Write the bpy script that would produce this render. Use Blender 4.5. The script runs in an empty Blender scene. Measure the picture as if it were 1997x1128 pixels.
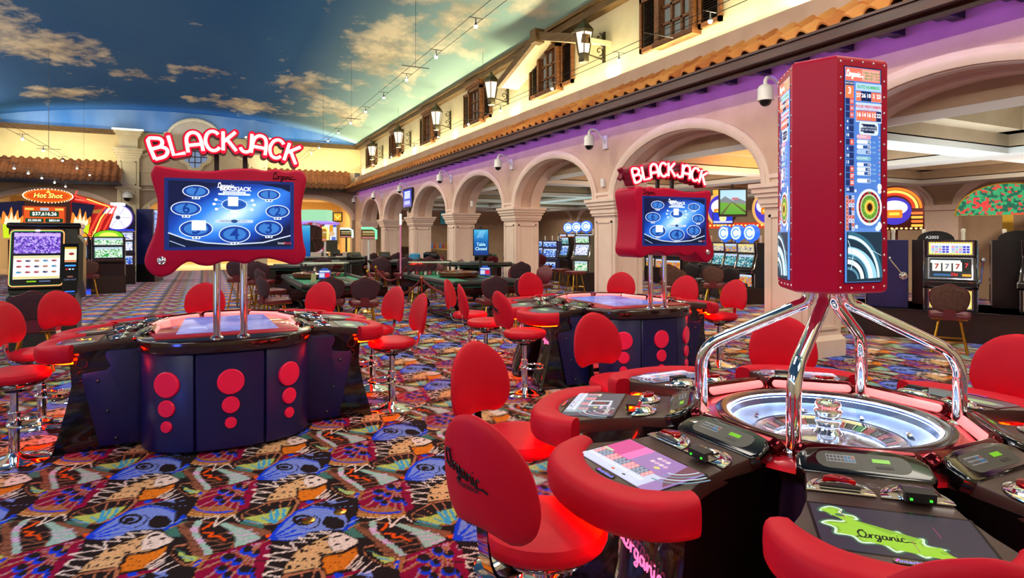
import bpy, math, random
import numpy as np
from mathutils import Vector, Matrix
random.seed(11)
S = bpy.context.scene
COL = S.collection
PI = math.pi
def R(d): return math.radians(d)

# ---------------------------------------------------------------- camera, world, light, exposure
cam_d = bpy.data.cameras.new('camera'); cam = bpy.data.objects.new('camera', cam_d); COL.objects.link(cam)
cam.location = (0, 0, 1.6); cam.rotation_euler = (R(90), 0, -R(26.53))
cam_d.sensor_width = 36; cam_d.lens = 21.61; cam_d.shift_y = -0.0516; cam_d.clip_start = 0.02; cam_d.clip_end = 200
S.camera = cam
S.view_settings.view_transform = 'Standard'; S.view_settings.look = 'None'
S.view_settings.exposure = 0.0; S.view_settings.gamma = 1.0; S.view_settings.use_curve_mapping = False
W = bpy.data.worlds.new('world'); S.world = W; W.use_nodes = True
W.node_tree.nodes['Background'].inputs[0].default_value = (1.0, .86, .72, 1)
W.node_tree.nodes['Background'].inputs[1].default_value = 0.15
def lamp(kind, loc, power, col, size=.2, size_y=None, aim=None, cone=120, blend=.6):
    d = bpy.data.lights.new('light', kind); o = bpy.data.objects.new('light', d); COL.objects.link(o)
    d.energy = power; d.color = col; o.location = loc
    if kind == 'AREA':
        d.size = size
        if size_y: d.shape = 'RECTANGLE'; d.size_y = size_y
    else: d.shadow_soft_size = size
    if kind == 'SPOT': d.spot_size = R(cone); d.spot_blend = blend
    if aim is not None:
        o.rotation_euler = (Vector(aim) - Vector(loc)).to_track_quat('-Z', 'Y').to_euler()
    return o
WARM = (1, .84, .66); COVE = (1, .92, .56); PURP = (.34, .1, 1.0); COOL = (.72, .95, 1.0)
# unseen fill panels added near the ceiling on the near side of the hall
for x, y, e in ((-4.5, -1, 125), (2.5, -2.5, 145), (-5.5, 5, 110), (1.2, 4.5, 145), (5.0, 1.5, 100)):
    lamp('AREA', (x, y, 6.35), e, (1, .90, .78), 2.2, 2.2, (x, y, 0))
# fill spots added without fixtures over the far half
for x, y in ((-3.5, 12), (3.2, 12), (-3.5, 19), (3.2, 19), (-3.5, 26), (3.2, 26)):
    lamp('SPOT', (x, y, 6.5), 800, (1, .9, .74), .25, aim=(x, y, 0), cone=125, blend=.8)
# the bulbs of the cable tracks
for k in range(11): lamp('SPOT', (4.0, 7.4 + 1.95 * k, 5.03), 75, (1, .86, .70), .05, aim=(4.0, 7.4 + 1.95 * k, 0), cone=165, blend=.3)
for k in range(4): lamp('SPOT', (4.0, -.4 + 1.95 * k, 5.03), 75, (1, .86, .70), .05, aim=(4.0, -.4 + 1.95 * k, 0), cone=165, blend=.3)
for y in (17.6, 20, 22.3, 25, 27.6, 30.2): lamp('SPOT', (-4.25, y, 4.08), 50, (1, .86, .66), .05, aim=(-4.25, y, 0), cone=165, blend=.3)
# coves: strips hidden behind the parapet on the right and above the cornice on the left
lamp('AREA', (7.10, 13.5, 4.64), 780, COVE, 36, .08, (5.2, 13.5, 7.6))
lamp('AREA', (-8.3, 12, 6.35), 2300, (1, .88, .72), 36, .15, (-6.8, 12, 7.6))
lamp('AREA', (0, 31.9, 6.3), 45, (.6, .74, 1), 14, .12, (0, 32.0, 7.5))
for x in (-6, 4.5): lamp('AREA', (x, 31.2, 4.95), 62, (1, .9, .6), 4.6, .12, (x, 32.4, 5.4))
for k in range(8):                                            # uplights between the upper windows
    lamp('SPOT', (7.13, 5.95 + 4.33 * k - .25, 4.6), 42, (1, .93, .5), .05, aim=(7.36, 5.95 + 4.33 * k - .25, 5.6), cone=120, blend=.9)
# purple strip tucked under the right and the far eaves
lamp('AREA', (6.66, 14.5, 3.79), 75, PURP, 34, .05, (7.0, 14.5, 3.74))
lamp('AREA', (-6, 31.7, 3.9), 14, (.35, .3, 1), 5.5, .06, (-6, 32.4, 3.6))
# side room beyond the arches: recessed lamps, plus unseen panels added to brighten coffers
for y in (-1, 3.5, 7.7, 11.9, 16.1, 20.3, 24.5, 28.7):
    lamp('SPOT', (10.0, y, 3.82), 420, (1, .88, .66), .12, aim=(10.0, y, 0), cone=150, blend=.8)
    lamp('SPOT', (15.2, y, 3.82), 420, (1, .86, .68), .12, aim=(15.2, y, 0), cone=150, blend=.8)
lamp('AREA', (10.5, 5.6, 1.9), 120, (.8, .95, 1), 2.2, 4.0, (10.5, 5.6, 4))
lamp('AREA', (10.2, 11.0, 1.9), 90, (1, .86, .7), 2.2, 6.0, (10.2, 11.0, 4))
lamp('AREA', (14.5, 5.6, 1.9), 100, (1, .9, .8), 2.2, 4.0, (14.5, 5.6, 4))
lamp('AREA', (10.9, 8.7, 2.7), 70, (1, .36, .04), 2.6, .3, (10.9, 9.8, 3.6))
lamp('POINT', (-2.3, 2.9, .9), 45, (.08, .16, 1), .25)  # unseen blue lamp added for the sheen on the left blackjack panels
lamp('AREA', (13, 21, 1.9), 110, (.7, 1, .95), 4, 10, (13, 21, 4))
# vestibule behind the far wall
lamp('AREA', (-.4, 36.5, 3.6), 420, (1, .86, .62), 3, 3, (-.4, 36.5, 0))
lamp('AREA', (5.0, 36, 3.5), 380, (1, .82, .5), 4, 4, (5.0, 36, 0))
lamp('AREA', (-6, 36, 3.5), 120, (1, .8, .5), 4, 4, (-6, 36, 0))

# ---------------------------------------------------------------- colour and materials
def lin(h):
    h = h.lstrip('#'); o = []
    for i in (0, 2, 4):
        c = int(h[i:i + 2], 16) / 255
        o.append(c / 12.92 if c <= .04045 else ((c + .055) / 1.055) ** 2.4)
    return (*o, 1)
MATS = {}
def mat(name, col='#808080', rough=.5, metal=0, spec=.5, emis=None, es=0, coat=0, alpha=None):
    if name in MATS: return MATS[name]
    m = bpy.data.materials.new(name); m.use_nodes = True; b = m.node_tree.nodes['Principled BSDF']
    b.inputs['Base Color'].default_value = lin(col); b.inputs['Roughness'].default_value = rough
    b.inputs['Metallic'].default_value = metal; b.inputs['Specular IOR Level'].default_value = spec
    b.inputs['Coat Weight'].default_value = coat
    if emis: b.inputs['Emission Color'].default_value = lin(emis); b.inputs['Emission Strength'].default_value = es
    m.diffuse_color = lin(col); MATS[name] = m; return m
def glow(col, s=1.0):
    n = 'glow %s %.2f' % (col, s)
    return mat(n, '#050505', .25, 0, .3, col, s)
class NT:
    """small helper for node trees"""
    def __init__(s, m): s.t = m.node_tree; s.b = s.t.nodes['Principled BSDF']
    def n(s, kind, **kw):
        x = s.t.nodes.new(kind)
        for k, v in kw.items():
            if k.startswith('i_'): x.inputs[int(k[2:])].default_value = v
            elif k.startswith('s_'): x.inputs[k[2:].replace('_', ' ')].default_value = v
            else: setattr(x, k, v)
        return x
    def l(s, a, b): s.t.links.new(a, b)
    def coord(s, which='Object', scale=(1, 1, 1), rot=(0, 0, 0)):
        tc = s.n('ShaderNodeTexCoord'); mp = s.n('ShaderNodeMapping')
        mp.inputs['Scale'].default_value = scale; mp.inputs['Rotation'].default_value = rot
        s.l(tc.outputs[which], mp.inputs[0]); return mp.outputs[0]
    def ramp(s, fac, stops, interp='LINEAR'):
        r = s.n('ShaderNodeValToRGB'); r.color_ramp.interpolation = interp
        e = r.color_ramp.elements
        e.remove(e[-1]); cc = lambda c: lin(c) if isinstance(c, str) else (c, c, c, 1)
        e[0].position = stops[0][0]; e[0].color = cc(stops[0][1])
        for p, c in stops[1:]: q = e.new(p); q.color = cc(c)
        s.l(fac, r.inputs[0]); return r.outputs[0]
    def noise(s, vec, scale, detail=3, rough=.5):
        x = s.n('ShaderNodeTexNoise'); x.inputs['Scale'].default_value = scale; x.inputs['Detail'].default_value = detail
        x.inputs['Roughness'].default_value = rough; s.l(vec, x.inputs['Vector']); return x.outputs[0]
    def bump(s, h, strength=.2, dist=.01):
        b = s.n('ShaderNodeBump'); b.inputs['Strength'].default_value = strength; b.inputs['Distance'].default_value = dist
        s.l(h, b.inputs['Height']); s.l(b.outputs[0], s.b.inputs['Normal'])
    def math(s, op, a, b=None):
        x = s.n('ShaderNodeMath', operation=op)
        for i, v in enumerate((a, b)):
            if v is None: continue
            if isinstance(v, (int, float)): x.inputs[i].default_value = v
            else: s.l(v, x.inputs[i])
        return x.outputs[0]
def noisy(name, c1, c2, rough, scale=6, bump=.1, stretch=(1, 1, 1), dist=.006, coat=0, metal=0, spec=.5):
    if name in MATS: return MATS[name]
    m = mat(name, c1, rough, metal, spec, coat=coat); t = NT(m); v = t.coord('Object', stretch)
    f = t.noise(v, scale, 4); t.l(t.ramp(f, [(.3, c1), (.7, c2)]), t.b.inputs['Base Color'])
    if bump: t.bump(t.noise(v, scale * 6, 2), bump, dist)
    return m
STUCCO = noisy('stucco', '#bf9f8a', '#cbac98', .85, 3, .15)
STUCCO_HI = noisy('upper stucco', '#cdbf98', '#d6c9a6', .85, 3, .1)
STUCCO_FAR = noisy('far stucco', '#d9c48e', '#e0cc9a', .85, 3, .1)
PLASTER = noisy('moulded plaster', '#d8bfae', '#dec8b8', .6, 4, .05)
STONE = noisy('cream stone', '#cfc09a', '#ddd0ae', .6, 3, .08)
SOFFIT = mat('white soffit', '#d3d2cc', .6)
TAN = noisy('tan wall', '#a88e72', '#b2987c', .8, 3, .08)
GOLDWALL = noisy('gold wall', '#c9a765', '#d2b070', .8, 3, .05)
WOOD = noisy('brown wood', '#5a3318', '#8a5428', .5, 5, .2, (1, 1, 9))
DARKWOOD = noisy('dark wood', '#1d0f0b', '#2c1710', .35, 5, .1, (1, 1, 6))
BEAM = noisy('beam wood', '#4e3619', '#7a5a2c', .6, 4, .25, (6, .6, 6))
EAVE = noisy('eave wood', '#2f1009', '#4a1c0f', .4, 4, .2, (6, .5, 6))
BLACK = mat('black gloss', '#0a090c', .12, 0, .5, coat=.5)
BLACKM = mat('black matte', '#131216', .5)
CHROME = mat('chrome', '#f0f0f2', .05, 1)
STEEL = mat('brushed steel', '#9a9ca0', .3, 1)
BRASS = mat('brass', '#c89a38', .22, 1)
PEWTER = mat('pewter cabinet', '#8c8478', .35, .8)
LANTERN = mat('lantern metal', '#4a4230', .4, .7)
LANTERN_GLASS = mat('lit lantern glass', '#e8dccb', .3, 0, .5, '#ffe2cc', 1.0)
RED = noisy('red upholstery', '#b80220', '#c00424', .55, 9, .06, spec=.22)
REDPAINT = mat('red paint', '#b40034', .45, 0, .25)
REDDISC = mat('red disc', '#f5144a', .45, 0, .4)
REDGLOSS = mat('red gloss plastic', '#c02030', .2, 0, .5, coat=.6)
BRONZE = mat('bronze plate', '#43312e', .38, .35)
MAROON = mat('maroon leather', '#5a0d18', .4)
PURPLE = noisy('purple fabric', '#2c141f', '#3a1c28', .8, 30, .1)
TAUPE = noisy('taupe fabric', '#4a3026', '#5d3f33', .8, 30, .1)
FELT = noisy('green felt', '#166a4c', '#1b7656', .9, 20, .05)
WHITE = mat('white plastic', '#d9d7d4', .35)
CAMDOME = mat('smoked dome', '#0b0a0a', .05, 0, .6)
LACQ = noisy('brown lacquer', '#1c0808', '#2c0e0c', .15, 3, .0, (1, 1, 4), coat=.6)
NAVY = mat('navy weave', '#0b0e48', .33, 0, .5)
t = NT(NAVY); v = t.coord('Object')
for_b = t.n('ShaderNodeTexChecker'); for_b.inputs['Scale'].default_value = 190
t.l(v, for_b.inputs['Vector']); t.bump(for_b.outputs['Fac'], .35, .003)
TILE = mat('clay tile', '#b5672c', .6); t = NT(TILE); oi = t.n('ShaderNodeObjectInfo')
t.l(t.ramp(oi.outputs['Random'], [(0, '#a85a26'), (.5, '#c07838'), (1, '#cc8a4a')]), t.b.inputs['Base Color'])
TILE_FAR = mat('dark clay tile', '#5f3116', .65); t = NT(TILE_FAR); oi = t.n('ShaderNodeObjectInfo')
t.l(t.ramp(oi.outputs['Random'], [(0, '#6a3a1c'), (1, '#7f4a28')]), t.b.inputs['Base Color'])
def glass(name, tint='#ffffff', refl=.08):
    if name in MATS: return MATS[name]
    m = bpy.data.materials.new(name); m.use_nodes = True; nt = m.node_tree; nt.nodes.remove(nt.nodes['Principled BSDF'])
    tr = nt.nodes.new('ShaderNodeBsdfTransparent'); gl = nt.nodes.new('ShaderNodeBsdfGlossy'); mx = nt.nodes.new('ShaderNodeMixShader')
    lw = nt.nodes.new('ShaderNodeLayerWeight'); lw.inputs[0].default_value = .5
    pw = nt.nodes.new('ShaderNodeMath'); pw.operation = 'POWER'; pw.inputs[1].default_value = 4; nt.links.new(lw.outputs['Facing'], pw.inputs[0])
    sc = nt.nodes.new('ShaderNodeMath'); sc.operation = 'MULTIPLY_ADD'; sc.inputs[1].default_value = .25; sc.inputs[2].default_value = refl * .5; nt.links.new(pw.outputs[0], sc.inputs[0])
    tr.inputs[0].default_value = lin(tint); gl.inputs['Roughness'].default_value = .02
    nt.links.new(sc.outputs[0], mx.inputs[0]); nt.links.new(tr.outputs[0], mx.inputs[1]); nt.links.new(gl.outputs[0], mx.inputs[2])
    nt.links.new(mx.outputs[0], nt.nodes['Material Output'].inputs[0]); MATS[name] = m; return m
GLASS = glass('clear glass')
def art(name, c1, c2, c3, scale=9, s=1.2):
    """lit game art: cells of colour that change from machine to machine"""
    if name in MATS: return MATS[name]
    m = mat(name, '#040404', .2, 0, .4, '#ffffff', s); t = NT(m)
    oi = t.n('ShaderNodeObjectInfo'); tc = t.n('ShaderNodeTexCoord'); ad = t.n('ShaderNodeVectorMath', operation='ADD')
    mul = t.math('MULTIPLY', oi.outputs['Random'], 37.0)
    t.l(tc.outputs['Object'], ad.inputs[0]); t.l(mul, ad.inputs[1])
    vo = t.n('ShaderNodeTexVoronoi', distance='CHEBYCHEV'); vo.inputs['Scale'].default_value = scale * 2.4
    t.l(ad.outputs[0], vo.inputs['Vector']); se = t.n('ShaderNodeSeparateColor'); t.l(vo.outputs['Color'], se.inputs[0])
    t.l(t.ramp(se.outputs[0], [(0, c1), (.45, c1), (.46, c2), (.75, c2), (.76, c3)], 'CONSTANT'), t.b.inputs['Emission Color']); return m

# ---------------------------------------------------------------- mesh building
class MB:
    def __init__(s): s.v = []; s.f = []; s.m = []; s.cur = 0; s.mats = []; s.M = None
    def use(s, m):
        if m not in s.mats: s.mats.append(m)
        s.cur = s.mats.index(m); return s
    def add(s, vs, fs, M=None):
        o = len(s.v); M = M if M is not None else s.M
        for p in vs:
            p = Vector(p)
            s.v.append(tuple(M @ p) if M is not None else tuple(p))
        for f in fs: s.f.append(tuple(i + o for i in f)); s.m.append(s.cur)
        return s
    def box(s, c, d, M=None, taper=None):
        x, y, z = c; a, b, h = d[0] / 2, d[1] / 2, d[2] / 2; tx, ty = taper or (1, 1)
        vs = [(x - a, y - b, z - h), (x + a, y - b, z - h), (x + a, y + b, z - h), (x - a, y + b, z - h),
              (x - a * tx, y - b * ty, z + h), (x + a * tx, y - b * ty, z + h), (x + a * tx, y + b * ty, z + h), (x - a * tx, y + b * ty, z + h)]
        return s.add(vs, [(3, 2, 1, 0), (4, 5, 6, 7), (0, 1, 5, 4), (1, 2, 6, 5), (2, 3, 7, 6), (3, 0, 4, 7)], M)
    def span(s, a, b, M=None):
        return s.box([(a[i] + b[i]) / 2 for i in range(3)], [abs(b[i] - a[i]) for i in range(3)], M)
    def loft(s, rings, cap=(True, True), closed=True, M=None):
        n = len(rings[0]); vs = [p for r in rings for p in r]; fs = []
        for k in range(len(rings) - 1):
            for i in range(n if closed else n - 1):
                j = (i + 1) % n; fs.append((k * n + i, k * n + j, (k + 1) * n + j, (k + 1) * n + i))
        if cap[0]: fs.append(tuple(reversed(range(n))))
        if cap[1]: fs.append(tuple((len(rings) - 1) * n + i for i in range(n)))
        return s.add(vs, fs, M)
    def lathe(s, prof, n=24, M=None, c=(0, 0), cap=True):
        rings = [[(c[0] + r * math.cos(2 * PI * i / n), c[1] + r * math.sin(2 * PI * i / n), z) for i in range(n)] for r, z in prof]
        return s.loft(rings, (cap and prof[0][0] > 1e-5, cap and prof[-1][0] > 1e-5), True, M)
    def cyl(s, p, q, r, r2=None, n=10, M=None): return s.tube([p, q], [r, r if r2 is None else r2], n, False, M)
    def tube(s, pts, r, n=8, closed=False, M=None):
        pts = [Vector(p) for p in pts]; N = len(pts); rings = []; up = None
        for i, p in enumerate(pts):
            if closed: d = pts[(i + 1) % N] - pts[i - 1]
            else: d = pts[min(i + 1, N - 1)] - pts[max(i - 1, 0)]
            d = d.normalized() if d.length > 1e-9 else Vector((0, 0, 1))
            if up is None: up = Vector((0, 0, 1)) if abs(d.z) < .9 else Vector((1, 0, 0))
            a = up - d * up.dot(d)
            if a.length < 1e-6: a = Vector((1, 0, 0)) - d * d.x
            a.normalize(); up = a; b = d.cross(a); rr = r[i] if isinstance(r, (list, tuple)) else r
            rings.append([p + (a * math.cos(2 * PI * k / n) + b * math.sin(2 * PI * k / n)) * rr for k in range(n)])
        if closed: rings.append(rings[0])
        return s.loft(rings, (not closed, not closed), True, M)
    def prism(s, poly, z0, z1, M=None, rnd=0.0, steps=3):
        """extrude a 2-D outline; rnd rounds both rims"""
        if rnd <= 0: return s.loft([[(x, y, z0) for x, y in poly], [(x, y, z1) for x, y in poly]], M=M)
        rings = []
        for k in range(steps + 1):
            a = k / steps * PI / 2; rings.append((rnd * (1 - math.sin(a)), z0 + rnd * (1 - math.cos(a))))
        for k in range(steps, -1, -1):
            a = k / steps * PI / 2; rings.append((rnd * (1 - math.sin(a)), z1 - rnd * (1 - math.cos(a))))
        return s.loft([[(x, y, z) for x, y in inset(poly, d)] for d, z in rings], M=M)
    def ball(s, c, r, n=12, m=7, sz=1.0, M=None):
        prof = [(max(r * math.sin(PI * k / m), 0 if k in (0, m) else 1e-3), c[2] - r * sz * math.cos(PI * k / m)) for k in range(m + 1)]
        return s.lathe(prof, n, M, (c[0], c[1]))
    def dome(s, c, r, n=12, m=5, up=1, sz=1.0, M=None):
        prof = [(r * math.cos(PI / 2 * k / m), c[2] + up * sz * r * math.sin(PI / 2 * k / m)) for k in range(m + 1)]
        return s.lathe(prof, n, M, (c[0], c[1]))
    def build(s, name, mats=None, parent=None, smooth=True, kind=None, loc=None):
        me = bpy.data.meshes.new(name); me.from_pydata(s.v, [], s.f)
        ml = s.mats if s.mats else ([mats] if not isinstance(mats, (list, tuple)) else list(mats))
        for m in ml:
            if m is not None: me.materials.append(m)
        if len(ml) > 1: me.polygons.foreach_set('material_index', s.m)
        if smooth:
            me.shade_smooth(); me.set_sharp_from_angle(angle=R(38))
        me.update(); o = bpy.data.objects.new(name, me); COL.objects.link(o)
        if parent is not None: o.parent = parent
        if loc is not None: o.location = loc
        if kind: o['kind'] = kind
        return o
def inset(poly, d):
    n = len(poly); A = sum(poly[i][0] * poly[(i + 1) % n][1] - poly[(i + 1) % n][0] * poly[i][1] for i in range(n)); sg = 1 if A > 0 else -1
    o = []
    for i in range(n):
        p0, p1, p2 = Vector(poly[i - 1]), Vector(poly[i]), Vector(poly[(i + 1) % n])
        a = (p1 - p0); b = (p2 - p1)
        a = a.normalized() if a.length > 1e-9 else Vector((1, 0)); b = b.normalized() if b.length > 1e-9 else a
        na = Vector((-a.y, a.x)) * sg; nb = Vector((-b.y, b.x)) * sg; m = na + nb
        m = m.normalized() if m.length > 1e-6 else na
        o.append(tuple(p1 + m * d / max(m.dot(na), .5)))
    return o
def smoothc(pts, k=4, closed=True):
    """Catmull-Rom through 2-D or 3-D points"""
    n = len(pts); o = []
    for i in range(n if closed else n - 1):
        if closed: P = [pts[(i + j) % n] for j in (-1, 0, 1, 2)]
        else: P = [pts[min(max(i + j, 0), n - 1)] for j in (-1, 0, 1, 2)]
        for q in range(k):
            t = q / k; o.append(tuple(.5 * (2 * P[1][c] + (P[2][c] - P[0][c]) * t + (2 * P[0][c] - 5 * P[1][c] + 4 * P[2][c] - P[3][c]) * t * t + (3 * P[1][c] - P[0][c] - 3 * P[2][c] + P[3][c]) * t ** 3) for c in range(len(pts[0]))))
    if not closed: o.append(tuple(pts[-1]))
    return o
def frame(o, r, u):
    r = Vector(r).normalized(); u = Vector(u); u = (u - r * u.dot(r)).normalized(); n = r.cross(u)
    return Matrix(((r.x, u.x, n.x, o[0]), (r.y, u.y, n.y, o[1]), (r.z, u.z, n.z, o[2]), (0, 0, 0, 1)))
def T(x, y, z, rz=0): return Matrix.Translation((x, y, z)) @ Matrix.Rotation(rz, 4, 'Z')
_TXT = {}
def text_geo(s, bold=0):
    if (s, bold) not in _TXT:
        c = bpy.data.curves.new('t', 'FONT'); c.body = s; c.size = 1; c.align_x = 'CENTER'; c.align_y = 'CENTER'; c.resolution_u = 3; c.offset = bold
        o = bpy.data.objects.new('t', c); COL.objects.link(o)
        me = bpy.data.meshes.new_from_object(o.evaluated_get(bpy.context.evaluated_depsgraph_get()))
        _TXT[s, bold] = ([tuple(v.co) for v in me.vertices], [tuple(p.vertices) for p in me.polygons])
        bpy.data.objects.remove(o); bpy.data.curves.remove(c); bpy.data.meshes.remove(me)
    return _TXT[s, bold]
class Flat:
    """flat lit artwork, piece on piece, each a hair above the last"""
    def __init__(s, dz=.00005, k=1.0): s.b = MB(); s.z = dz; s.dz = dz; s.k = k; s.off = (0, 0)
    def _c(s, c, st=None): s.b.use(c if not isinstance(c, str) else glow(c, s.k if st is None else st)); s.z += s.dz
    def poly(s, p, c, st=None): s._c(c, st); s.b.add([(x + s.off[0], y + s.off[1], s.z) for x, y in p], [tuple(range(len(p)))]); return s
    def rect(s, x, y, w, h, c, st=None): return s.poly([(x - w / 2, y - h / 2), (x + w / 2, y - h / 2), (x + w / 2, y + h / 2), (x - w / 2, y + h / 2)], c, st)
    def rr(s, x, y, w, h, r, c, st=None):
        p = []
        for cx, cy, a in ((1, 1, 0), (-1, 1, 90), (-1, -1, 180), (1, -1, 270)):
            for k in range(4): p.append((x + cx * (w / 2 - r) + r * math.cos(R(a + 30 * k)), y + cy * (h / 2 - r) + r * math.sin(R(a + 30 * k))))
        return s.poly(p, c, st)
    def ell(s, x, y, a, b, c, st=None, n=28): return s.poly([(x + a * math.cos(2 * PI * k / n), y + b * math.sin(2 * PI * k / n)) for k in range(n)], c, st)
    def ring(s, x, y, a, b, w, c, st=None, n=28, a0=0, a1=360):
        s._c(c, st); vs = []; fs = []; full = a1 - a0 >= 360; N = n + 1
        for k in range(N):
            t = R(a0 + (a1 - a0) * k / n); vs += [(x + a * math.cos(t) + s.off[0], y + b * math.sin(t) + s.off[1], s.z), (x + (a - w) * math.cos(t) + s.off[0], y + (b - w) * math.sin(t) + s.off[1], s.z)]
        for k in range(n): fs.append((2 * k, 2 * k + 2, 2 * k + 3, 2 * k + 1))
        s.b.add(vs, fs); return s
    def line(s, pts, w, c, st=None):
        s._c(c, st)
        for (x0, y0), (x1, y1) in zip(pts, pts[1:]):
            L = math.hypot(x1 - x0, y1 - y0) or 1; nx, ny = -(y1 - y0) / L * w / 2, (x1 - x0) / L * w / 2; ex, ey = (x1 - x0) / L * w * .3, (y1 - y0) / L * w * .3
            s.b.add([(x0 - nx - ex + s.off[0], y0 - ny - ey + s.off[1], s.z), (x1 - nx + ex + s.off[0], y1 - ny + ey + s.off[1], s.z), (x1 + nx + ex + s.off[0], y1 + ny + ey + s.off[1], s.z), (x0 + nx - ex + s.off[0], y0 + ny - ey + s.off[1], s.z)], [(0, 1, 2, 3)])
        return s
    def text(s, t, x, y, size, c, st=None, sx=1.0, bold=0, slant=0):
        s._c(c, st); vs, fs = text_geo(t, bold)
        s.b.add([(x + (a + b_ * slant) * size * sx + s.off[0], y + b_ * size + s.off[1], s.z) for a, b_, _ in vs], fs); return s
    def script(s, x, y, w, c, st=None, lw=.055):
        k = w / 2.9
        for p in ORGANIC: s.line([(x + (a - 1.45) * k, y + (b - .35) * k) for a, b in smoothc(p, 3, False)], lw * k * 1.9, c, st)
        return s
    def build(s, name, parent, M, tilt=None):
        o = s.b.build(name, None, parent, False); o.matrix_basis = M; return o
# a handwritten "Organic" as pen strokes (unit: lower-case height about .5)
ORGANIC = [
    [(-.05, .0), (.1, .1), (.3, .0), (.55, .2), (.62, .6), (.45, .9), (.22, .8), (.12, .45), (.25, .08), (.55, .0), (.75, .15), (.82, .5)],
    [(.1, .62), (.3, .98), (.55, 1.0)],
    [(.82, .5), (.86, .25), (.84, .0), (.88, .3), (.98, .48), (1.1, .48)],
    [(1.42, .45), (1.25, .5), (1.15, .25), (1.22, .03), (1.38, .1), (1.44, .48), (1.4, -.1), (1.3, -.35), (1.15, -.3), (1.3, -.1), (1.55, .1)],
    [(1.85, .42), (1.7, .5), (1.58, .28), (1.64, .03), (1.8, .08), (1.88, .48), (1.87, .12), (1.95, .02), (2.05, .2), (2.08, .48)],
    [(2.08, .48), (2.1, .02), (2.16, .32), (2.28, .48), (2.36, .4), (2.36, .1), (2.44, .02), (2.53, .2), (2.56, .48), (2.55, .12), (2.63, .02), (2.72, .12)],
    [(2.58, .72), (2.6, .74)],
    [(3.0, .4), (2.88, .5), (2.76, .3), (2.8, .05), (2.95, .0), (3.1, .08), (3.3, .1), (3.55, .02)]]
def empty(name, label, cat, loc=(0, 0, 0), rz=0, group=None):
    o = bpy.data.objects.new(name, None); COL.objects.link(o); o.empty_display_size = .1
    o.location = loc; o.rotation_euler = (0, 0, rz); o['label'] = label; o['category'] = cat
    if group: o['group'] = group
    return o
def tag(o, label, cat, group=None):
    o['label'] = label; o['category'] = cat
    if group: o['group'] = group
    return o
def struct(o, label=None):
    o['kind'] = 'structure'
    if label: o['label'] = label
    return o
def dup(root, loc, rz=0, label=None, group=None):
    r = root.copy(); COL.objects.link(r); r.location = loc; r.rotation_euler = (0, 0, rz)
    if label: r['label'] = label
    if group: r['group'] = group
    for ch in KIDS(root):
        c = ch.copy(); COL.objects.link(c); c.parent = r
        for g in KIDS(ch):
            d = g.copy(); COL.objects.link(d); d.parent = c
    return r
def KIDS(o): return list(o.children)
def again(src, parent, M=None, loc=None):
    """a further copy of a mesh part"""
    c = src.copy(); COL.objects.link(c); c.parent = parent
    if M is not None: c.matrix_basis = M
    if loc is not None: c.location = loc
    return c
# ================================================================ THE ROOM
XW = 7.0; YB = 32.4
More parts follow.
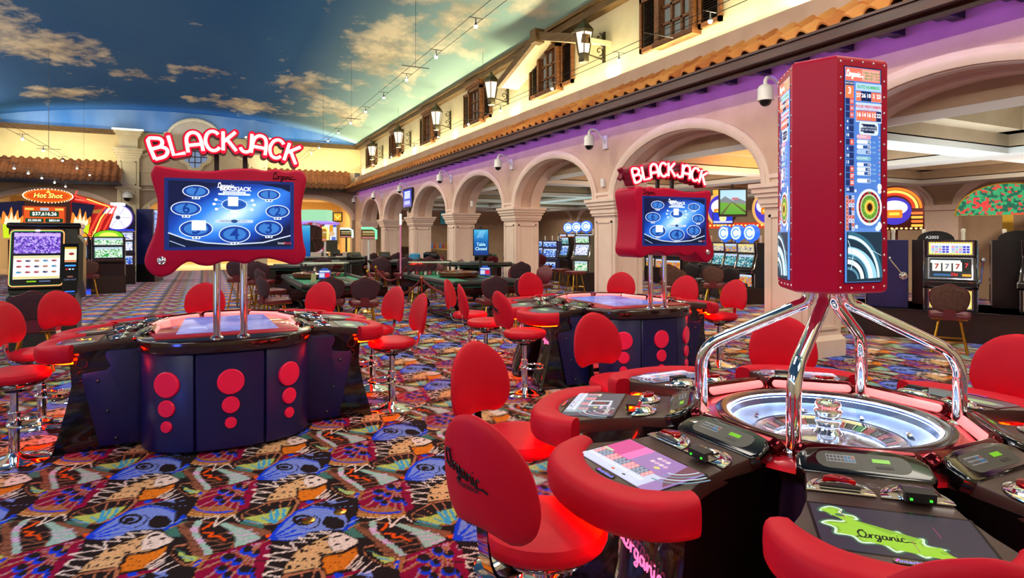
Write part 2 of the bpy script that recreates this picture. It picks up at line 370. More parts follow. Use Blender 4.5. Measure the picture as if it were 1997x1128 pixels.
# ---- carpet: butterfly wings in a half-drop repeat of .87 x .89 m, woven into the floor mesh as vertex colour
CARPET = """3c6a62 0 447 159 538 257 568 161 539 24 456 83
3c6a62 0 -586 101 -499 196 -475 12 -545 11
3c6a62 0 -159 232 -84 233 -15 170 -30 130 -148 200
7d4c38 0 -510 164 -457 242 -357 254 -258 215 -190 224 -88 169 22 108 14 47 -47 -12 -203 -140 -306 -221 -356 -235 -429 -183 -450 -31 -492 79
3a2620 0.008 -491 148 -411 118
3a2620 0.008 -464 42 -404 27
3a2620 0.008 -450 -31 -380 -45
3a2620 0.008 -431 -116 -357 -101
3a2620 0.008 -418 -183 -340 -156
3a2620 0 -480 196 -438 229 -394 213 -412 149 -454 141
1d1416 0 -388 221 -277 206 -217 136 -197 1 -212 -134 -312 -195 -334 -101 -369 13 -381 134
7d4c38 0.0124 -357 -59 -209 15
7d4c38 0.0124 -339 -115 -206 -57
7d4c38 0.0124 -328 -169 -208 -120
7d4c38 0.0124 -273 59 -213 90
7d4c38 0.0124 -357 -16 -264 -58
d8501e 0.0177 -307 222 -339 158 -363 119
d8501e 0.0212 -351 73 -309 73 -327 21 -274 29 -243 -29
c3a0c4 0.0407 -388 213 -414 118 -398 28 -368 -59 -342 -142 -329 -222
8fb0a6 0.0407 -385 238 -400 181
8fb0a6 0.0407 -404 57 -392 13
8fb0a6 0.0407 -362 -87 -351 -115
8fb0a6 0.0407 -340 -162 -334 -189
8fb0a6 0 -277 198 -233 228 -174 168 -92 103 -43 17 -65 -27 -132 -84 -203 -140 -191 1 -212 105
c3a0c4 0.0133 -214 67 -91 122
c3a0c4 0.0133 -185 30 -64 69
c3a0c4 0.0133 -137 -56 -49 -1
c3a0c4 0.0133 -181 -14 -122 1
1d1416 0 -44 17 -18 54 -28 3 -54 -27
d8501e 0 -24 54 18 62 -4 3 -19 10
986038 0 963 981 899 944 761 850 611 740 518 626 464 505 456 406 479 381 552 322 667 299 821 320 850 394 918 462 964 640 987 793 1004 956
820f36 0 963 981 799 871 681 789 629 636 589 563 611 458 695 477 774 495 847 394 918 462 964 640 987 793 1004 956
986038 0.0142 923 893 778 800 638 711
b07a98 0.0035 949 955 638 711
986038 0.0142 923 893 752 732 592 581
b07a98 0.0035 949 955 592 581
986038 0.0142 923 893 752 662 597 450
b07a98 0.0035 949 955 597 450
986038 0.0142 923 893 777 629 645 391
b07a98 0.0035 949 955 645 391
986038 0.0142 923 893 810 620 709 376
b07a98 0.0035 949 955 709 376
986038 0.0142 923 893 843 626 772 385
b07a98 0.0035 949 955 772 385
986038 0.0142 923 893 875 636 831 402
b07a98 0.0035 949 955 831 402
1f3fd0 0.023 629 730 617 700 602 660
1f3fd0 0.023 594 636 587 606 578 568
1f3fd0 0.023 574 545 576 519 580 487
1f3fd0 0.023 582 467 590 450 602 429
1f3fd0 0.023 608 416 622 408 640 396
1f3fd0 0.023 651 388 668 385 690 382
1f3fd0 0.023 703 379 723 382 746 384
1f3fd0 0.023 760 386 780 393 805 402
d9a860 0.0088 641 756 542 635 490 526 468 423 486 370 582 322 727 303 824 320
d9a860 0.008 618 692 541 580 504 492 498 437 513 398 590 358 735 335 827 352
1f3fd0 0 800 748 786 718 764 700 741 700 727 718 727 747 740 777 763 796 786 796 800 778
1d1416 0 804 767 792 744 773 730 754 730 741 744 740 767 751 790 771 804 791 805 803 790
1f3fd0 0 765 616 751 588 730 571 709 570 696 587 695 615 708 643 730 661 751 661 765 644
1d1416 0 768 634 757 613 739 599 721 599 709 612 708 634 719 655 737 669 755 669 767 656
1f3fd0 0 835 704 823 677 806 661 790 661 781 677 783 704 794 731 811 748 828 748 837 731
1d1416 0 838 723 829 703 816 691 803 690 796 703 796 723 805 743 819 756 832 756 839 744
1f3fd0 0 779 547 767 520 751 504 735 503 726 520 728 547 739 574 756 592 772 592 780 575
1d1416 0 782 565 773 544 759 531 747 531 740 544 741 565 750 586 763 599 776 600 783 587
1f3fd0 0 883 606 867 574 842 554 817 554 802 573 802 605 818 638 843 658 869 659 884 639
1d1416 0 886 625 873 599 851 583 830 582 816 598 816 624 829 650 851 666 873 667 887 651
1f3fd0 0 897 594 887 568 875 553 865 552 861 568 864 593 874 619 887 635 897 635 901 619
1d1416 0 901 612 894 593 885 581 878 581 875 592 878 612 885 631 894 643 901 643 904 631
1f3fd0 0 896 842 881 806 859 785 840 784 829 806 831 841 846 877 868 899 888 900 899 877
1d1416 0 900 862 887 833 870 816 853 816 844 833 846 861 858 890 876 908 893 908 902 891
1f3fd0 0 934 802 921 774 903 757 886 757 876 774 878 802 890 830 909 848 926 848 936 830
1d1416 0 938 822 928 801 913 788 899 788 891 801 892 822 902 843 917 856 931 856 939 843
1f3fd0 0 894 531 886 512 876 501 868 501 864 512 866 531 874 550 884 561 893 562 896 550
1d1416 0 897 549 892 536 886 529 880 529 878 536 880 549 885 561 891 569 897 569 899 561
1d1416 0.0124 894 714 966 715
820f36 0 1021 894 1004 855 981 832 961 832 950 855 954 893 970 932 994 957 1015 957 1026 933
b07a98 0 1009 890 1000 870 987 858 976 858 969 870 971 889 980 909 992 921 1004 921 1010 909
1d1416 0 1001 890 996 879 988 872 982 872 978 879 979 889 984 900 991 907 998 907 1002 900
a5684c 0.0088 1009 998 951 934 899 812
a5684c 0 -137 367 43 568 226 643 235 551 181 379 111 265 61 199 -8 182 -86 209 -147 290
1d1416 0 -123 376 45 543 208 608 212 542 164 396 101 281 57 219 -6 202 -84 228 -133 302
a5684c 0.008 -120 384 57 219
a5684c 0.008 -38 456 60 219
a5684c 0.008 43 558 63 219
a5684c 0.008 120 597 70 227
a5684c 0.008 197 627 77 235
a8b45a 0 -134 299 -20 347 41 386 78 440 175 486 142 370 101 281 51 222 -25 201
3f96c0 0.0195 42 404 39 226
3f96c0 0.0195 123 440 101 285
3f96c0 0.0195 -17 300 45 218
3f96c0 0.0195 -120 257 -25 201
3f96c0 0.0195 84 431 59 235
1d1416 0 104 252 213 432 351 571 492 689 610 632 580 464 518 273 423 128
6f82cc 0.0035 221 441 481 630
6f82cc 0.0035 295 460 541 593
6f82cc 0.0035 386 461 563 500
6f82cc 0 0 -12 105 265 206 427 301 500 390 483 479 400 480 306 468 207 422 125 330 116 231 92 197 20 121 -27 17 -17
1f3fd0 0.0212 4 3 103 243 204 406 297 478 386 461 465 391
6f82cc 0 403 563 464 535 461 592 407 591
1f3fd0 0.023 522 323 490 208 427 120
1f3fd0 0.015 7 -4 160 204
1f3fd0 0.015 12 -11 163 125
1f3fd0 0.015 17 -14 204 72
1f3fd0 0.015 17 -20 126 -32
1f3fd0 0.015 185 156 235 126
1d1416 0 280 267 260 217 224 186 184 186 155 216 149 265 167 317 205 349 246 350 275 318
6f82cc 0 261 267 249 238 225 220 198 219 179 237 174 266 186 295 210 314 237 314 257 296
1d1416 0 243 262 234 242 217 230 197 230 182 242 178 261 187 280 205 293 225 293 239 281
1d1416 0.0106 290 337 320 287 293 189 250 142
1d1416 0 321 230 365 330 425 314 457 240 432 159 368 127 331 158
1d1416 0 5 -19 121 -32 196 13 243 92 378 112 275 -8 182 -95 115 -177 84 -256 40 -356 13 -462 -76 -475 -55 -345 -13 -231
d8c4bc 0.0133 351 93 292 99 332 69 221 68 260 9 160 8 193 -52 106 -53 129 -150 10 -97
d8c4bc 0.0133 62 -96 123 -157 53 -178 -51 -218 74 -271 -34 -282 -50 -345 32 -380 -50 -411 -69 -446 8 -462
d8c4bc 0.0115 -376 254 -268 339 -302 166 -186 340 -158 240
d8c4bc 0.008 -427 312 -357 304 -306 322
cba074 0 375 94 418 70 481 -20 462 -77 354 -187 300 -208 247 -230 230 -304 231 -380 200 -360 26 -430 44 -356 82 -256 115 -177 182 -95 250 -23
d8c4bc 0 375 94 418 70 481 -20 462 -77 403 -133 317 -174 303 -51 332 51
1d1416 0.015 241 -228 250 -208 302 -195 362 -174 464 -70
1d1416 0 110 -247 107 -259 99 -270 90 -276 82 -276 78 -269 81 -257 89 -246 99 -240 107 -240
1d1416 0 80 -350 79 -367 74 -380 69 -383 64 -376 62 -361 64 -344 68 -331 73 -327 78 -334
1d1416 0 168 -246 165 -254 159 -263 151 -268 145 -268 142 -263 145 -255 151 -247 159 -242 165 -241
1d1416 0 118 -339 116 -347 111 -354 105 -358 100 -357 98 -352 100 -344 105 -336 111 -332 116 -333
1d1416 0 172 -150 169 -162 161 -173 151 -179 144 -179 141 -171 144 -159 151 -148 161 -141 169 -142
1d1416 0 239 -63 235 -74 225 -86 212 -94 202 -97 198 -92 202 -81 212 -69 225 -60 236 -58
1d1416 0 255 -83 253 -90 248 -96 242 -100 238 -100 236 -96 238 -90 243 -83 249 -79 254 -79
1d1416 0 319 4 315 -7 304 -20 291 -29 281 -31 277 -26 281 -15 292 -2 305 7 316 9
1d1416 0 404 55 398 43 382 27 363 14 348 8 342 13 349 25 364 41 383 54 399 60
1d1416 0 436 1 431 -11 422 -23 411 -30 403 -30 400 -23 404 -11 413 1 424 9 433 9
1d1416 0 308 -110 305 -120 296 -130 287 -136 279 -137 276 -131 279 -122 287 -112 297 -105 305 -104
1d1416 0 375 -63 371 -72 362 -82 350 -90 341 -92 338 -88 342 -80 351 -69 363 -62 372 -59
1d1416 0 265 -177 262 -186 253 -197 242 -204 233 -206 230 -200 233 -191 242 -180 253 -173 262 -171
1d1416 0 215 -247 213 -256 206 -265 197 -271 190 -271 187 -266 190 -257 197 -248 206 -242 213 -242
1d1416 0 193 -323 191 -330 186 -338 180 -342 175 -341 173 -336 175 -329 180 -322 186 -317 191 -318
1d1416 0 187 -157 185 -164 181 -171 176 -174 172 -173 170 -168 172 -161 176 -155 181 -151 185 -152
3a2620 0.0027 43 -380 226 -329
3a2620 0.0027 81 -281 234 -279
3a2620 0.0027 181 -101 249 -215
3a2620 0.0027 249 -30 303 -188
3a2620 0.0027 332 51 377 -154
cc7026 0 249 -234 299 -214 355 -198 453 -98 439 -226 348 -379 234 -431 229 -329
3a2620 0.0027 241 -304 417 -290
3a2620 0.0027 250 -279 423 -173
3a2620 0.0027 246 -341 361 -352
1d1416 0.0142 245 -241 231 -279 240 -310 224 -341 230 -390
1d1416 0 351 -379 430 -251 463 -276 384 -400
d8c4bc 0.0088 358 -370 425 -277
d8c4bc 0.0088 372 -382 438 -289
d8c4bc 0.0088 385 -394 448 -295
a5684c 0 -530 -198 -514 -103 -449 -67 -418 -183 -356 -235 -400 -306 -453 -356 -505 -269
1d1416 0 -520 -195 -508 -123 -451 -95 -423 -203 -373 -242 -405 -289 -453 -331 -500 -256
a8b45a 0 -492 -164 -445 -223 -378 -239 -405 -289 -449 -300 -478 -237
3f96c0 0.0142 -473 -236 -417 -268
3c6a62 0.0088 -504 -144 -457 -204
d8c4bc 0.008 -631 -406 -537 -218
d8c4bc 0.008 -602 -417 -509 -288
d8c4bc 0.008 -572 -423 -480 -338
d8c4bc 0.008 -651 -364 -558 -198
b07a98 0.0053 -357 507 -290 621
6f82cc 0.0124 462 207 540 290
a5684c 0.0106 456 144 528 208
820f36 0 235 551 312 580 427 630 363 562 243 459 206 423
1f3fd0 0 322 556 314 538 299 527 283 527 271 538 269 555 276 573 291 584 307 585 319 574
a5684c 0.008 230 459 305 533 363 562"""
def weave(N=176):
    im = np.zeros((N, N, 3)); im[:] = lin('1d1416')[:3]
    for row in CARPET.split('\n'):
        p = row.split(); c = np.array(lin(p[0])[:3]); w = float(p[1]); q = np.array([int(v) for v in p[2:]], float).reshape(-1, 2) / 1000
        lo = np.floor((q.min(0) - w) * N).astype(int); hi = np.ceil((q.max(0) + w) * N).astype(int)
        gx, gy = np.meshgrid((np.arange(lo[0], hi[0] + 1) + .5) / N, (np.arange(lo[1], hi[1] + 1) + .5) / N, indexing='ij')
        if w == 0:
            area = abs(sum(q[i - 1][0] * q[i][1] - q[i][0] * q[i - 1][1] for i in range(len(q)))) / 2
            m = np.zeros(gx.shape, bool); n = len(q)
            for i in range(n):
                (x1, y1), (x2, y2) = q[i], q[(i + 1) % n]
                if y1 == y2: continue
                m ^= ((y1 > gy) != (y2 > gy)) & (gx < (x2 - x1) * (gy - y1) / (y2 - y1) + x1)
        else:
            d = np.full(gx.shape, 9.0)
            for (x1, y1), (x2, y2) in zip(q, q[1:]):
                L = (x2 - x1) ** 2 + (y2 - y1) ** 2 or 1e-9; t_ = np.clip(((gx - x1) * (x2 - x1) + (gy - y1) * (y2 - y1)) / L, 0, 1)
                d = np.minimum(d, np.hypot(gx - x1 - t_ * (x2 - x1), gy - y1 - t_ * (y2 - y1)))
            m = d < w / 2
        ii = (np.floor(gx * N).astype(int) % N)[m]; jj = (np.floor(gy * N).astype(int) % N)[m]; im[ii, jj] = c
        if w == 0 and area > .012:                               # a fine darker line round each wing
            e = m & ~(np.roll(m, 1, 0) & np.roll(m, -1, 0) & np.roll(m, 1, 1) & np.roll(m, -1, 1))
            ii = (np.floor(gx * N).astype(int) % N)[e]; jj = (np.floor(gy * N).astype(int) % N)[e]; im[ii, jj] = c * .25
    return im
def blur(im, n):
    for ax in (0, 1): im = sum(np.roll(im, k, ax) for k in range(-n, n + 1)) / (2 * n + 1)
    return im
WEAVE = weave()
def carpet_patches(rects):
    V = []; F = []; C = []; off = 0
    for x0, x1, y0, y1, sx, sy, n in rects:
        nx = max(2, int(round((x1 - x0) / sx)) + 1); ny = max(2, int(round((y1 - y0) / sy)) + 1)
        gx, gy = np.meshgrid(np.linspace(x0, x1, nx), np.linspace(y0, y1, ny), indexing='ij')
        V.append(np.stack([gx.ravel(), gy.ravel(), np.zeros(gx.size)], 1))
        im = blur(WEAVE, n) if n else WEAVE; N = len(im)
        a = (gx - .305) / .87; b = ((gy - 3.483) + .445 * a) / .89
        C.append(im[np.floor(a * N).astype(int) % N, np.floor(b * N).astype(int) % N].reshape(-1, 3))
        i = np.arange(nx - 1)[:, None] * ny + np.arange(ny - 1)[None, :]; i = i.ravel() + off
        F.append(np.stack([i, i + ny, i + ny + 1, i + 1], 1)); off += gx.size
    V = np.concatenate(V); F = np.concatenate(F); C = np.concatenate(C)
    me = bpy.data.meshes.new('floor'); me.vertices.add(len(V)); me.vertices.foreach_set('co', V.ravel().astype(np.float32))
    me.loops.add(F.size); me.loops.foreach_set('vertex_index', F.ravel().astype(np.int32))
    me.polygons.add(len(F)); me.polygons.foreach_set('loop_start', np.arange(0, F.size, 4, dtype=np.int32))
    me.update(calc_edges=True); ca = me.color_attributes.new('weave', 'FLOAT_COLOR', 'POINT')
    ca.data.foreach_set('color', np.concatenate([C, np.ones((len(C), 1))], 1).ravel().astype(np.float32))
    return me
A = (-2.7, 1.7, 2.4, 6.4); B = (-4.5, 8.5, -1.0, 13.0); Z = (-9.2, 19, -6.2, YB)
rects = [(*A, .0095, .0095, 0)]
def around(o, i, sx, sy, n):
    return [(o[0], i[0], o[2], o[3], sx, sy, n), (i[1], o[1], o[2], o[3], sx, sy, n), (i[0], i[1], o[2], i[2], sx, sy, n), (i[0], i[1], i[3], o[3], sx, sy, n)]
rects += around(B, A, .02, .028, 1) + around(Z, B, .06, .09, 5)
CARP = mat('carpet', '#808080', .95, 0, .1); t = NT(CARP); at_ = t.n('ShaderNodeAttribute', attribute_name='weave')
hv = t.n('ShaderNodeHueSaturation'); hv.inputs['Saturation'].default_value = 1.02; hv.inputs['Value'].default_value = .88
t.l(at_.outputs['Color'], hv.inputs['Color']); t.l(hv.outputs[0], t.b.inputs['Base Color']); t.l(t.ramp(t.noise(t.coord('Object'), 70, 3), [(.3, .68), (.7, 1.05)]), hv.inputs['Value']); t.bump(t.noise(t.coord('Object'), 260, 2), .35, .006)
fl = bpy.data.objects.new('floor', carpet_patches(rects)); COL.objects.link(fl); fl.data.materials.append(CARP)
struct(fl, 'butterfly-wing patterned carpet in orange, blue, crimson and black')
b = MB(); b.span((-9.2, YB, -.04), (8, 40, 0)); struct(b.build('floor', mat('pale stone floor', '#d8bfa6', .18, 0, .5), smooth=False), 'pale polished floor beyond the far wall')

# ---- walls
def spandrel(b, axis, c0, a, z0, bb, lo, hi, top, d0, d1, n=20):
    """wall piece lo..hi above an elliptical arch centred c0; axis 'y' runs along Y with depth in X"""
    P = lambda s, z, d: (d, s, z) if axis == 'y' else (s, d, z)
    arch = [(c0 - a * math.cos(PI * k / n), z0 + bb * math.sin(PI * k / n)) for k in range(n + 1)]
    pts = [(lo, z0)] + arch + [(hi, z0)]
    rf = [P(s, z, d0) for s, z in pts]; rt = [P(s, top, d0) for s, z in pts]; bf = [P(s, z, d1) for s, z in pts]; bt = [P(s, top, d1) for s, z in pts]
    b.loft([rt, rf, bf, bt], (False, False), False)
def archivolt(axis, c0, a, z0, bb, d, out, w=.16, n=28, name='trim_1', flip=1, mat_=None):
    """moulded band round an arch: stepped section"""
    b = MB(); sec = [(0, 0), (0, out * .6), (w * .35, out), (w * .55, out), (w * .6, out * .7), (w, out * .75), (w, 0)]
    rings = []
    for k in range(n + 1):
        th = PI * k / n; r = []
        for s, o in sec:
            y = c0 - (a + s) * math.cos(th); z = z0 + (bb + s) * math.sin(th)
            r.append((d - flip * o, y, z) if axis == 'y' else (y, d - flip * o, z))
        rings.append(r)
    b.loft(rings, (True, True)); return b.build(name, mat_ or PLASTER)
SPR, AB = 2.33, 1.02
PIERS = [5.42 + 4.2 * k for k in range(-2, 7)]
w = MB()
for p in PIERS[:-1]: spandrel(w, 'y', p + .72 + 1.74, 1.74, SPR, AB, p + .36, p + 4.2 + .36, 4.32, XW, XW + .68)
w.span((XW, PIERS[-1] + .36, 0), (XW + .68, YB, 4.32)); w.span((XW, -6.2, 0), (XW + .68, PIERS[0] + .36, 4.32))
w.span((6.95, -6.2, 4.32), (7.05, YB, 4.63)); w.span((7.05, -6.2, 4.3), (7.68, YB, 4.36))
wr = struct(w.build('wall_right', STUCCO), 'tan stucco arcade wall with a run of round arches')
w = MB(); w.span((7.27, -6.2, 4.36), (7.5, YB, 6.5)); struct(w.build('wall_right', STUCCO_HI), 'cream upper wall with shuttered windows above the tile roof')
for k, p in enumerate(PIERS[:-1]):
    c = p + .72 + 1.74
    struct(archivolt('y', c, 1.74, SPR, AB, XW, .07, name='trim_%d' % (k + 1)))
    b = MB()                                              # rib along the inner edge of the soffit
    for x0, x1, h in ((7.42, 7.68, .035), (7.0, 7.14, .012)):
        rings = []
        for q in range(21):
            th = PI * q / 20; cs, sn = math.cos(th), math.sin(th)
            rings.append([(x0, c - 1.74 * cs, SPR + AB * sn), (x1, c - 1.74 * cs, SPR + AB * sn), (x1, c - (1.74 - h) * cs, SPR + (AB - h) * sn), (x0, c - (1.74 - h) * cs, SPR + (AB - h) * sn)])
        b.loft(rings)
    struct(b.build('trim_%d' % (k + 20), PLASTER))
PN = 0
def pillar(y):
    r = bpy.data.objects.new('pillar', None); COL.objects.link(r); r.location = (XW + .34, y + .36, 0); struct(r, 'square plaster pillar with stepped capital between arches')
    b = MB(); b.span((-.33, -.345, .28), (.33, .345, 2.02)); b.build('shaft', PLASTER, r, False)
    b = MB(); b.span((-.37, -.39, 0), (.37, .39, .22)); b.box((0, 0, .25), (.74, .78, .06), taper=(.9, .9)); b.build('base', PLASTER, r, False)
    b = MB()
    for z0, z1, o in ((2.0, 2.05, .03), (2.05, 2.14, .05), (2.14, 2.2, .08), (2.2, 2.27, .11), (2.27, 2.33, .14)): b.span((-.34 - o, -.36 - o, z0), (.34 + o, .36 + o, z1))
    for z0, z1, o in ((2.33, 2.4, .02), (2.4, 2.46, .05)): b.span((-.34 - o, -.36, z0), (-.32, .36, z1))
    b.build('capital', PLASTER, r, False)
    for M in (T(-.33, 0, 0, PI), T(0, -.345, 0, -PI / 2)):
        b = MB(); b.M = M
        for a in ((0, -.26, .4, .02, -.22, 1.9), (0, .22, .4, .02, .26, 1.9), (0, -.26, .36, .02, .26, .4), (0, -.26, 1.86, .02, .26, 1.9)): b.span(a[:3], a[3:])
        b.build('panel_moulding', PLASTER, r, False)
for y in PIERS: pillar(y)

# far wall: arches left, centre and right, upper wall, painted tympanum
w = MB(); SB, BB = 2.43, 1.08
BAYS = ((-5.95, 2.45, -9.2, -3.3), (-.4, 2.1, -3.3, 2.1), (4.65, 2.2, 2.1, 7.0))
for c, a, lo, hi in BAYS:
    spandrel(w, 'x', c, a, SB, BB, lo, hi, 4.9, YB, YB + .5)
for lo, hi in ((-9.2, -8.4), (-3.5, -2.5), (1.7, 2.45), (6.85, 7.68)): w.span((lo, YB, 0), (hi, YB + .5, SB))
struct(w.build('wall_back', noisy('grey stucco', '#a4907c', '#b09c88', .85, 3, .1)), 'far wall with three wide arches')
w = MB(); w.span((-9.2, YB, 4.9), (7.4, YB + .4, 6.32)); struct(w.build('wall_back', STUCCO_FAR), 'yellow upper wall at the far end')
for k, (c, a, lo, hi) in enumerate(BAYS): struct(archivolt('x', c, a, SB, BB, YB, .09, .2, name='trim_%d' % (k + 40), mat_=PLASTER if k != 1 else STONE))
w = MB(); w.span((-9.2, -6.4, 0), (-9.0, YB, 6.6)); struct(w.build('wall_left', STUCCO_HI, smooth=False))
w = MB(); w.span((-9.2, -6.4, 0), (19, -6.2, 7.6)); struct(w.build('wall_front', STUCCO_HI, smooth=False))
# painted sky
def vault(x): t_ = min(1, abs((x + .85) / 8.15)); return 6.28 + 1.06 * (max(0, 1 - t_ * t_)) ** .8
XS = [-9 + 16.3 * (.5 - .5 * math.cos(PI * k / 40)) for k in range(41)]
YS = [-6.4 + k * (YB + 6.4) / 12 for k in range(13)]
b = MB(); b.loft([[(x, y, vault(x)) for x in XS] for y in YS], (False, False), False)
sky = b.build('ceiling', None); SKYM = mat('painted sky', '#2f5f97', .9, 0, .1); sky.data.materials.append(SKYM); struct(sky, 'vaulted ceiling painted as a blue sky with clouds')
def paint_sky(m, c_mid, c_edge, c_cloud, blobs, amount=.0):
    t = NT(m); tc = t.n('ShaderNodeTexCoord'); sp = t.n('ShaderNodeSeparateXYZ'); t.l(tc.outputs['Object'], sp.inputs[0])
    mp = t.n('ShaderNodeMapping'); mp.inputs['Scale'].default_value = (1, .62, 1); mp.inputs['Rotation'].default_value = (0, 0, .5); t.l(tc.outputs['Object'], mp.inputs[0])
    n1 = t.noise(mp.outputs[0], .9, 7, .62); n2 = t.noise(mp.outputs[0], .22, 3, .5); acc = None
    for bx, by, rx, ry, k in blobs:
        dx = t.math('DIVIDE', t.math('SUBTRACT', sp.outputs[0], bx), rx); dy = t.math('DIVIDE', t.math('SUBTRACT', sp.outputs[1], by), ry)
        d = t.math('SQRT', t.math('ADD', t.math('MULTIPLY', dx, dx), t.math('MULTIPLY', dy, dy)))
        g = t.math('MULTIPLY', t.math('MAXIMUM', t.math('SUBTRACT', 1.0, d), 0.0), k); acc = g if acc is None else t.math('MAXIMUM', acc, g)
    f = t.math('ADD', t.math('MULTIPLY', n1, 1.0), acc) if acc is not None else n1
    f = t.math('ADD', f, amount)
    cl = t.ramp(f, [(.62, 0.0), (.70, .55), (.82, 1.0)])
    gx = t.n('ShaderNodeMapRange'); gx.inputs[1].default_value = 2.6; gx.inputs[2].default_value = 7.3; t.l(sp.outputs[0], gx.inputs[0])  # paint pales towards the right wall, partly cove glow put into the colour
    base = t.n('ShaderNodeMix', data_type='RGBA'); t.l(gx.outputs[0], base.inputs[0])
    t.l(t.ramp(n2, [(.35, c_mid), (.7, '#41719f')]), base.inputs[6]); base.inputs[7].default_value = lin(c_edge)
    mx = t.n('ShaderNodeMix', data_type='RGBA'); t.l(cl, mx.inputs[0]); t.l(base.outputs[2], mx.inputs[6])
    t.l(t.ramp(n1, [(.4, '#b9a98c'), (.62, c_cloud)]), mx.inputs[7]); t.l(mx.outputs[2], t.b.inputs['Base Color'])
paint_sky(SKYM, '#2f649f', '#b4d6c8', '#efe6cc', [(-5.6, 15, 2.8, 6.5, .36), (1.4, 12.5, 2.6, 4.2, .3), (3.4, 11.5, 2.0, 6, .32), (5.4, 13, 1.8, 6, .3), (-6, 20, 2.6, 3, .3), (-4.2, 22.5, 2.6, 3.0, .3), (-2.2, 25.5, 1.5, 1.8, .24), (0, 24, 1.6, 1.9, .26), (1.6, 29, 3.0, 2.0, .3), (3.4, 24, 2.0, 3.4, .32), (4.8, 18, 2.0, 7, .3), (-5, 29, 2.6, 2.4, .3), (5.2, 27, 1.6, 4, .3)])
b = MB(); xs = [-9 + 16.3 * k / 30 for k in range(31)]
b.loft([[(x, YB, 6.3) for x in xs], [(x, YB, vault(x) + .03) for x in xs]], (False, False), False)
tp = b.build('wall_back', None); TYMP = mat('painted horizon', '#5f8fc4', .9, 0, .1); tp.data.materials.append(TYMP); struct(tp, 'pale blue painted lunette over the far wall')
t = NT(TYMP); t.l(t.ramp(t.noise(t.coord('Object', (1, 1, .3)), .8, 4), [(.3, '#4f86c2'), (.7, '#86a9cf')]), t.b.inputs['Base Color'])
# brown cornice beams
b = MB(); b.span((7.05, -6.2, 6.12), (7.27, YB, 6.32)); b.span((6.98, -6.2, 6.28), (7.27, YB, 6.36)); struct(b.build('trim_50', BEAM, smooth=False), 'carved brown beam along the top of the right wall')
b = MB(); b.span((-9, YB - .12, 6.12), (-3.45, YB, 6.34)); b.span((2.7, YB - .12, 6.12), (7.05, YB, 6.34)); struct(b.build('trim_51', BEAM, smooth=False), 'carved brown beam along the top of the far wall')

# ---- pilasters, gable and quatrefoil window of the far portal
for x in (-3.07, 2.3):
    r = bpy.data.objects.new('pilaster', None); COL.objects.link(r); r.location = (x, YB, 0); struct(r, 'cream stone pilaster with two stepped capitals on the far wall')
    b = MB(); b.span((-.42, -.22, 0), (.42, 0, 5.2)); b.span((-.36, -.2, 5.5), (.36, 0, 6.05)); b.build('shaft', STONE, r, False)
    b = MB()
    for z0, z1, o in ((5.1, 5.2, .04), (5.2, 5.3, .08), (5.3, 5.42, .13), (5.42, 5.52, .18)): b.span((-.42 - o, -.22 - o, z0), (.42 + o, 0, z1))
    b.build('capital', STONE, r, False); b = MB()
    for z0, z1, o in ((6.0, 6.08, .04), (6.08, 6.2, .1), (6.2, 6.3, .16), (6.3, 6.38, .22)): b.span((-.38 - o, -.22 - o, z0), (.38 + o, 0, z1))
    b.build('capital', STONE, r, False); b = MB()
    for a in ((-.3, -.25, 3.9, -.26, -.22, 4.95), (.26, -.25, 3.9, .3, -.22, 4.95), (-.3, -.25, 4.9, .3, -.22, 4.95), (-.3, -.25, 3.9, .3, -.22, 3.95), (-.5, -.27, 3.72, .5, -.2, 3.8), (-.3, -.25, .6, -.26, -.22, 3.6), (.26, -.25, .6, .3, -.22, 3.6), (-.3, -.25, 3.55, .3, -.22, 3.6)): b.span(a[:3], a[3:])
    b.build('panel_moulding', STONE, r, False)
GX = -.42
b = MB(); pts = [(GX - 2.3, 3.9), (GX + 2.3, 3.9), (GX + 2.3, 5.25)] + [(GX + 2.3 - 1.1 * math.sin(R(a)), 6.35 - 1.1 * math.cos(R(a))) for a in range(0, 91, 15)]
pts += [(GX + 1.2 * math.cos(R(a)), 5.85 + 1.2 * math.sin(R(a))) for a in range(25, 156, 10)]
pts += [(GX - 2.3 + 1.1 * math.sin(R(a)), 6.35 - 1.1 * math.cos(R(a))) for a in range(90, -1, -15)] + [(GX - 2.3, 5.25)]
b.loft([[(x, YB - .1, z) for x, z in pts], [(x, YB + .02, z) for x, z in pts]]); struct(b.build('wall_back', noisy('gable stucco', '#b9a78c', '#c4b296', .85, 3, .1)), 'curved stone gable over the middle portal')
b = MB(); rim = [p for p in pts if p[1] > 5.2]; rim = [(x, YB - .12, z) for x, z in rim]; b.tube(rim, .075, 6); struct(b.build('trim_52', STONE))
b = MB()
for r_ in ((-2.1, 3.95, -.2), (.1, 2.1, -.2)): pass
for x0, x1 in ((GX - 2.2, GX - .95), (GX + .95, GX + 2.2)):
    b.tube([(x0, YB - .12, 3.7), (x1, YB - .12, 3.7), (x1, YB - .12, 4.5), (x0, YB - .12, 4.5)], .04, 4, True)
struct(b.build('trim_53', STONE))
q = bpy.data.objects.new('window_7', None); COL.objects.link(q); q.location = (GX, YB - .14, 5.28); struct(q, 'quatrefoil window with a stone surround in the gable')
def quatre(R0, r, n=9):
    o = []
    for k in range(4):
        for a in range(-80, 81, 20): th = R(90 * k + a); c = R(90 * k); o.append((R0 * math.cos(c) + r * math.cos(th), R0 * math.sin(c) + r * math.sin(th)))
    return o
Mx = frame((0, 0, 0), (1, 0, 0), (0, 0, 1))
b = MB(); b.prism(quatre(.36, .36), 0, .1, Mx, .04); b.build('surround', STONE, q)
b = MB(); b.prism(quatre(.26, .25), .1, .115, Mx); b.build('pane', mat('pale blue glass', '#8fa9d8', .15, 0, .5, '#8fa9d8', .25), q)
b = MB()
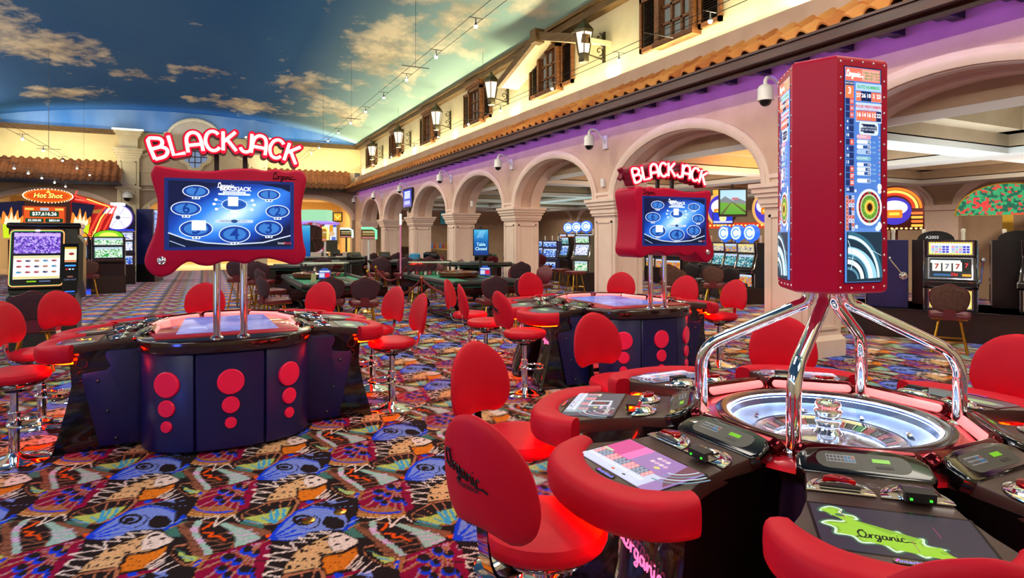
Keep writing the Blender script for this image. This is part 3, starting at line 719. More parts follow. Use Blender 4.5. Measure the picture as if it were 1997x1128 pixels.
for p in (((-.5, 0), (.5, 0)), ((0, -.5), (0, .5)), ((-.25, .26), (.25, .26)), ((-.25, -.26), (.25, -.26)), ((-.25, -.26), (-.25, .26)), ((.25, -.26), (.25, .26))): b.tube([Mx @ Vector((x, y, .12)) for x, y in p], .02, 4)
b.build('glazing_bars', DARKWOOD, q)

# ---- clay tile roofs
def tile_mesh(wd, ln):
    b = MB(); n = 8; prof = []
    for k in range(n + 1):
        u = k / n; z = .075 * math.sin(PI * u / .62) if u < .62 else -.015 * math.sin(PI * (u - .62) / .38)
        prof.append(((u - .5) * wd, z))
    top = [[(x, 0, z + .012) for x, z in prof], [(x, ln, z) for x, z in prof]]
    b.loft(top, (False, False), False); b.loft([[(x, 0, z + .012) for x, z in prof], [(x, 0, z - .016) for x, z in prof], [(x, ln * .5, z - .02) for x, z in prof]], (False, False), False)
    return b
def roof(name, label, o, along, up, width, length, wd, ln, m):
    """tiles laid on the slope: o = lower corner, along = eave direction, up = slope direction"""
    r = bpy.data.objects.new(name, None); COL.objects.link(r); struct(r, label)
    al, u = Vector(along).normalized(), Vector(up).normalized(); nz = al.cross(u)
    nc = int(round(width / wd)); nr = int(math.ceil(length / ln)); src = None
    for j in range(nr):
        for i in range(nc):
            p = Vector(o) + al * (wd * (i + .5)) + u * (ln * j) + nz * (.012 * (j % 2) + .03)
            M = Matrix(((al.x, u.x, nz.x, p.x), (al.y, u.y, nz.y, p.y), (al.z, u.z, nz.z, p.z), (0, 0, 0, 1)))
            if src is None: src = tile_mesh(wd, min(ln * 1.12, length)).build('roof_tile', m, r); src.matrix_basis = M
            else: again(src, r, M)
    return r
roof('tile_roof', 'narrow clay tile roof over the arcade on the right', (6.40, YB - .2, 3.97), (0, -1, 0), (.6, 0, .36), 35.3, .66, .285, .36, TILE)
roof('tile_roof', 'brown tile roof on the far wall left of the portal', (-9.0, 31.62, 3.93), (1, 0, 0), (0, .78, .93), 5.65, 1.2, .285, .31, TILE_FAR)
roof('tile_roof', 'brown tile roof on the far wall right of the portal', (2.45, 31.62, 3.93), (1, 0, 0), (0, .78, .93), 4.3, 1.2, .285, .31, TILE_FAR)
e = bpy.data.objects.new('trim_60', None); COL.objects.link(e); struct(e, 'dark red wooden eave under the arcade roof')
b = MB(); b.span((6.36, -6.2, 3.84), (6.42, YB - .8, 3.97)); b.span((6.42, -6.2, 3.84), (6.50, YB - .8, 3.89)); b.span((6.33, -6.2, 3.955), (6.42, YB - .8, 3.985)); b.span((6.5, -6.2, 3.78), (6.56, YB - .8, 3.9)); b.build('fascia', EAVE, e, False)
b = MB(); b.add([(6.4, -6.2, 3.965), (7.0, -6.2, 4.31), (7.0, YB, 4.31), (6.4, YB, 3.965)], [(0, 1, 2, 3)]); b.span((6.42, -6.2, 3.93), (7.0, YB, 3.96)); b.build('soffit_board', DARKWOOD, e, False)
src = None
for k in range(52):
    y = 1.2 + .6 * k
    if src is None: b = MB(); b.box((0, 0, 0), (.36, .12, .1)); b.box((-.1, 0, -.055), (.14, .17, .04)); src = b.build('rafter_end', BLACKM, e, False); src.location = (6.75, y, 3.87)
    else: again(src, e, loc=(6.75, y, 3.87))
b = MB(); b.span((-9, 31.55, 3.82), (-3.3, 31.64, 3.95)); b.span((2.4, 31.55, 3.82), (6.5, 31.64, 3.95)); b.span((-9, 31.6, 3.85), (-3.3, YB, 3.9)); b.span((2.4, 31.6, 3.85), (7, YB, 3.9))
for x in (-9, -3.36, 2.46): b.add([(x, 31.6, 3.9), (x, YB, 4.84), (x, YB, 3.9)], [(0, 1, 2)])
struct(b.build('trim_61', DARKWOOD, smooth=False), 'dark eave under the far roofs')

# ---- shuttered windows of the upper wall
def window(k, y):
    r = bpy.data.objects.new('window_%d' % k, None); COL.objects.link(r); r.location = (7.27, y, 5.47); struct(r, 'brown window with louvred shutters in the cream upper wall')
    M = frame((0, 0, 0), (0, -1, 0), (0, 0, 1))          # local x = towards camera, y up, z out of the wall
    b = MB(); b.M = M
    for a in ((-.47, -.52, 0, -.38, .52, .16), (.38, -.52, 0, .47, .52, .16), (-.5, -.56, 0, .5, -.46, .2), (-.47, .44, 0, .47, .54, .16)): b.span(a[:3], a[3:])
    b.build('window_frame', WOOD, r, False)
    b = MB(); b.M = M; b.span((-.54, .56, 0), (.54, .62, .2)); b.span((-.56, .62, 0), (.56, .68, .26)); b.build('window_hood', WOOD, r, False)
    b = MB(); b.M = M; b.span((-.38, -.46, .01), (.38, .44, .03)); b.build('pane', mat('window glass', '#46525e', .08, 0, .6, '#b4b09a', .3), r, False)  # faint glow in the panes stands in for a pale reflection
    b = MB(); b.M = M
    for x in (-.38, -.127, .127, .38): b.span((x - .022, -.46, .02), (x + .022, .44, .09))
    for yy in (-.46, -.16, .14, .44): b.span((-.38, yy - .022, .02), (.38, yy + .022, .09))
    b.build('muntins', WOOD, r, False)
    for s in (-1, 1):
        b = MB(); b.M = M; x0, x1 = sorted((s * .52, s * 1.0))
        for a in ((x0, -.5, .03, x0 + .06, .5, .09), (x1 - .06, -.5, .03, x1, .5, .09), (x0, -.5, .03, x1, -.42, .09), (x0, .42, .03, x1, .5, .09)): b.span(a[:3], a[3:])
        sh = b.build('shutter', WOOD, r, False)
        b = MB(); b.M = M; b.span((x0 + .05, -.44, .0), (x1 - .05, .44, .015))
        for q in range(20): b.add([(x0 + .06, -.41 + .042 * q, .08), (x1 - .06, -.41 + .042 * q, .08), (x1 - .06, -.37 + .042 * q, .035), (x0 + .06, -.37 + .042 * q, .035), ], [(0, 1, 2, 3)])
        b.build('louvres', mat('louvre wood', '#33231a', .55), sh, False, 'stuff')
for k in range(6): window(k + 1, 8.12 + 4.33 * k)
h = bpy.data.objects.new('trim_70', None); COL.objects.link(h); struct(h, 'small gabled wooden hood projecting over the second window')
b = MB(); Yh, zr, ze, hs = 12.15, 6.15, 5.5, 2.05
for s in (-1, 1):
    b.loft([[(6.72, Yh, zr), (7.27, Yh, zr), (7.27, Yh, zr - .1), (6.72, Yh, zr - .1)], [(6.72, Yh + s * hs, ze), (7.27, Yh + s * hs, ze), (7.27, Yh + s * hs, ze - .1), (6.72, Yh + s * hs, ze - .1)]])
b.build('hood_board', STUCCO_HI, h, False)
b = MB()
for s in (-1, 1):
    b.loft([[(6.66, Yh, zr + .06), (6.76, Yh, zr + .06), (6.76, Yh, zr - .12), (6.66, Yh, zr - .12)], [(6.66, Yh + s * hs, ze + .06), (6.76, Yh + s * hs, ze + .06), (6.76, Yh + s * hs, ze - .12), (6.66, Yh + s * hs, ze - .12)]])
b.span((6.58, Yh - .12, zr - .2), (6.82, Yh + .12, zr + .1)); b.build('rake_beam', BEAM, h, False)

# ---- wall lanterns
LY = (10.35, 14.78, 19.09, 23.5, 27.75)
LN = ('nearest of the lit wall lanterns, beside the gabled hood', 'second lit wall lantern from the camera side', 'third lit wall lantern, middle of the five', 'fourth lit wall lantern from the camera side', 'farthest lit wall lantern, by the far corner')
for y, nm in zip(LY, LN):
    r = empty('wall_lantern', 'dark iron ' + nm, 'lantern', (7.27, y, 5.45), 0, 'lit lanterns on scrolled brackets along the upper wall')
    b = MB(); b.span((-.03, -.04, -.32), (0, .04, .3)); b.tube([(-.02, 0, -.26), (-.5, 0, -.2)], .022, 6)
    sp = lambda cx, cz, r0, tw, a0: [(cx + r0 * (1 - q / 16) * math.cos(a0 + tw * q / 16 * 2 * PI), 0, cz + r0 * (1 - q / 16) * math.sin(a0 + tw * q / 16 * 2 * PI)) for q in range(15)]
    b.tube(sp(-.13, -.1, .1, 1.3, -1.5), .014, 5); b.tube(sp(-.13, .17, .1, -1.3, 1.5), .014, 5); b.tube([(-.03, 0, -.02), (-.1, 0, .03), (-.03, 0, .08)], .014, 5)
    b.build('bracket', LANTERN, r)
    hexr = lambda R0, z: [(-.5 + R0 * math.cos(PI / 3 * q), R0 * math.sin(PI / 3 * q), z) for q in range(6)]
    b = MB(); b.loft([hexr(.11, -.22), hexr(.19, .22)], (True, True)); b.build('lantern_glass', LANTERN_GLASS, r, False)
    b = MB(); b.loft([hexr(.1, -.38), hexr(.115, -.36), hexr(.115, -.2)]); b.loft([hexr(.21, .2), hexr(.22, .25), hexr(.17, .31), hexr(.1, .39), hexr(.05, .42), hexr(.02, .5)])
    for q in range(6): a, c = hexr(.117, -.22)[q], hexr(.197, .22)[q]; b.tube([a, c], .014, 4)
    b.build('lantern_cage', LANTERN, r)

# ---- dome cameras
def wall_camera(x, y, z, rz, label):
    r = empty('dome_camera', label, 'camera', (x, y, z), rz, 'dome cameras under the eaves')
    b = MB(); b.span((-.04, -.07, -.2), (0, .07, .06)); b.tube(smoothc([(-.02, 0, -.1), (-.2, 0, .12), (-.34, 0, .15), (-.4, 0, .1), (-.4, 0, .02)], 3, False), .026, 8); b.build('bracket', WHITE, r)
    b = MB(); b.lathe([(.04, .05), (.08, .03), (.1, -.01), (.1, -.13), (.106, -.14), (.106, -.165)], 16, T(-.4, 0, 0)); b.build('housing', WHITE, r)
    b = MB(); b.dome((-.4, 0, -.163), .08, 14, 5, -1); b.build('dome', CAMDOME, r)
CN = ('behind the tall roulette tower', 'above the widest visible arch', 'above the third pillar', 'above the pillar with the closed-table screen', 'left of the wall screen', 'over the second arch from the far end', 'in the far corner')
for (y, z), nm in zip(((5.75, 3.55), (9.9, 3.5), (14.0, 3.5), (18.3, 3.5), (22.75, 3.47), (26.8, 3.45), (30.8, 3.45)), CN): wall_camera(XW, y, z, 0, 'white bracket dome camera on the arcade wall ' + nm)
r = empty('dome_camera', 'white dome camera on the far left pilaster', 'camera', (-3.07, YB - .24, 3.4), 0, 'dome cameras under the eaves')
b = MB(); b.lathe([(.02, .2), (.16, .1), (.2, 0), (.2, -.1)], 14, T(0, -.2, 0)); b.span((-.12, -.2, -.1), (.12, 0, .06)); b.build('housing', WHITE, r); b = MB(); b.dome((0, -.2, -.1), .17, 12, 4, -1); b.build('dome', CAMDOME, r)
for y in (9.98, 16.6): b = MB(); b.box((0, 0, 0), (.05, .09, .16)); tag(b.build('door_chime', WHITE, loc=(XW - .025, y, 2.65 if y < 12 else 2.55)), 'small white box on the wall between two arches, ' + ('nearer' if y < 12 else 'farther'), 'sensor')

# ---- low voltage cable tracks with little bulbs
BULB = mat('lit bulb', '#ffffff', .3, emis='#fff4e0', es=7)
def track(x, z, y0, y1, ys, hangs, label):
    r = empty('cable_light_track', label, 'track light', (x, 0, z), 0, 'pairs of lighting cables under the ceiling')
    b = MB()
    for s in (-.11, .11): b.tube([(s, y0, 0), (s, y1, 0)], .006, 4)
    b.build('cable', BLACKM, r)
    for y in hangs:
        b = MB(); b.tube([(-.3, y, 0), (.3, y, 0)], .008, 4); b.tube([(0, y, 0), (0, y, vault(x) - z)], .004, 4); b.build('hanger', BLACKM, r)
    for y in ys:
        b = MB(); b.tube([(-.13, y, .01), (.13, y, .01)], .007, 4); b.cyl((0, y, 0), (0, y, -.07), .012, n=5); b.lathe([(.012, -.06), (.02, -.09), (.04, -.12)], 8, T(0, y, 0)); h = b.build('lamp_holder', STEEL, r)
        b = MB(); b.ball((0, y, -.13), .036, 8, 5); b.build('bulb', BULB, h)
track(4.0, 5.2, 2, 31, [7.4 + 1.95 * k for k in range(11)], [8.2, 12.6, 19.0, 24], 'two long lighting cables with bulbs running down the middle of the hall')
track(6.62, 4.88, 3, 31, [4.6, 6.76, 8.98, 11.35, 13.9, 16, 18.5, 21, 24, 27], [7.9, 15, 23], 'two lighting cables with bulbs in front of the shuttered windows')
track(-4.25, 4.25, 14, 31.2, [17.6, 20, 22.3, 25, 27.6, 30.4], [23, 29], 'two lighting cables with bulbs in front of the far left roof')
track(-5.0, 3.72, 16, 31.0, [19.6, 22.6, 24.2, 26, 28, 30], [21, 27], 'lowest pair of lighting cables at far left')
# ================================================================ STOOLS, BLACKJACK MACHINES, ROULETTE MACHINE
def pillow(outline, c, th_f, th_b, curve, M, mb, nring=5):
    """padded shell from a 2-D outline (y,z): front bulge to +x, back to -x, wrapped round the sitter"""
    rings = []
    P = lambda s, d: [(d + curve * ((c[0] + (y - c[0]) * s) ** 2), c[0] + (y - c[0]) * s, c[1] + (z - c[1]) * s) for y, z in outline]
    for k in range(nring + 1):
        a = k / nring * PI / 2; rings.append(P(max(math.sin(a), .02) if k else .02, th_f * math.cos(a) ** .8))
    for k in range(nring - 1, -1, -1):
        a = k / nring * PI / 2; rings.append(P(max(math.sin(a), .02) if k else .02, -th_b * math.cos(a) ** .8))
    mb.loft(rings, M=M)
egg = [(0, .58), (.04, .76), (.13, .92), (.28, 1), (.44, .985), (.6, .93), (.74, .81), (.86, .62), (.94, .42), (.985, .2)]
EGG = [(-.215 * w, .375 * t_) for t_, w in egg] + [(0, .377)] + [(.215 * w, .375 * t_) for t_, w in reversed(egg)]
EGG = smoothc([(y, z + (.018 * (1 - (y / .13) ** 2) if z < .001 else 0)) for y, z in EGG] + [(.06, .014), (0, .018), (-.06, .014)], 2)
def red_stool(label, loc, rz, text=False):
    r = empty('red_stool', label, 'stool', loc, rz, 'red padded stools around the electronic tables')
    b = MB(); b.lathe([(.215, 0), (.215, .012), (.2, .02), (.12, .034), (.05, .05), (.034, .07)], 32); b.build('base_plate', CHROME, r)
    b = MB(); b.cyl((0, 0, .03), (0, 0, .34), .033, n=16); b.cyl((0, 0, .34), (0, 0, .54), .024, n=16); b.lathe([(.037, .33), (.037, .35), (.026, .355)], 16); b.build('pole', CHROME, r)
    b = MB(); b.tube([(.09 + .125 * math.cos(2 * PI * k / 24), .125 * math.sin(2 * PI * k / 24), .27) for k in range(24)], .0115, 8, True); b.lathe([(.042, .245), (.042, .295)], 16)
    b.build('footrest', CHROME, r)
    b = MB(); b.lathe([(.05, .515), (.12, .53), (.185, .56), (.205, .582)], 28); b.cyl((0, 0, .5), (0, 0, .53), .06, n=14); b.build('seat_pan', BLACK, r)
    b = MB(); b.tube([(0, .04, .52), (.02, .16, .5), (.03, .22, .505)], .006, 6); b.build('lever', CHROME, r)
    b = MB(); b.lathe([(0.19, .575), (.208, .585), (.217, .605), (.217, .62), (.208, .64), (.18, .652), (.1, .657), (0, .658)], 36); b.build('seat', RED, r)
    b = MB(); st = smoothc([(-.05, .525), (-.2, .53), (-.255, .6), (-.275, .74)], 4, False)
    b.loft([[(x, -.024, z - .005), (x, .024, z - .005), (x + .006, .024, z + .005), (x + .006, -.024, z + .005)] for x, z in st]); b.build('back_stem', CHROME, r)
    M = Matrix.Translation((-.262, 0, .685)) @ Matrix.Rotation(R(-7), 4, 'Y')
    b = MB(); pillow(EGG, (0, .175), .037, .032, .9, M, b, 7); k = b.build('backrest', RED, r)
    b = MB()
    if text:
        for p in ORGANIC:
            b.tube([M @ Vector((-.0335 + .9 * (y * y) - .5 * max(0, abs(z - .2) - .08) * 0, -y, z)) for y, z in [(.058 * (a - 2.3), .225 + .058 * (c - .4) - .012 * a) for a, c in smoothc(p, 2, False)]], .0032, 4)
        vs, fs = text_geo('interblock', .01)
        b.add([M @ Vector((-.0335 + .9 * (a * .026 - .02) ** 2, -(a * .026 - .02), .16 + c * .03)) for a, c, _ in vs], [tuple(reversed(f)) for f in fs])
        b.build('backrest_lettering', BLACKM, k)
    return r
ledm = mat('red led strip', '#220000', .4, emis='#ff1800', es=150)
pinkbar = mat('pink light bar', '#ff9a9a', .3, 0, .4, '#ff6f74', 1.15)
pinktext = mat('pink neon lettering', '#ff8ac8', .4, 0, .3, '#ff7fc0', 1.0)
def screen_art(kind):
    f = Flat()
    f.rect(0, 0, .40, .24, '#0a0a0c')
    if kind in ('roulette', 'roulette green', 'roulette blue'):
        bg = {'roulette': '#a77fc0', 'roulette green': '#59606a', 'roulette blue': '#6a7c9c'}[kind]; gr = '#d8dcf4' if kind != 'roulette green' else '#9fb0b4'
        f.rect(0, 0, .385, .225, bg); f.rect(-.03, -.06, .325, .1, gr)
        if kind == 'roulette': f.rect(-.12, .045, .145, .13, '#e2489c'); f.rect(-.07, .05, .05, .12, '#ff7cc8'); 
        f.rect(-.165, -.005, .05, .02, '#cfe0c0')
        for i in range(12):
            for j in range(3):
                c = ('#f07e86', '#5c6a80')[(i * 3 + j * 2 + i // 2) % 2]; f.rect(-.175 + .0235 * i, -.015 - .0165 * j, .021, .0145, c)
                f.rect(-.175 + .0235 * i, -.015 - .0165 * j, .007, .008, '#ffe0e0' if c == '#f07e86' else '#c8d4f0')
        for i in range(4): f.rect(-.15 + .075 * i, -.072, .071, .017, '#eceeff')
        for i in range(6): f.rect(-.165 + .05 * i, -.095, .046, .022, '#dfe2fa')
        f.ell(-.012, -.095, .009, .005, '#e0604a'); f.poly([(.035, -.095), (.046, -.09), (.057, -.095), (.046, -.1)], '#303440')
        for i in range(7): f.ell(.02 + .021 * (i % 4), .045 + .03 * (i // 4), .0095, .0085, ('#f0d8e8', '#e8b8d8')[i % 2])
        f.ell(.07, .02, .013, .009, '#e6d88a')
        f.poly([(.12, .11), (.19, .11), (.19, -.06), (.15, -.02)], '#7b4a5c'); 
        for i in range(4): f.ring(.12, .12, .06 + .02 * i, .1 + .022 * i, .007, ('#c8e0ea', '#7aa0b8')[i % 2], a0=270, a1=350, n=10)
        if kind == 'roulette green': f.rect(0, .03, .09, .1, '#e4ecf4'); f.rect(0, .03, .055, .08, '#4a4a55'); f.rect(0, .03, .02, .05, '#a04a40'); f.script(.12, .085, .09, '#e8e0e0')
    elif kind == 'blob':
        f.rect(0, 0, .385, .225, '#3a3644')
        bl = smoothc([(-.165, .09), (-.14, .106), (-.113, .094), (-.118, .072), (-.09, .066), (-.082, .046), (-.1, .034), (-.072, .016), (-.05, .02), (-.03, -.004), (.0, .01), (.018, -.018), (.052, -.012), (.05, -.042), (.09, -.052), (.07, -.07), (.105, -.096), (.06, -.088), (.03, -.104), (.002, -.08), (-.03, -.096), (-.055, -.066), (-.1, -.072), (-.118, -.045), (-.155, -.042), (-.152, -.012), (-.18, .006), (-.158, .026), (-.125, .03), (-.122, .052), (-.148, .056), (-.15, .074), (-.172, .07)], 4)
        f.poly(inset(bl, -.006), '#3f6a50'); f.poly(bl, '#dff5d8'); f.poly(inset(bl, .007), '#8fbf3c'); f.poly(inset(bl, .014), '#a4d640')
        f.ell(-.125, .06, .012, .008, '#587a5a'); f.script(-.05, -.03, .105, '#24301a', lw=.06)
        for p in ((.02, -.03), (.09, .05), (-.12, .09)): f.line([(p[0], p[1]), (p[0] + .004, p[1] - .05)], .0015, '#b84a70')
    elif kind == 'dark': f.rect(0, 0, .385, .225, '#2c3034'); f.ell(-.05, 0, .08, .05, '#39423c')
    elif kind == 'teal': f.rect(0, 0, .385, .225, '#4d6464'); f.ell(-.08, .02, .1, .05, '#7c9c8c'); f.ell(-.08, .02, .07, .03, '#9cc488')
    elif kind == 'neon': f.rect(0, 0, .385, .225, '#4a2c30'); f.line([(-.1, -.02), (-.02, .0), (-.06, .04), (.03, .05)], .014, '#f0c820', 1.6); f.line([(-.1, -.05), (.03, .0)], .008, '#e84a30', 1.6); f.rect(.12, 0, .1, .18, '#6a7a70')
    return f
ZT = lambda x: .828 - .065 * x                       # slope of a station's top
def plate_outline(): 
    s = [(-.02, .175), (.08, .18), (.2, .19), (.3, .205), (.4, .235), (.48, .27), (.56, .275), (.62, .22), (.65, .1), (.655, 0)]
    return [(x, y) for x, y in s] + [(x, -y) for x, y in reversed(s[:-1])]
CUSH = [(.475, .3, .045), (.515, .288, .056), (.57, .255, .068), (.625, .195, .074), (.66, .105, .074)]
CUSH = smoothc([(x, -y, w) for x, y, w in CUSH] + [(.672, 0, .07)] + CUSH[::-1], 3, False)
def station(parent, M, art_kind, bj=False, logo=True, script=True):
    """one player place: pedestal (the part) with its top, cushion, screen and fittings as sub-parts"""
    b = MB()
    prof = [(.775, .56, .215), (.7, .5, .2), (.6, .452, .185), (.52, .45, .178), (.4, .462, .17), (.3, .487, .168), (.2, .525, .17), (.1, .56, .175), (.04, .575, .178), (.0, .578, .178)]
    rings = []
    for z, xo, hw in prof:
        q = [(-.06, hw * .8), (xo - .1, hw), (xo - .05, hw * .97), (xo - .015, hw * .75), (xo, hw * .35)]
        rings.append([(x, y, z) for x, y in q] + [(x, -y, z) for x, y in reversed(q)])
    b.loft(rings[::-1]); ped = b.build('player_station', BLACK if not bj else BLACK, parent); ped.matrix_basis = M
    sh = lambda mb, dz=0: [setattr(mb, 'v', [(x, y, z + ZT(x) + dz) for x, y, z in mb.v])]
    b = MB(); b.prism(plate_outline(), -.06, 0, None, .008, 2); sh(b); b.build('top_plate', BRONZE, ped)
    b = MB(); rings = []
    for k, (x, y, w) in enumerate(CUSH):
        x0, y0, _ = CUSH[max(k - 1, 0)]; x1, y1, _ = CUSH[min(k + 1, len(CUSH) - 1)]; d = Vector((x1 - x0, y1 - y0)).normalized(); n = Vector((d.y, -d.x)); ring = []
        for a in range(16):
            th = 2 * PI * a / 16; cx, cz = math.cos(th), math.sin(th); e = .62
            sx = math.copysign(abs(cx) ** e, cx) * w; sz = math.copysign(abs(cz) ** e, cz) * .066
            ring.append((x + n.x * sx, y + n.y * sx, ZT(x) - .048 + sz))
        rings.append(ring)
    b.loft(rings); b.build('cushion', RED, ped)
    b = MB(); b.tube([(x - .03, y * .93, ZT(x) - .118) for x, y, w in CUSH[2:-2]], .008, 5); b.build('led_strip', ledm, ped)
    sl = math.atan(.075)
    tp = lambda x, y, dz=0: Matrix.Translation((x, y, ZT(x) + dz)) @ frame((0, 0, 0), (0, 1, 0), (-1, 0, .075))
    f = screen_art(art_kind); f.build('screen', ped, tp(.452, 0, .0015) @ Matrix.Diagonal((1.05, 1.05, 1, 1)))
    if logo:
        f = Flat(); f.rr(0, 0, .1, .022, .01, BLACK); f.text('interblock', .004, 0, .02, '#7f7cff' if art_kind != 'roulette green' else '#ff5a30', 2.2); f.line([(-.043, -.002), (-.037, .006)], .004, '#e040ff', 2.5); f.build('logo_light', ped, tp(.594, 0, .003))
    # coin tray and note acceptor: chromed half-oval wells
    for s, nm in ((-1, 'coin_tray'), (1, 'note_acceptor')):
        half = [(.085 * math.cos(PI * k / 14), .072 * math.sin(PI * k / 14)) for k in range(15)]
        MM = tp(.252, s * .102, .001) @ Matrix.Diagonal((1.14, 1.42, 1.1, 1))
        b = MB(); b.prism(half, 0, .008, MM, .004, 2)
        half2 = [(.066 * math.cos(PI * k / 14), .012 + .05 * math.sin(PI * k / 14)) for k in range(15)]
        b.loft([[(x * q, y * q + .01 * (1 - q), .008 + h) for x, y in half2] for q, h in ((1, 0), (.9, .008), (.65, .015), (.3, .018), (.05, .0185))], M=MM)
        if s > 0: b.box((0, .008, .02), (.075, .035, .02), MM)
        w = b.build(nm, CHROME, ped)
        if s > 0:
            b = MB(); b.use(BLACKM); b.box((0, -.004, .024), (.07, .03, .026), MM); b.use(glow('#38e030', 2)); b.box((-.022, -.02, .02), (.006, .003, .005), MM); b.box((.022, -.02, .02), (.006, .003, .005), MM)
        else:
            b = MB(); b.use(mat('red chrome', '#d02030', .1, 1)); b.prism([(x * .62, y * .62 + .012) for x, y in half2], .018, .03, MM, .004, 2); b.use(BLACKM); b.box((0, .012, .013), (.1, .006, .004), MM)
        b.build('slot_insert', None, ped)
    f = Flat(); f.text('2821', 0, .006, .016, '#8c8480', .8); f.text('BOJOB', 0, -.01, .016, '#8c8480', .8); f.build('maker_plate', ped, tp(.165, 0, .001))
    # card reader block at the inner end
    blk = [(-.205, -.02), (-.2, .04), (-.165, .075), (-.09, .09), (.09, .09), (.165, .075), (.2, .04), (.205, -.02), (.185, -.045), (-.185, -.045)]
    MM = Matrix.Translation((.065, 0, ZT(.06))) @ frame((0, 0, 0), (0, 1, 0), (-1, 0, .42))
    b = MB(); b.prism(blk, -.04, .022, MM, .014, 3); b.build('reader_block', BLACK, ped)
    f = Flat(); f.rr(0, .02, .28, .08, .035, mat('reader inlay', '#34342f', .45))
    f.rect(-.065, .028, .088, .034, mat('keypad', '#85878a', .4))
    for i in range(8):
        for j in range(2): f.rect(-.103 + .0108 * i, .035 - .015 * j, .0085, .011, '#5a5d61' if i < 5 else ('#d05a34' if i == 7 and j == 0 else '#2f86b8'), .5)
    f.rect(.055, .03, .052, .018, '#7ad010', .9); f.rect(.06, .002, .05, .012, BLACKM); f.build('card_reader', ped, MM @ Matrix.Translation((0, 0, .0225)))
    # light bar looking at the middle
    MM = Matrix.Translation((-.045, 0, .845)) @ Matrix.Rotation(R(-55), 4, 'Y')
    def pill(L, h): return [(h * math.sin(R(a)), L + h * math.cos(R(a))) for a in range(90, -91, -20)] + [(h * math.sin(R(a)), -L + h * math.cos(R(a))) for a in range(-90, -271, -20)]
    b = MB(); b.prism(pill(.165, .04), -.04, .004, MM, .008, 2); b.build('light_bar_housing', mat('dark red chrome', '#5a1018', .12, .8), ped)
    b = MB(); b.prism(pill(.16, .02), .0, .011, MM, .006, 2); b.build('light_bar', pinkbar, ped)
    if script:
        b = MB()
        for p in ORGANIC:
            b.tube([(.455 + .012 - .7 * (y * y) * 1.0, y, z) for y, z in [(.07 * (a - 1.2), .49 + .07 * (c - .4) - .025 * (a - 1.6)) for a, c in smoothc(p, 2, False)]], .004, 4)
        b.build('neon_lettering', pinktext, ped)
    return ped
def st_mat(cx, cy, ang): return T(cx, cy, 0, ang)
# ---------------- display of the blackjack machines
BEZ = [(-.458, 2.082), (-.37, 2.069), (-.275, 2.06), (-.131, 2.06), (0, 2.081), (.141, 2.091), (.22, 2.08), (.299, 2.095), (.368, 2.082), (.44, 2.095), (.49, 2.082), (.511, 2.029), (.498, 1.941), (.478, 1.833), (.476, 1.722), (.49, 1.562), (.509, 1.474), (.483, 1.409), (.42, 1.387), (.339, 1.412), (.248, 1.436), (.162, 1.43), (.094, 1.401), (.027, 1.414), (-.057, 1.419), (-.131, 1.392), (-.204, 1.397), (-.267, 1.423), (-.32, 1.396), (-.382, 1.338), (-.449, 1.322), (-.509, 1.358), (-.537, 1.428), (-.518, 1.517), (-.479, 1.624), (-.462, 1.732), (-.462, 1.85), (-.485, 1.948), (-.5, 2.015), (-.488, 2.067)]
bjblue = mat('blackjack screen blue', '#020208', .2, 0, .4, '#1030a0', 1.35); t = NT(bjblue)
v = t.coord('Generated'); sp = t.n('ShaderNodeSeparateXYZ'); t.l(v, sp.inputs[0])
dx = t.math('SUBTRACT', sp.outputs[0], .52); dy = t.math('SUBTRACT', sp.outputs[1], .5)
beam = t.math('ABSOLUTE', t.math('SUBTRACT', t.math('MULTIPLY', dx, .75), t.math('MULTIPLY', dy, .9)))
rad = t.math('SQRT', t.math('ADD', t.math('MULTIPLY', dx, dx), t.math('MULTIPLY', dy, dy)))
val = t.math('SUBTRACT', 1.05, t.math('ADD', t.math('MULTIPLY', beam, 1.25), t.math('MULTIPLY', rad, 1.0)))
t.l(t.ramp(val, [(0, '#03103c'), (.3, '#0d3fa6'), (.6, '#2f7fe4'), (.85, '#8ec4ff'), (1, '#d4ecff')]), t.b.inputs['Emission Color'])
bjell = mat('blackjack oval blue', '#02020a', .2, 0, .4, '#1c4eb8', .95)
STROKES = {  # neon capitals in a unit box, rounded strokes
    'B': [[(0, 0), (0, 1), (.38, 1), (.56, .9), (.58, .72), (.42, .55), (.05, .53)], [(.4, .54), (.62, .42), (.66, .22), (.5, .04), (.3, 0), (0, 0)]],
    'L': [[(0, 1), (0, 0), (.56, 0)]], 'A': [[(0, 0), (.02, .62), (.14, .9), (.36, 1), (.58, .9), (.68, .62), (.7, 0)], [(.04, .36), (.67, .36)]],
    'C': [[(.64, .84), (.5, .97), (.3, 1), (.1, .85), (0, .5), (.1, .15), (.3, 0), (.5, .03), (.64, .16)]],
    'K': [[(0, 0), (0, 1)], [(.6, 1), (.05, .48)], [(.2, .58), (.64, 0)]], 'J': [[(.52, 1), (.52, .25), (.42, .05), (.24, 0), (.08, .08), (0, .22)]]}
neon_tube = mat('neon tube', '#ffd8d8', .4, emis='#ff9a94', es=2.1)
neon_face = mat('neon letter face', '#d01030', .4, 0, .3, '#ff1840', .75)
neon_can = mat('neon letter can', '#7a0a28', .35, 0, .4)
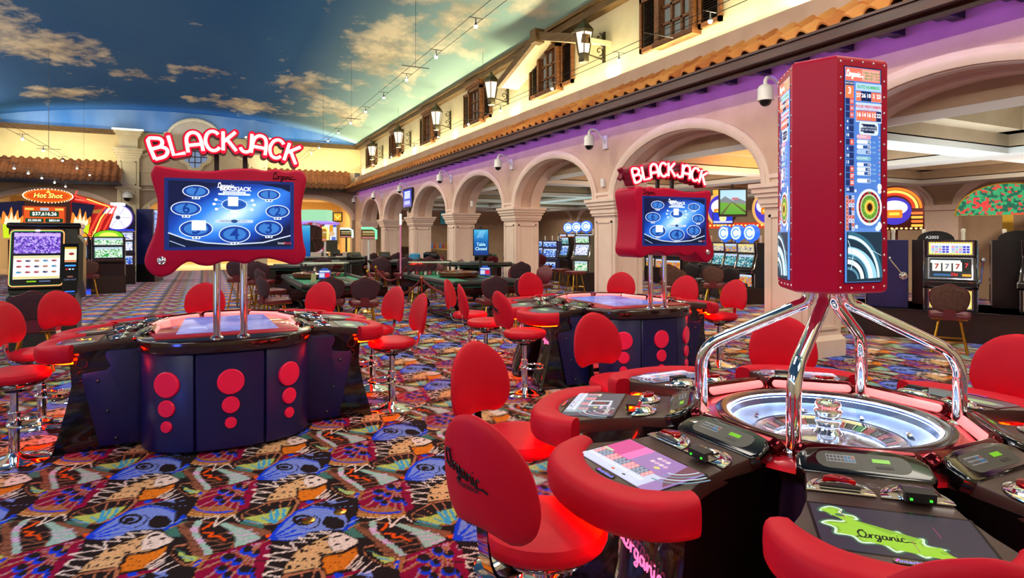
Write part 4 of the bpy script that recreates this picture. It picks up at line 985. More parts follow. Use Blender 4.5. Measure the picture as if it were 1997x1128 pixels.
def neon_word(parent, xs, z_mid, y0, dep, hgt, sag, half, tw):
    for ch, x in xs:
        u = x / half
        z = z_mid - sag * u * u; sc = hgt
        wdt = max(p[0] for q in STROKES[ch] for p in q)
        M = Matrix.Translation((x, y0, z)) @ Matrix.Rotation(math.atan(2 * sag * u / half), 4, 'Y')
        can = MB(); face = MB(); tube = MB()
        for q in STROKES[ch]:
            pts = smoothc(q, 3, False) if ch in 'BCJA' and len(q) > 2 else q
            P = [((a - wdt / 2) * sc, (c - .5) * sc) for a, c in pts]
            for (x0, z0), (x1, z1) in zip(P, P[1:]):
                L = math.hypot(x1 - x0, z1 - z0) or 1e-6; th = math.atan2(z1 - z0, x1 - x0)
                for mb, w, ya, yb in ((can, tw * 1.0, 0, dep), (face, tw * .86, -.004, .01)):
                    o = [(x0 + w * math.cos(th + R(a)), z0 + w * math.sin(th + R(a))) for a in range(90, 271, 45)] + [(x1 + w * math.cos(th + R(a)), z1 + w * math.sin(th + R(a))) for a in range(-90, 91, 45)]
                    mb.loft([[(a, ya, c) for a, c in o], [(a, yb, c) for a, c in o]], M=M)
            tube.tube([(a, -.008, c) for a, c in P], tw * .46, 8, M=M)
        c = can.build('sign_letter', neon_can, parent); face.build('letter_face', neon_face, c); tube.build('neon_tube', neon_tube, c)
def blackjack(label, loc, mirror):
    r = empty('blackjack_machine', label, 'game table', loc, 0, 'electronic blackjack tables')
    C0 = (0, 0)
    # curved front of three padded panels
    arc = lambda x: -.52 - .41 * math.sqrt(max(0, 1 - abs(x / .605) ** 2.6))
    edges = (-.602, -.238, .24, .602)
    for i in range(3):
        x0, x1 = edges[i] + .003, edges[i + 1] - .003; n = 10; f_ = []
        for k in range(n + 1): x = x0 + (x1 - x0) * (.5 - .5 * math.cos(PI * k / n)); f_.append((x, arc(x)))
        b = MB(); rows = []
        for z, ins in ((.02, .012), (.03, 0), (.73, 0), (.745, .012)):
            row = []
            for k, (x, y) in enumerate(f_):
                e = .012 if k in (0, n) else 0; row.append((x, y + ins + e, z))
            rows.append(row)
        b.loft(rows, (False, False), False); p = b.build('front_panel', NAVY, r)
        cx = (x0 + x1) / 2; a0, a1 = arc(cx - .02), arc(cx + .02); tx = Vector((.04, a1 - a0, 0)).normalized()
        for z, rad_ in ((.52, .094), (.347, .062), (.215, .041)):
            MM = frame((cx, arc(cx) - .002, z), tx, (0, 0, 1)); b = MB(); b.lathe([(rad_, -.02), (rad_, .008), (rad_ * .93, .014), (0, .015)], 32, MM); b.build('red_disc', REDDISC, p)
    outl = [(-.64, -.5)] + [(x, arc(x * .96) - .035) for x in (-.62, -.58, -.5, -.4, -.238, -.12, 0, .12, .24, .4, .5, .58, .62)] + [(.64, -.5), (.62, .2), (.45, .62), (.2, .8), (-.2, .8), (-.45, .62), (-.62, .2)]
    b = MB(); b.prism(outl, .742, .838, None, .018, 3); b.build('rim', LACQ, r)
    b = MB(); b.prism([(x * .9, y * .9) for x, y in outl], .0, .745); b.build('core', BLACKM, r)
    bed = [(-.5, -.74), (.5, -.74), (.56, -.4), (.5, .25), (.3, .6), (-.3, .6), (-.5, .25), (-.56, -.4)]
    b = MB(); b.prism(bed, .83, .85, None, .008, 2); b.build('bed', REDGLOSS, r)
    f = Flat(); f.poly([(-.37, -.62), (.37, -.62), (.33, .42), (-.33, .42)], bjblue_top)
    for x, y in ((-.25, -.4), (0, -.45), (.25, -.4), (-.24, -.1), (.24, -.1), (-.2, .2), (.2, .2)): f.ring(x, y, .1, .09, .006, '#b8c8ff', .9)
    f.rect(-.22, -.3, .12, .1, '#a8b8ff', .9); f.build('table_screen', r, T(0, 0, .851))
    # player places
    arts = ('neon', 'neon', 'dark', 'dark', 'teal', 'teal', 'teal') if not mirror else ('teal', 'teal', 'dark', 'dark', 'dark', 'teal', 'dark')
    pos = ((-.56, -.26, 180), (-.55, .2, 162), (-.39, .53, 128), (0, .7, 90), (.39, .53, 52), (.55, .2, 18), (.56, -.26, 0))
    for k, (x, y, a) in enumerate(pos): station(r, T(x, y, 0, R(a)), arts[k], bj=True)
    # padded side panels with their studs
    side = [(.6, .03), (.875, .03), (.988, .55), (.98, .585), (.83, .6), (.808, .625), (.842, .7), (.83, .74), (.6, .745)]
    for s in (-1, 1):
        MM = frame((0, -.455, 0), (1, 0, 0), (0, 0, 1)); b = MB(); b.prism([(s * x, z) for x, z in (side if s > 0 else side)][::s], 0, .025, MM, .008, 2); p = b.build('side_panel', NAVY, r)
        b = MB(); b.loft([[(s * .55, -.455, 0), (s * .55, -.455, .78), (s * 1.07, -.455, .78), (s * 1.05, -.455, .5), (s * 1.09, -.455, .3), (s * 1.16, -.455, .03), (s * 1.17, -.455, 0)], [(s * .55, -.4, 0), (s * .55, -.4, .78), (s * 1.07, -.4, .78), (s * 1.05, -.4, .5), (s * 1.09, -.4, .3), (s * 1.16, -.4, .03), (s * 1.17, -.4, 0)]]); b.build('end_cheek', BLACK, r)
        for x, z in ((.885, .52), (.825, .29), (.77, .08)): b = MB(); b.dome((0, 0, 0), .014, 10, 4, 1, .7, frame((s * x, -.48, z), (1, 0, 0), (0, 0, 1))); b.build('stud', mat('dark chrome', '#55565c', .12, 1), p)
        b = MB()
        for z, q in ((.655, .036), (.575, .024), (.515, .015)): b.tube([(s * .985 + q * math.cos(2 * PI * k / 16), -.458, z + q * math.sin(2 * PI * k / 16)) for k in range(16)], .004, 4, True)
        b.build('ring_ornament', BLACKM, r)
    # display on two chrome poles
    for s in (-1, 1): b = MB(); b.cyl((s * .092, -.87, .83), (s * .092, -.87, 1.6), .026, n=18); b.lathe([(.045, .838), (.045, .848), (.03, .86)], 18, T(s * .092, -.87, 0)); b.build('pole', CHROME, r)
    sg = -1 if mirror else 1
    bez = smoothc([(sg * x, z) for x, z in BEZ][::sg], 3)
    MM = frame((0, -1.145, 0), (1, 0, 0), (0, 0, 1))
    b = MB(); b.prism(bez, -.34, 0, MM, .022, 3); hs = b.build('display_housing', REDPAINT, r)
    f = Flat(.00006); zc = 1.752
    f.off = (0, zc); W_, H_ = .82, .478
    f.rect(0, 0, W_ + .02, H_ + .02, mat('screen surround', '#061a4a', .3, emis='#0a2f8a', es=.5)); f.z += .0002
    f.rect(0, 0, W_ - .03, H_ - .03, bjblue)
    k = lambda u, v_: ((u - .5) * W_, (.5 - v_) * H_)
    f.poly([k(.02, .76), k(.15, .85), k(.3, .905), k(.5, .93), k(.75, .905), k(.98, .8), k(.98, .975), k(.02, .975)], '#0a1c3c')
    f.line([k(.02, .77), k(.15, .86), k(.3, .915), k(.5, .94), k(.75, .915), k(.98, .81)], .009, '#d8e8ff')
    f.line([k(.03, .885), k(.14, .965)], .005, '#b8d0ff'); f.poly([k(.02, .02), k(.3, .02), k(.1, .06), k(.02, .1)], '#0a1840'); f.poly([k(.98, .02), k(.7, .02), k(.9, .08), k(.98, .14)], '#0a1840')
    for n_, u, v_, rx, ry in (('7', .223, .165, .084, .043), ('6', .149, .42, .094, .05), ('5', .225, .71, .105, .06), ('4', .523, .79, .103, .062), ('3', .8, .70, .095, .058), ('2', .873, .44, .083, .048), ('1', .8, .185, .078, .04)):
        x, y = k(u, v_); f.ell(x, y, rx, ry, '#e8f4ff', 1.2); f.ell(x, y, rx - .006, ry - .005, '#1746a8'); f.ell(x, y, rx * .72, ry * .68, '#3f86dc'); f.text(n_, x, y, ry * 1.9, '#0f3fa0', bold=.02)
        f.rr(x, y - ry - .002, .05, .019, .004, '#f0f8ff', 1.2); f.rect(x - .011, y - ry - .002, .012, .011, '#5070a8'); f.rect(x + .011, y - ry - .002, .012, .011, '#5070a8')
    x, y = k(.52, .345); 
    for a in (25, 0, -28, 155, 180, 208):
        ex, ey = x + .13 * math.cos(R(a)), y + .075 * math.sin(R(a)); f.line([(x + .08 * math.cos(R(a)), y + .04 * math.sin(R(a))), (ex, ey)], .003, '#d0e4ff'); f.ell(ex, ey, .011, .009, '#ffffff', 1.2, 12)
    f.ell(x, y, .084, .042, '#e8f4ff', 1.2); f.ell(x, y, .079, .038, '#2a66c8'); f.text('DEALER', x, y, .036, '#0f3fa0')
    f.rect(*k(.51, .30), .066, .066, '#ffffff', 1.5); xx, yy = k(.245, .66); f.rect(xx, yy, .088, .068, '#ffffff', 1.5)
    f.rr(x, y - .052, .05, .017, .004, '#f0f8ff', 1.2); f.line([(x, y - .06), (x, y - .1)], .003, '#d0e4ff'); f.poly([(x, y - .075), (x + .014, y - .086), (x, y - .097), (x - .014, y - .086)], '#ffffff', 1.2)
    f.rr(*k(.52, .595), .25, .022, .01, '#cfe0f8', 1.1); f.text('INSURANCE PAYS 2 TO 1', *k(.52, .595), .016, '#27406a'); f.ell(*k(.52, .595), .022, .012, '#27508a')
    f.script(*k(.45, .075), .1, '#ffffff', 1.3, .07); f.text('BLACKJACK', *k(.53, .115), .04, '#ffffff', 1.4, .95, .03)
    for v_ in (.165, .195): f.rr(*k(.52, v_), .15 + .06 * (v_ > .17), .014, .006, '#dfeaff', 1.2); f.text('BLACKJACK PAYS 3 TO 2', *k(.52, v_), .011, '#27508a')
    f.text('Inter', *k(.905, .925), .026, '#f4f4f4'); f.text('block', *k(.955, .925), .026, '#f04050')
    f.build('screen', hs, MM @ Matrix.Translation((0, 0, .0006)))
    b = MB(); MK = MM @ Matrix.Translation((-.435 * sg, 1.433, .0)); b.lathe([(.028, -.002), (.028, .012), (.023, .016), (.018, .014), (.012, .02), (0, .022)], 20, MK); b.build('lock_knob', CHROME, hs)
    f = Flat(); f.script(.34 * sg, 2.034, .135, mat('black print', '#101014', .5), lw=.06); f.build('display_lettering', hs, MM @ Matrix.Translation((0, 0, .0005)))
    for s in (-1, 1): b = MB(); b.span((s * .095 - .016, -1.0, 2.05), (s * .095 + .016, -.97, 2.24)); b.build('sign_post', mat('dark sign post', '#2a0f28', .4), r)
    xs = [('B', -.455), ('L', -.345), ('A', -.24), ('C', -.125), ('K', -.012), ('J', .095), ('A', .185), ('C', .3), ('K', .415)]
    neon_word(r, xs, 2.28, -1.1, .13, .135, .075, .45, .026)
    if mirror:                                                # letters facing the other way behind, the K showing past the end
        b = MB()
        for s in ((-.56, 2.17, -.49, 2.29), (-.56, 2.28, -.48, 2.17)): b.tube([(s[0], -.96, s[1]), (s[2], -.96, s[3])], .028, 8)
        b.build('sign_letter', neon_can, r)
    return r
bjblue_top = mat('table screen', '#04040c', .12, 0, .5, '#5a6ee0', .75); t = NT(bjblue_top)
t.l(t.ramp(t.noise(t.coord('Object'), 2.2, 3), [(.35, '#3a50c8'), (.6, '#7c90f0'), (.75, '#c8a0f0')]), t.b.inputs['Emission Color'])
BJ1 = (.17, 5.95, 0); BJ2 = (4.28, 6.0, 0)
blackjack('electronic blackjack table at left with navy panels and screen over it', BJ1, False)
blackjack('electronic blackjack table behind the roulette, display knob at lower right', BJ2, True)

# ---------------- roulette machine
RC = (2.365, 1.735, 0)
rt = empty('roulette_machine', 'round electronic roulette table with chrome legs and a tall red screen tower', 'game table', RC)
b = MB(); b.lathe([(.5, 0), (.5, .7), (.56, .78), (.58, .80)], 48, cap=False); b.build('drum', BLACK, rt)
b = MB(); b.lathe([(.60, .775), (.60, .792), (.585, .805), (.53, .822), (.47, .83), (.445, .832)], 72, cap=False); rg = b.build('ring', REDGLOSS, rt)
b = MB()
for k in range(8):
    for j in range(-2, 3):
        a = R(22.5 + 45 * k + 3.2 * j); b.lathe([(.012 - .002 * abs(j), .0), (0, .0012)], 8, Matrix.Translation((.505 * math.cos(a), .505 * math.sin(a), .8262)) @ Matrix.Rotation(a, 4, 'Z') @ Matrix.Scale(.5, 4, (1, 0, 0)))
b.build('speaker_holes', BLACKM, rg)
b = MB(); b.lathe([(.455, .826), (.452, .84), (.43, .846), (.405, .842), (.398, .832), (.398, .8)], 72, cap=False); b.build('glass_rim', mat('dark rim', '#2a1216', .12, .5, coat=.5), rt)
b = MB(); b.lathe([(.394, .815), (.398, .822), (.398, .832), (.392, .832)], 72, cap=False); b.build('led_ring', mat('white led ring', '#ffffff', .3, emis='#cfe0ff', es=30), rt)
bowl = mat('wheel bowl', '#143c66', .22, .35)
b = MB(); b.lathe([(.398, .825), (.385, .79), (.34, .765), (.3, .758), (.295, .752)], 72, cap=False); w = b.build('wheel_bowl', bowl, rt)
b = MB()
for k in range(8):
    a = 2 * PI * k / 8 + .2; M = T(.325 * math.cos(a), .325 * math.sin(a), .764, a); b.add([(-.012, 0, .004), (.012, 0, .004), (0, -.035 if k % 2 else -.012, .004), (0, .035 if k % 2 else .012, .004), (0, 0, .014)], [(0, 2, 4), (2, 1, 4), (1, 3, 4), (3, 0, 4)], M)
b.build('ball_deflectors', CHROME, w)
b = MB(); cr, ck, cg = mat('pocket red', '#8a1220', .3), mat('pocket black', '#15161a', .3), mat('pocket green', '#0f6a3a', .3); b.use(CHROME)
b.lathe([(.294, .752), (.29, .756), (.262, .75)], 74, cap=False)
for k in range(37):
    b.use(cg if k == 0 else (cr, ck)[k % 2]); a0, a1 = 2 * PI * k / 37, 2 * PI * (k + .9) / 37
    b.add([(.262 * math.cos(a0), .262 * math.sin(a0), .75), (.262 * math.cos(a1), .262 * math.sin(a1), .75), (.215 * math.cos(a1), .215 * math.sin(a1), .735), (.215 * math.cos(a0), .215 * math.sin(a0), .735)], [(0, 1, 2, 3)])
    b.use(CHROME); a1b = 2 * PI * (k + 1) / 37; b.add([(.262 * math.cos(a1), .262 * math.sin(a1), .757), (.262 * math.cos(a1b), .262 * math.sin(a1b), .757), (.215 * math.cos(a1b), .215 * math.sin(a1b), .742), (.215 * math.cos(a1), .215 * math.sin(a1), .742)], [(0, 1, 2, 3)])
b.use(mat('rotor', '#dfe8f2', .12, .9)); b.lathe([(.215, .738), (.18, .75), (.1, .765), (.06, .77)], 48, cap=False)
b.build('wheel_rotor', None, rt)
b = MB(); b.lathe([(.06, .765), (.05, .78), (.038, .79), (.045, .80), (.052, .815), (.046, .83), (.05, .845), (.056, .86), (.05, .875), (.052, .885), (.046, .9), (.03, .905), (.028, .898), (0, .9)], 28); b.build('turret', CHROME, rt)
b = MB(); b.lathe([(.405, .846), (.4, .85), (0, .85)], 60, cap=False); b.build('glass_cover', GLASS, rt)
for k, (a, l) in enumerate(((204, 0), (139, 0), (20, 0), (326, 0))):
    ca, sa = math.cos(R(a)), math.sin(R(a)); pts = [(.515 * ca, .515 * sa, .82), (.515 * ca, .515 * sa, 1.02)]
    for q in range(7):
        u = q / 6 * R(62); pts.append(((.515 - .14 * (1 - math.cos(u))) * ca, (.515 - .14 * (1 - math.cos(u))) * sa, 1.02 + .14 * math.sin(u)))
    pts += [(.12 * ca, .12 * sa, 1.30)]
    for q in range(1, 5): u = q / 4; pts.append(((.12 - .05 * u * (2 - u) * 1) * ca, (.12 - .05 * u * (2 - u)) * sa, 1.30 + .055 * u * u + .02 * u))
    pts.append((.07 * ca, .07 * sa, 1.42))
    b = MB(); b.tube(pts, .0265, 18); b.lathe([(.042, .81), (.042, .83), (.03, .838)], 18, T(.515 * ca, .515 * sa, 0)); b.build('leg', CHROME, rt)
# tower: six-sided, three lit faces and three padded ones
N1 = (262, 142, 22); ai, si = .1715, .13; bi, sj = .198, .0835
hx = []
for a in (262, 322, 22, 82, 142, 202):
    d, h = (ai, si) if a in N1 else (bi, sj); n = Vector((math.cos(R(a)), math.sin(R(a)))); tn = Vector((-n.y, n.x)); hx += [n * d - tn * h]
poly = [tuple(p) for p in hx]
b = MB(); b.prism(poly, 1.37, 2.315, None, .022, 3); tw = b.build('tower', REDPAINT, rt)
def tower_art():
    f = Flat(.00003, 1.25); W_, H_ = .185, .85
    f.rect(0, 0, W_ + .008, H_ + .008, '#0a1a50', .6); f.rect(0, 0, W_, H_, '#5c8ad4'); f.rect(.018, .1, .14, .62, '#4c7ccc')
    Y = lambda px: H_ / 2 - (px - 85) / 930 * H_                 # rows down the face
    f.rect(0, Y(115), W_ - .006, .052, '#ff7a66', 1.1); f.rect(.04, Y(115), .09, .044, '#ffb0a0', 1.1); f.script(-.05, Y(115), .07, '#ffffff', 1.5, .1)
    for i, s in enumerate(('TABLE  Roulette 00', 'MIN BET  $0.5', 'MAX BET  $100')): f.text(s, .048, Y(104 + 13 * i), .0115, '#2a9a30', 1, bold=.02)
    f.rect(-.069, Y(155), .042, .015, '#101c48'); f.text('HISTORY', -.069, Y(155), .011, '#ffffff', 1.3)
    f.rect(-.069, Y(192), .042, .05, '#ff8050', 1.2); f.text('3', -.069, Y(188), .036, '#ffffff', 1.5, bold=.02)
    hist = ('25', '36', '35', '4', '8', '10', '5', '6', '10', '13', '9', '27', '25', '26')
    for i, s in enumerate(hist): 
        y = Y(233 + 29.3 * i); f.rect(-.069, y, .042, .0245, '#1a2f66'); red = i in (0, 1, 2, 6, 10, 11, 12); f.rect(-.058 if red else -.08, y, .02, .0225, '#e05a48' if red else '#27509a'); f.text(s, -.058 if red else -.08, y, .016, '#ffffff' if i > 2 else '#c0c8e0', 1.3, bold=.02)
    for i in range(3):
        for j in range(9): f.rect(-.083 + .0145 * i, Y(648 + 17 * j), .013, .0138, ('#ff8a60', '#e8ecff', '#25356a')[(i * 2 + j * 3 + (i * j) % 4) % 3], 1.1); f.rect(-.083 + .0145 * i, Y(648 + 17 * j), .005, .006, '#3a3a50')
    f.rect(.026, Y(190), .134, .072, '#b8dcff', 1.1); f.rect(.026, Y(206), .13, .04, '#2d5cae'); f.text('ELITE NUMBERS', .026, Y(168), .0165, '#38b848', 1.1, bold=.03)
    for i, s in enumerate(('27', '26', '10', '3', '23')): x = -.026 + .026 * i; f.rect(x, Y(208), .0245, .038, '#ff7a58' if i not in (1, 2) else '#10224e', 1.15); f.text(s, x, Y(205), .022, '#ffffff', 1.5, bold=.03)
    f.rect(.026, Y(278), .134, .078, '#cfe4ff', 1.1); f.rect(.026, Y(292), .13, .042, '#2d5cae'); f.text('POOR PERFORMERS', .026, Y(253), .0155, '#e8303c', 1.1, bold=.03); f.text('LAST WINNERS 100 GAMES', .026, Y(267), .0085, '#d02850', 1.1)
    for i, s in enumerate(('16', '14', '16', '12', '22')): x = -.026 + .026 * i; f.rect(x, Y(292), .0245, .038, '#ff7a58' if i < 4 else '#10224e', 1.15); f.text(s, x, Y(289), .022, '#ffffff', 1.5, bold=.03)
    f.rr(.026, Y(347), .1, .052, .012, '#dff0ff', 1.1); f.rr(.026, Y(347), .085, .036, .006, '#12264c'); f.text('NUMBERS IN PERCENTS', .026, Y(342), .0095, '#e8f0ff', 1.2); f.text('FOR LAST 50 GAMES', .026, Y(353), .0095, '#e8f0ff', 1.2)
    for x, y in ((-.012, Y(338)), (.062, Y(362)), (.066, Y(328)), (-.008, Y(368))): f.ell(x, y, .008, .007, '#dff0ff', 1.1, 12)
    f.rr(0, Y(384), .074, .018, .008, '#d89ab0'); f.text('DOZENS', -.012, Y(384), .0125, '#fff0f4', 1.2)
    f.rr(0, Y(478), .074, .018, .008, '#7ab0c8'); f.text('COLUMNS', -.01, Y(478), .0125, '#e8fff4', 1.2)
    for i, (y, v_) in enumerate(((406, .9), (428, .5), (450, .75), (505, .55), (525, .7), (543, .6), (575, .85))):
        f.rr(0, Y(y), .074, .0185, .008, '#bcd4f4', 1.1); f.rect(.008, Y(y), .05, .012, '#27508e'); f.rect(-.035 + .03 * v_, Y(y), .06 * v_, .012, '#f0f8ff' if i != 2 else '#a8c4ec', 1.2); f.text(('44%', '32%', '24%', '32%', '36%', '30%', '1%')[i], .026, Y(y), .011, '#ffffff', 1.2); f.text(('1st', '2nd', '3rd', '1st', '2nd', '3rd', '0/00')[i], .052, Y(y), .011, '#b0f0e8', 1.1)
    for i in range(11): f.rect(.08, Y(384 + 18 * i), .009, .006, '#8ab0d8' if i % 3 else '#c890b0')
    for x, y, q in ((.083, 600, .014), (.086, 620, .01), (.082, 770, .016), (.07, 782, .012), (-.04, 775, .008), (-.045, 620, .006)): f.ell(x if x < .08 else .08, Y(y), min(q, .012), q, '#e8f4ff', 1.1, 14)
    cx, cy = .026, Y(690); f.ell(cx, cy, .066, .073, '#e8f4ff', 1.2, 40); f.ell(cx, cy, .058, .065, '#b8283c', 1, 40)
    for k in range(36):
        if k % 2: a = 2 * PI * k / 36; f.line([(cx + .056 * math.cos(a), cy + .063 * math.sin(a)), (cx + .05 * math.cos(a), cy + .056 * math.sin(a))], .006, '#20242c')
    f.rect(cx, cy + .059, .008, .008, '#28a050'); f.rect(cx, cy - .059, .008, .008, '#28a050')
    f.ring(cx, cy, .0585, .0655, .0025, '#f8e8e0'); f.ell(cx, cy, .046, .052, '#d8f0c0', 1.1, 40); f.ell(cx, cy, .042, .047, '#8fd048', 1, 40)
    for k in range(44): a = 2 * PI * k / 44; l = .014 + .016 * ((k * 7) % 5) / 5; f.line([(cx + .042 * math.cos(a), cy + .047 * math.sin(a)), (cx + (.042 - l * .6) * math.cos(a), cy + (.047 - l * .6) * math.sin(a))], .0025, '#1a3a18')
    f.ell(cx, cy, .026, .029, '#f0d860', 1.1); f.ell(cx, cy, .019, .021, '#d89020'); f.ell(cx, cy, .013, .0155, '#2a1008')
    y0 = Y(1000); f.rect(0, Y(905), W_ - .002, .196, '#1c3c50', .9)
    for k, (rx, ry, wd, c) in enumerate(((.18, .19, .03, '#2f6a80'), (.165, .175, .012, '#dff4ff'), (.15, .13, .045, '#9fd8f0'), (.13, .125, .02, '#ffffff'), (.105, .1, .012, '#3a7088'), (.085, .08, .018, '#e8f8ff'), (.06, .05, .01, '#5a90a8'))):
        f.ring(-.09, Y(1003), rx * 1.02, ry, wd, c, 1.2, 20, 2, 88)
    f.line([(.02, Y(870)), (.085, Y(900))], .002, '#c8e8f8'); f.line([(-.085, Y(835)), (-.06, Y(900)), (-.07, Y(960))], .004, '#a8d0e0')
    return f
src = None
for a in N1:
    n = Vector((math.cos(R(a)), math.sin(R(a)), 0)); MM = frame((n.x * ai, n.y * ai, 1.843), (-n.y, n.x, 0), (0, 0, 1))
    if src is None:
        src = tower_art().build('screen', tw, MM @ Matrix.Translation((0, 0, .001))); 
        b = MB()
        for i in range(15):
            for x in (-.113, .113): b.dome((x, -.445 + .0635 * i, 0), .0052, 8, 3, 1, .7)
        for x in (-.056, 0, .056):
            for y in (-.448, .448): b.dome((x, y, 0), .0052, 8, 3, 1, .7)
        bs = b.build('bolts', CHROME, tw, True, 'stuff'); bs.matrix_basis = MM
    else: again(src, tw, MM @ Matrix.Translation((0, 0, .001))); again(bs, tw, MM)
RA = ('teal', 'roulette blue', 'roulette blue', 'roulette green', 'roulette', 'blob', 'dark', 'dark')
RG = (0, 45, 90, 135, 180, 226, 269, 314)
for k in range(8): station(rt, T(.55 * math.cos(R(RG[k])), .55 * math.sin(R(RG[k])), 0, R(RG[k])), RA[k])

# ---------------- the stools
SL = [('red stool nearest the camera, lettered back, at the roulette', RC, 177, 1.35, 17, True), ('red stool behind the lettered nearest stool, at the roulette', RC, 138, 1.36, -66, False),
      ('red stool between the roulette and the rear blackjack table', RC, 85.5, 1.62, -84, False), ('red stool at the roulette in front of the big pillar base', RC, 46, 1.36, -134, False),
      ('red stool cut by the right frame edge, before the slot bank', RC, 1, 1.36, 185, False), ('red stool whose back top just shows at the bottom edge', RC, 225, 1.36, 45, False)]
for l, c, a, d, fa, tx in SL:
    red_stool(l, (c[0] + d * math.cos(R(a)), c[1] + d * math.sin(R(a)), 0), R(fa), tx)
B1 = [('red stool at far left, whole seat and base in view', -1.21, 5.47, 0, False), ('red stool base and seat behind the far left one', -1.23, 6.40, -16, False), ('red stool with broad back beside the purple slot chair', -1.12, 7.3, -45, False),
      ('red stool straight behind the left blackjack table', 0.0, 7.72, -90, False), ('red stool before the pair of purple chairs, left table', 1.05, 7.35, -135, False),
      ('red stool, farther of the two at the right of the left blackjack table', 1.57, 6.42, -164, False), ('red stool, nearer of the two at the right of the left blackjack table', 1.55, 5.6, 180, False)]
for l, x, y, a, tx in B1: red_stool(l, (x, y, 0), R(a), tx)
B2 = [('red stool with lettered back, left of the rear blackjack table', 2.9, 5.52, 0, True), ('red stool just behind the lettered one at the rear blackjack table', 2.87, 6.42, -14, False), ('red stool back highest at left of the rear blackjack table', 2.98, 7.15, -35, False),
      ('red stool behind the rear blackjack table, near the third pillar', 4.35, 7.85, -90, False), ('red stool behind the rear blackjack table, against the second pillar', 5.45, 7.4, -135, False),
      ('red stool right of the rear blackjack display poles, farther one', 5.68, 6.45, -164, False), ('red stool with its seat showing at right end of the rear blackjack table', 5.68, 5.65, 180, False)]
for l, x, y, a, tx in B2: red_stool(l, (x, y, 0), R(a), tx)
# ================================================================ SIDE ROOM, VESTIBULE
XF = 17.8
w = MB(); w.span((XF, -6.2, 0), (XF + .2, YB + .5, 4.2)); w.span((XW + .68, YB, 0), (XF + .2, YB + .5, 4.2)); w.span((XW + .68, -6.4, 0), (XF, -6.2, 4.2))
struct(w.build('wall_right', TAN, smooth=False), 'tan far wall of the slot room')
w = MB()
for k in range(-1, 7):                                   # blind arches with moulded rims on the slot room wall
    c = 5.0 + 4.6 * k; w.span((XF - .16, c - .42, 0), (XF, c + .42, 2.4)); w.span((XF - .2, c - .5, 2.3), (XF, c + .5, 2.44))
struct(w.build('trim_80', PLASTER, smooth=False))
for k in range(-1, 6): struct(archivolt('y', 7.3 + 4.6 * k, 1.85, 2.44, .75, XF, .12, .22, 18, 'trim_%d' % (83 + k)))
# lower soffit with raised coffers, edged by bright lit bands
ZC, ZS = 3.9, 2.98
cof = []
ys = [PIERS[0] + .36 + 4.2 * k for k in range(-1, 9)]
for x0, x1 in ((7.72, 12.0), (12.7, 16.9)):
    for y0 in ys:
        if y0 < -6 or y0 > 29: continue
        cof.append((x0, x1, y0 + .3, y0 + 3.9))
b = MB(); xs = sorted({XW + .68, XF, *[c[0] for c in cof], *[c[1] for c in cof]}); yy = sorted({-6.2, YB, *[c[2] for c in cof], *[c[3] for c in cof]})
for i in range(len(xs) - 1):
    for j in range(len(yy) - 1):
        mx_, my_ = (xs[i] + xs[i + 1]) / 2, (yy[j] + yy[j + 1]) / 2
        if any(c[0] < mx_ < c[1] and c[2] < my_ < c[3] for c in cof): continue
        b.span((xs[i], yy[j], ZS), (xs[i + 1], yy[j + 1], ZS + .12))
struct(b.build('ceiling', SOFFIT, smooth=False), 'white lower soffit of the slot room')
b = MB()
for x0, x1, y0, y1 in cof:
    for a in ((x0 - .05, y0 - .05, x1 + .05, y0), (x0 - .05, y1, x1 + .05, y1 + .05), (x0 - .05, y0, x0, y1), (x1, y0, x1 + .05, y1)): b.span((a[0], a[1], ZS + .1), (a[2], a[3], ZC))
    b.span((x1 - .35, y0, 3.3), (x1 + .01, y1, ZC)); b.span((x0, y1 - .35, 3.3), (x1, y1 + .01, ZC))
struct(b.build('ceiling', noisy('coffer sides', '#a99274', '#b39c80', .8, 3, .05), smooth=False), 'tan stepped sides of the ceiling coffers')
ct = bpy.data.objects.new('ceiling', None); COL.objects.link(ct); struct(ct, 'ceiling tiles of the slot room coffers')
TILEM = noisy('ceiling tile', '#c6b78e', '#cdbf98', .9, 40, .2); src = None
for x0, x1, y0, y1 in cof:
    nx, ny = 3, 3
    for i in range(nx):
        for j in range(ny):
            cx = x0 + (i + .5) * (x1 - x0) / nx; cy = y0 + (j + .5) * (y1 - y0) / ny
            if src is None: b = MB(); b.box((0, 0, 0), ((x1 - x0) / nx - .025, (y1 - y0) / ny - .025, .04)); src = b.build('ceiling_tile', TILEM, ct, False); src.location = (cx, cy, ZC)
            else: again(src, ct, loc=(cx, cy, ZC))
b = MB(); b.span((XW + .6, -6.2, ZC + .03), (XF, YB, ZC + .06)); struct(b.build('ceiling', BLACKM, smooth=False))
DL = mat('lit downlight', '#ffffff', .4, emis='#fff2dc', es=6)
for n, (x, y) in enumerate([(x, y) for x in (10.0,) for y in (7.7, 11.9, 16.1, 20.3)] + [(9.2, 4.2), (11.2, 5.0)]):
    r = empty('downlight', 'round white recessed ceiling lamp seen through ' + ('the wide arch', 'the second arch', 'the third arch', 'the fourth arch', 'the arch at the right frame edge, nearer', 'the arch at the right frame edge, farther')[n], 'lamp', (x, y, ZC - .02), 0, 'recessed lamps of the slot room'); 
    b = MB(); b.lathe([(.07, -.012), (.1, -.012), (.105, 0), (.105, .01)], 16, cap=False); b.build('rim', WHITE, r); b = MB(); b.lathe([(.07, -.008), (0, -.006)], 14); b.build('lamp', DL, r)
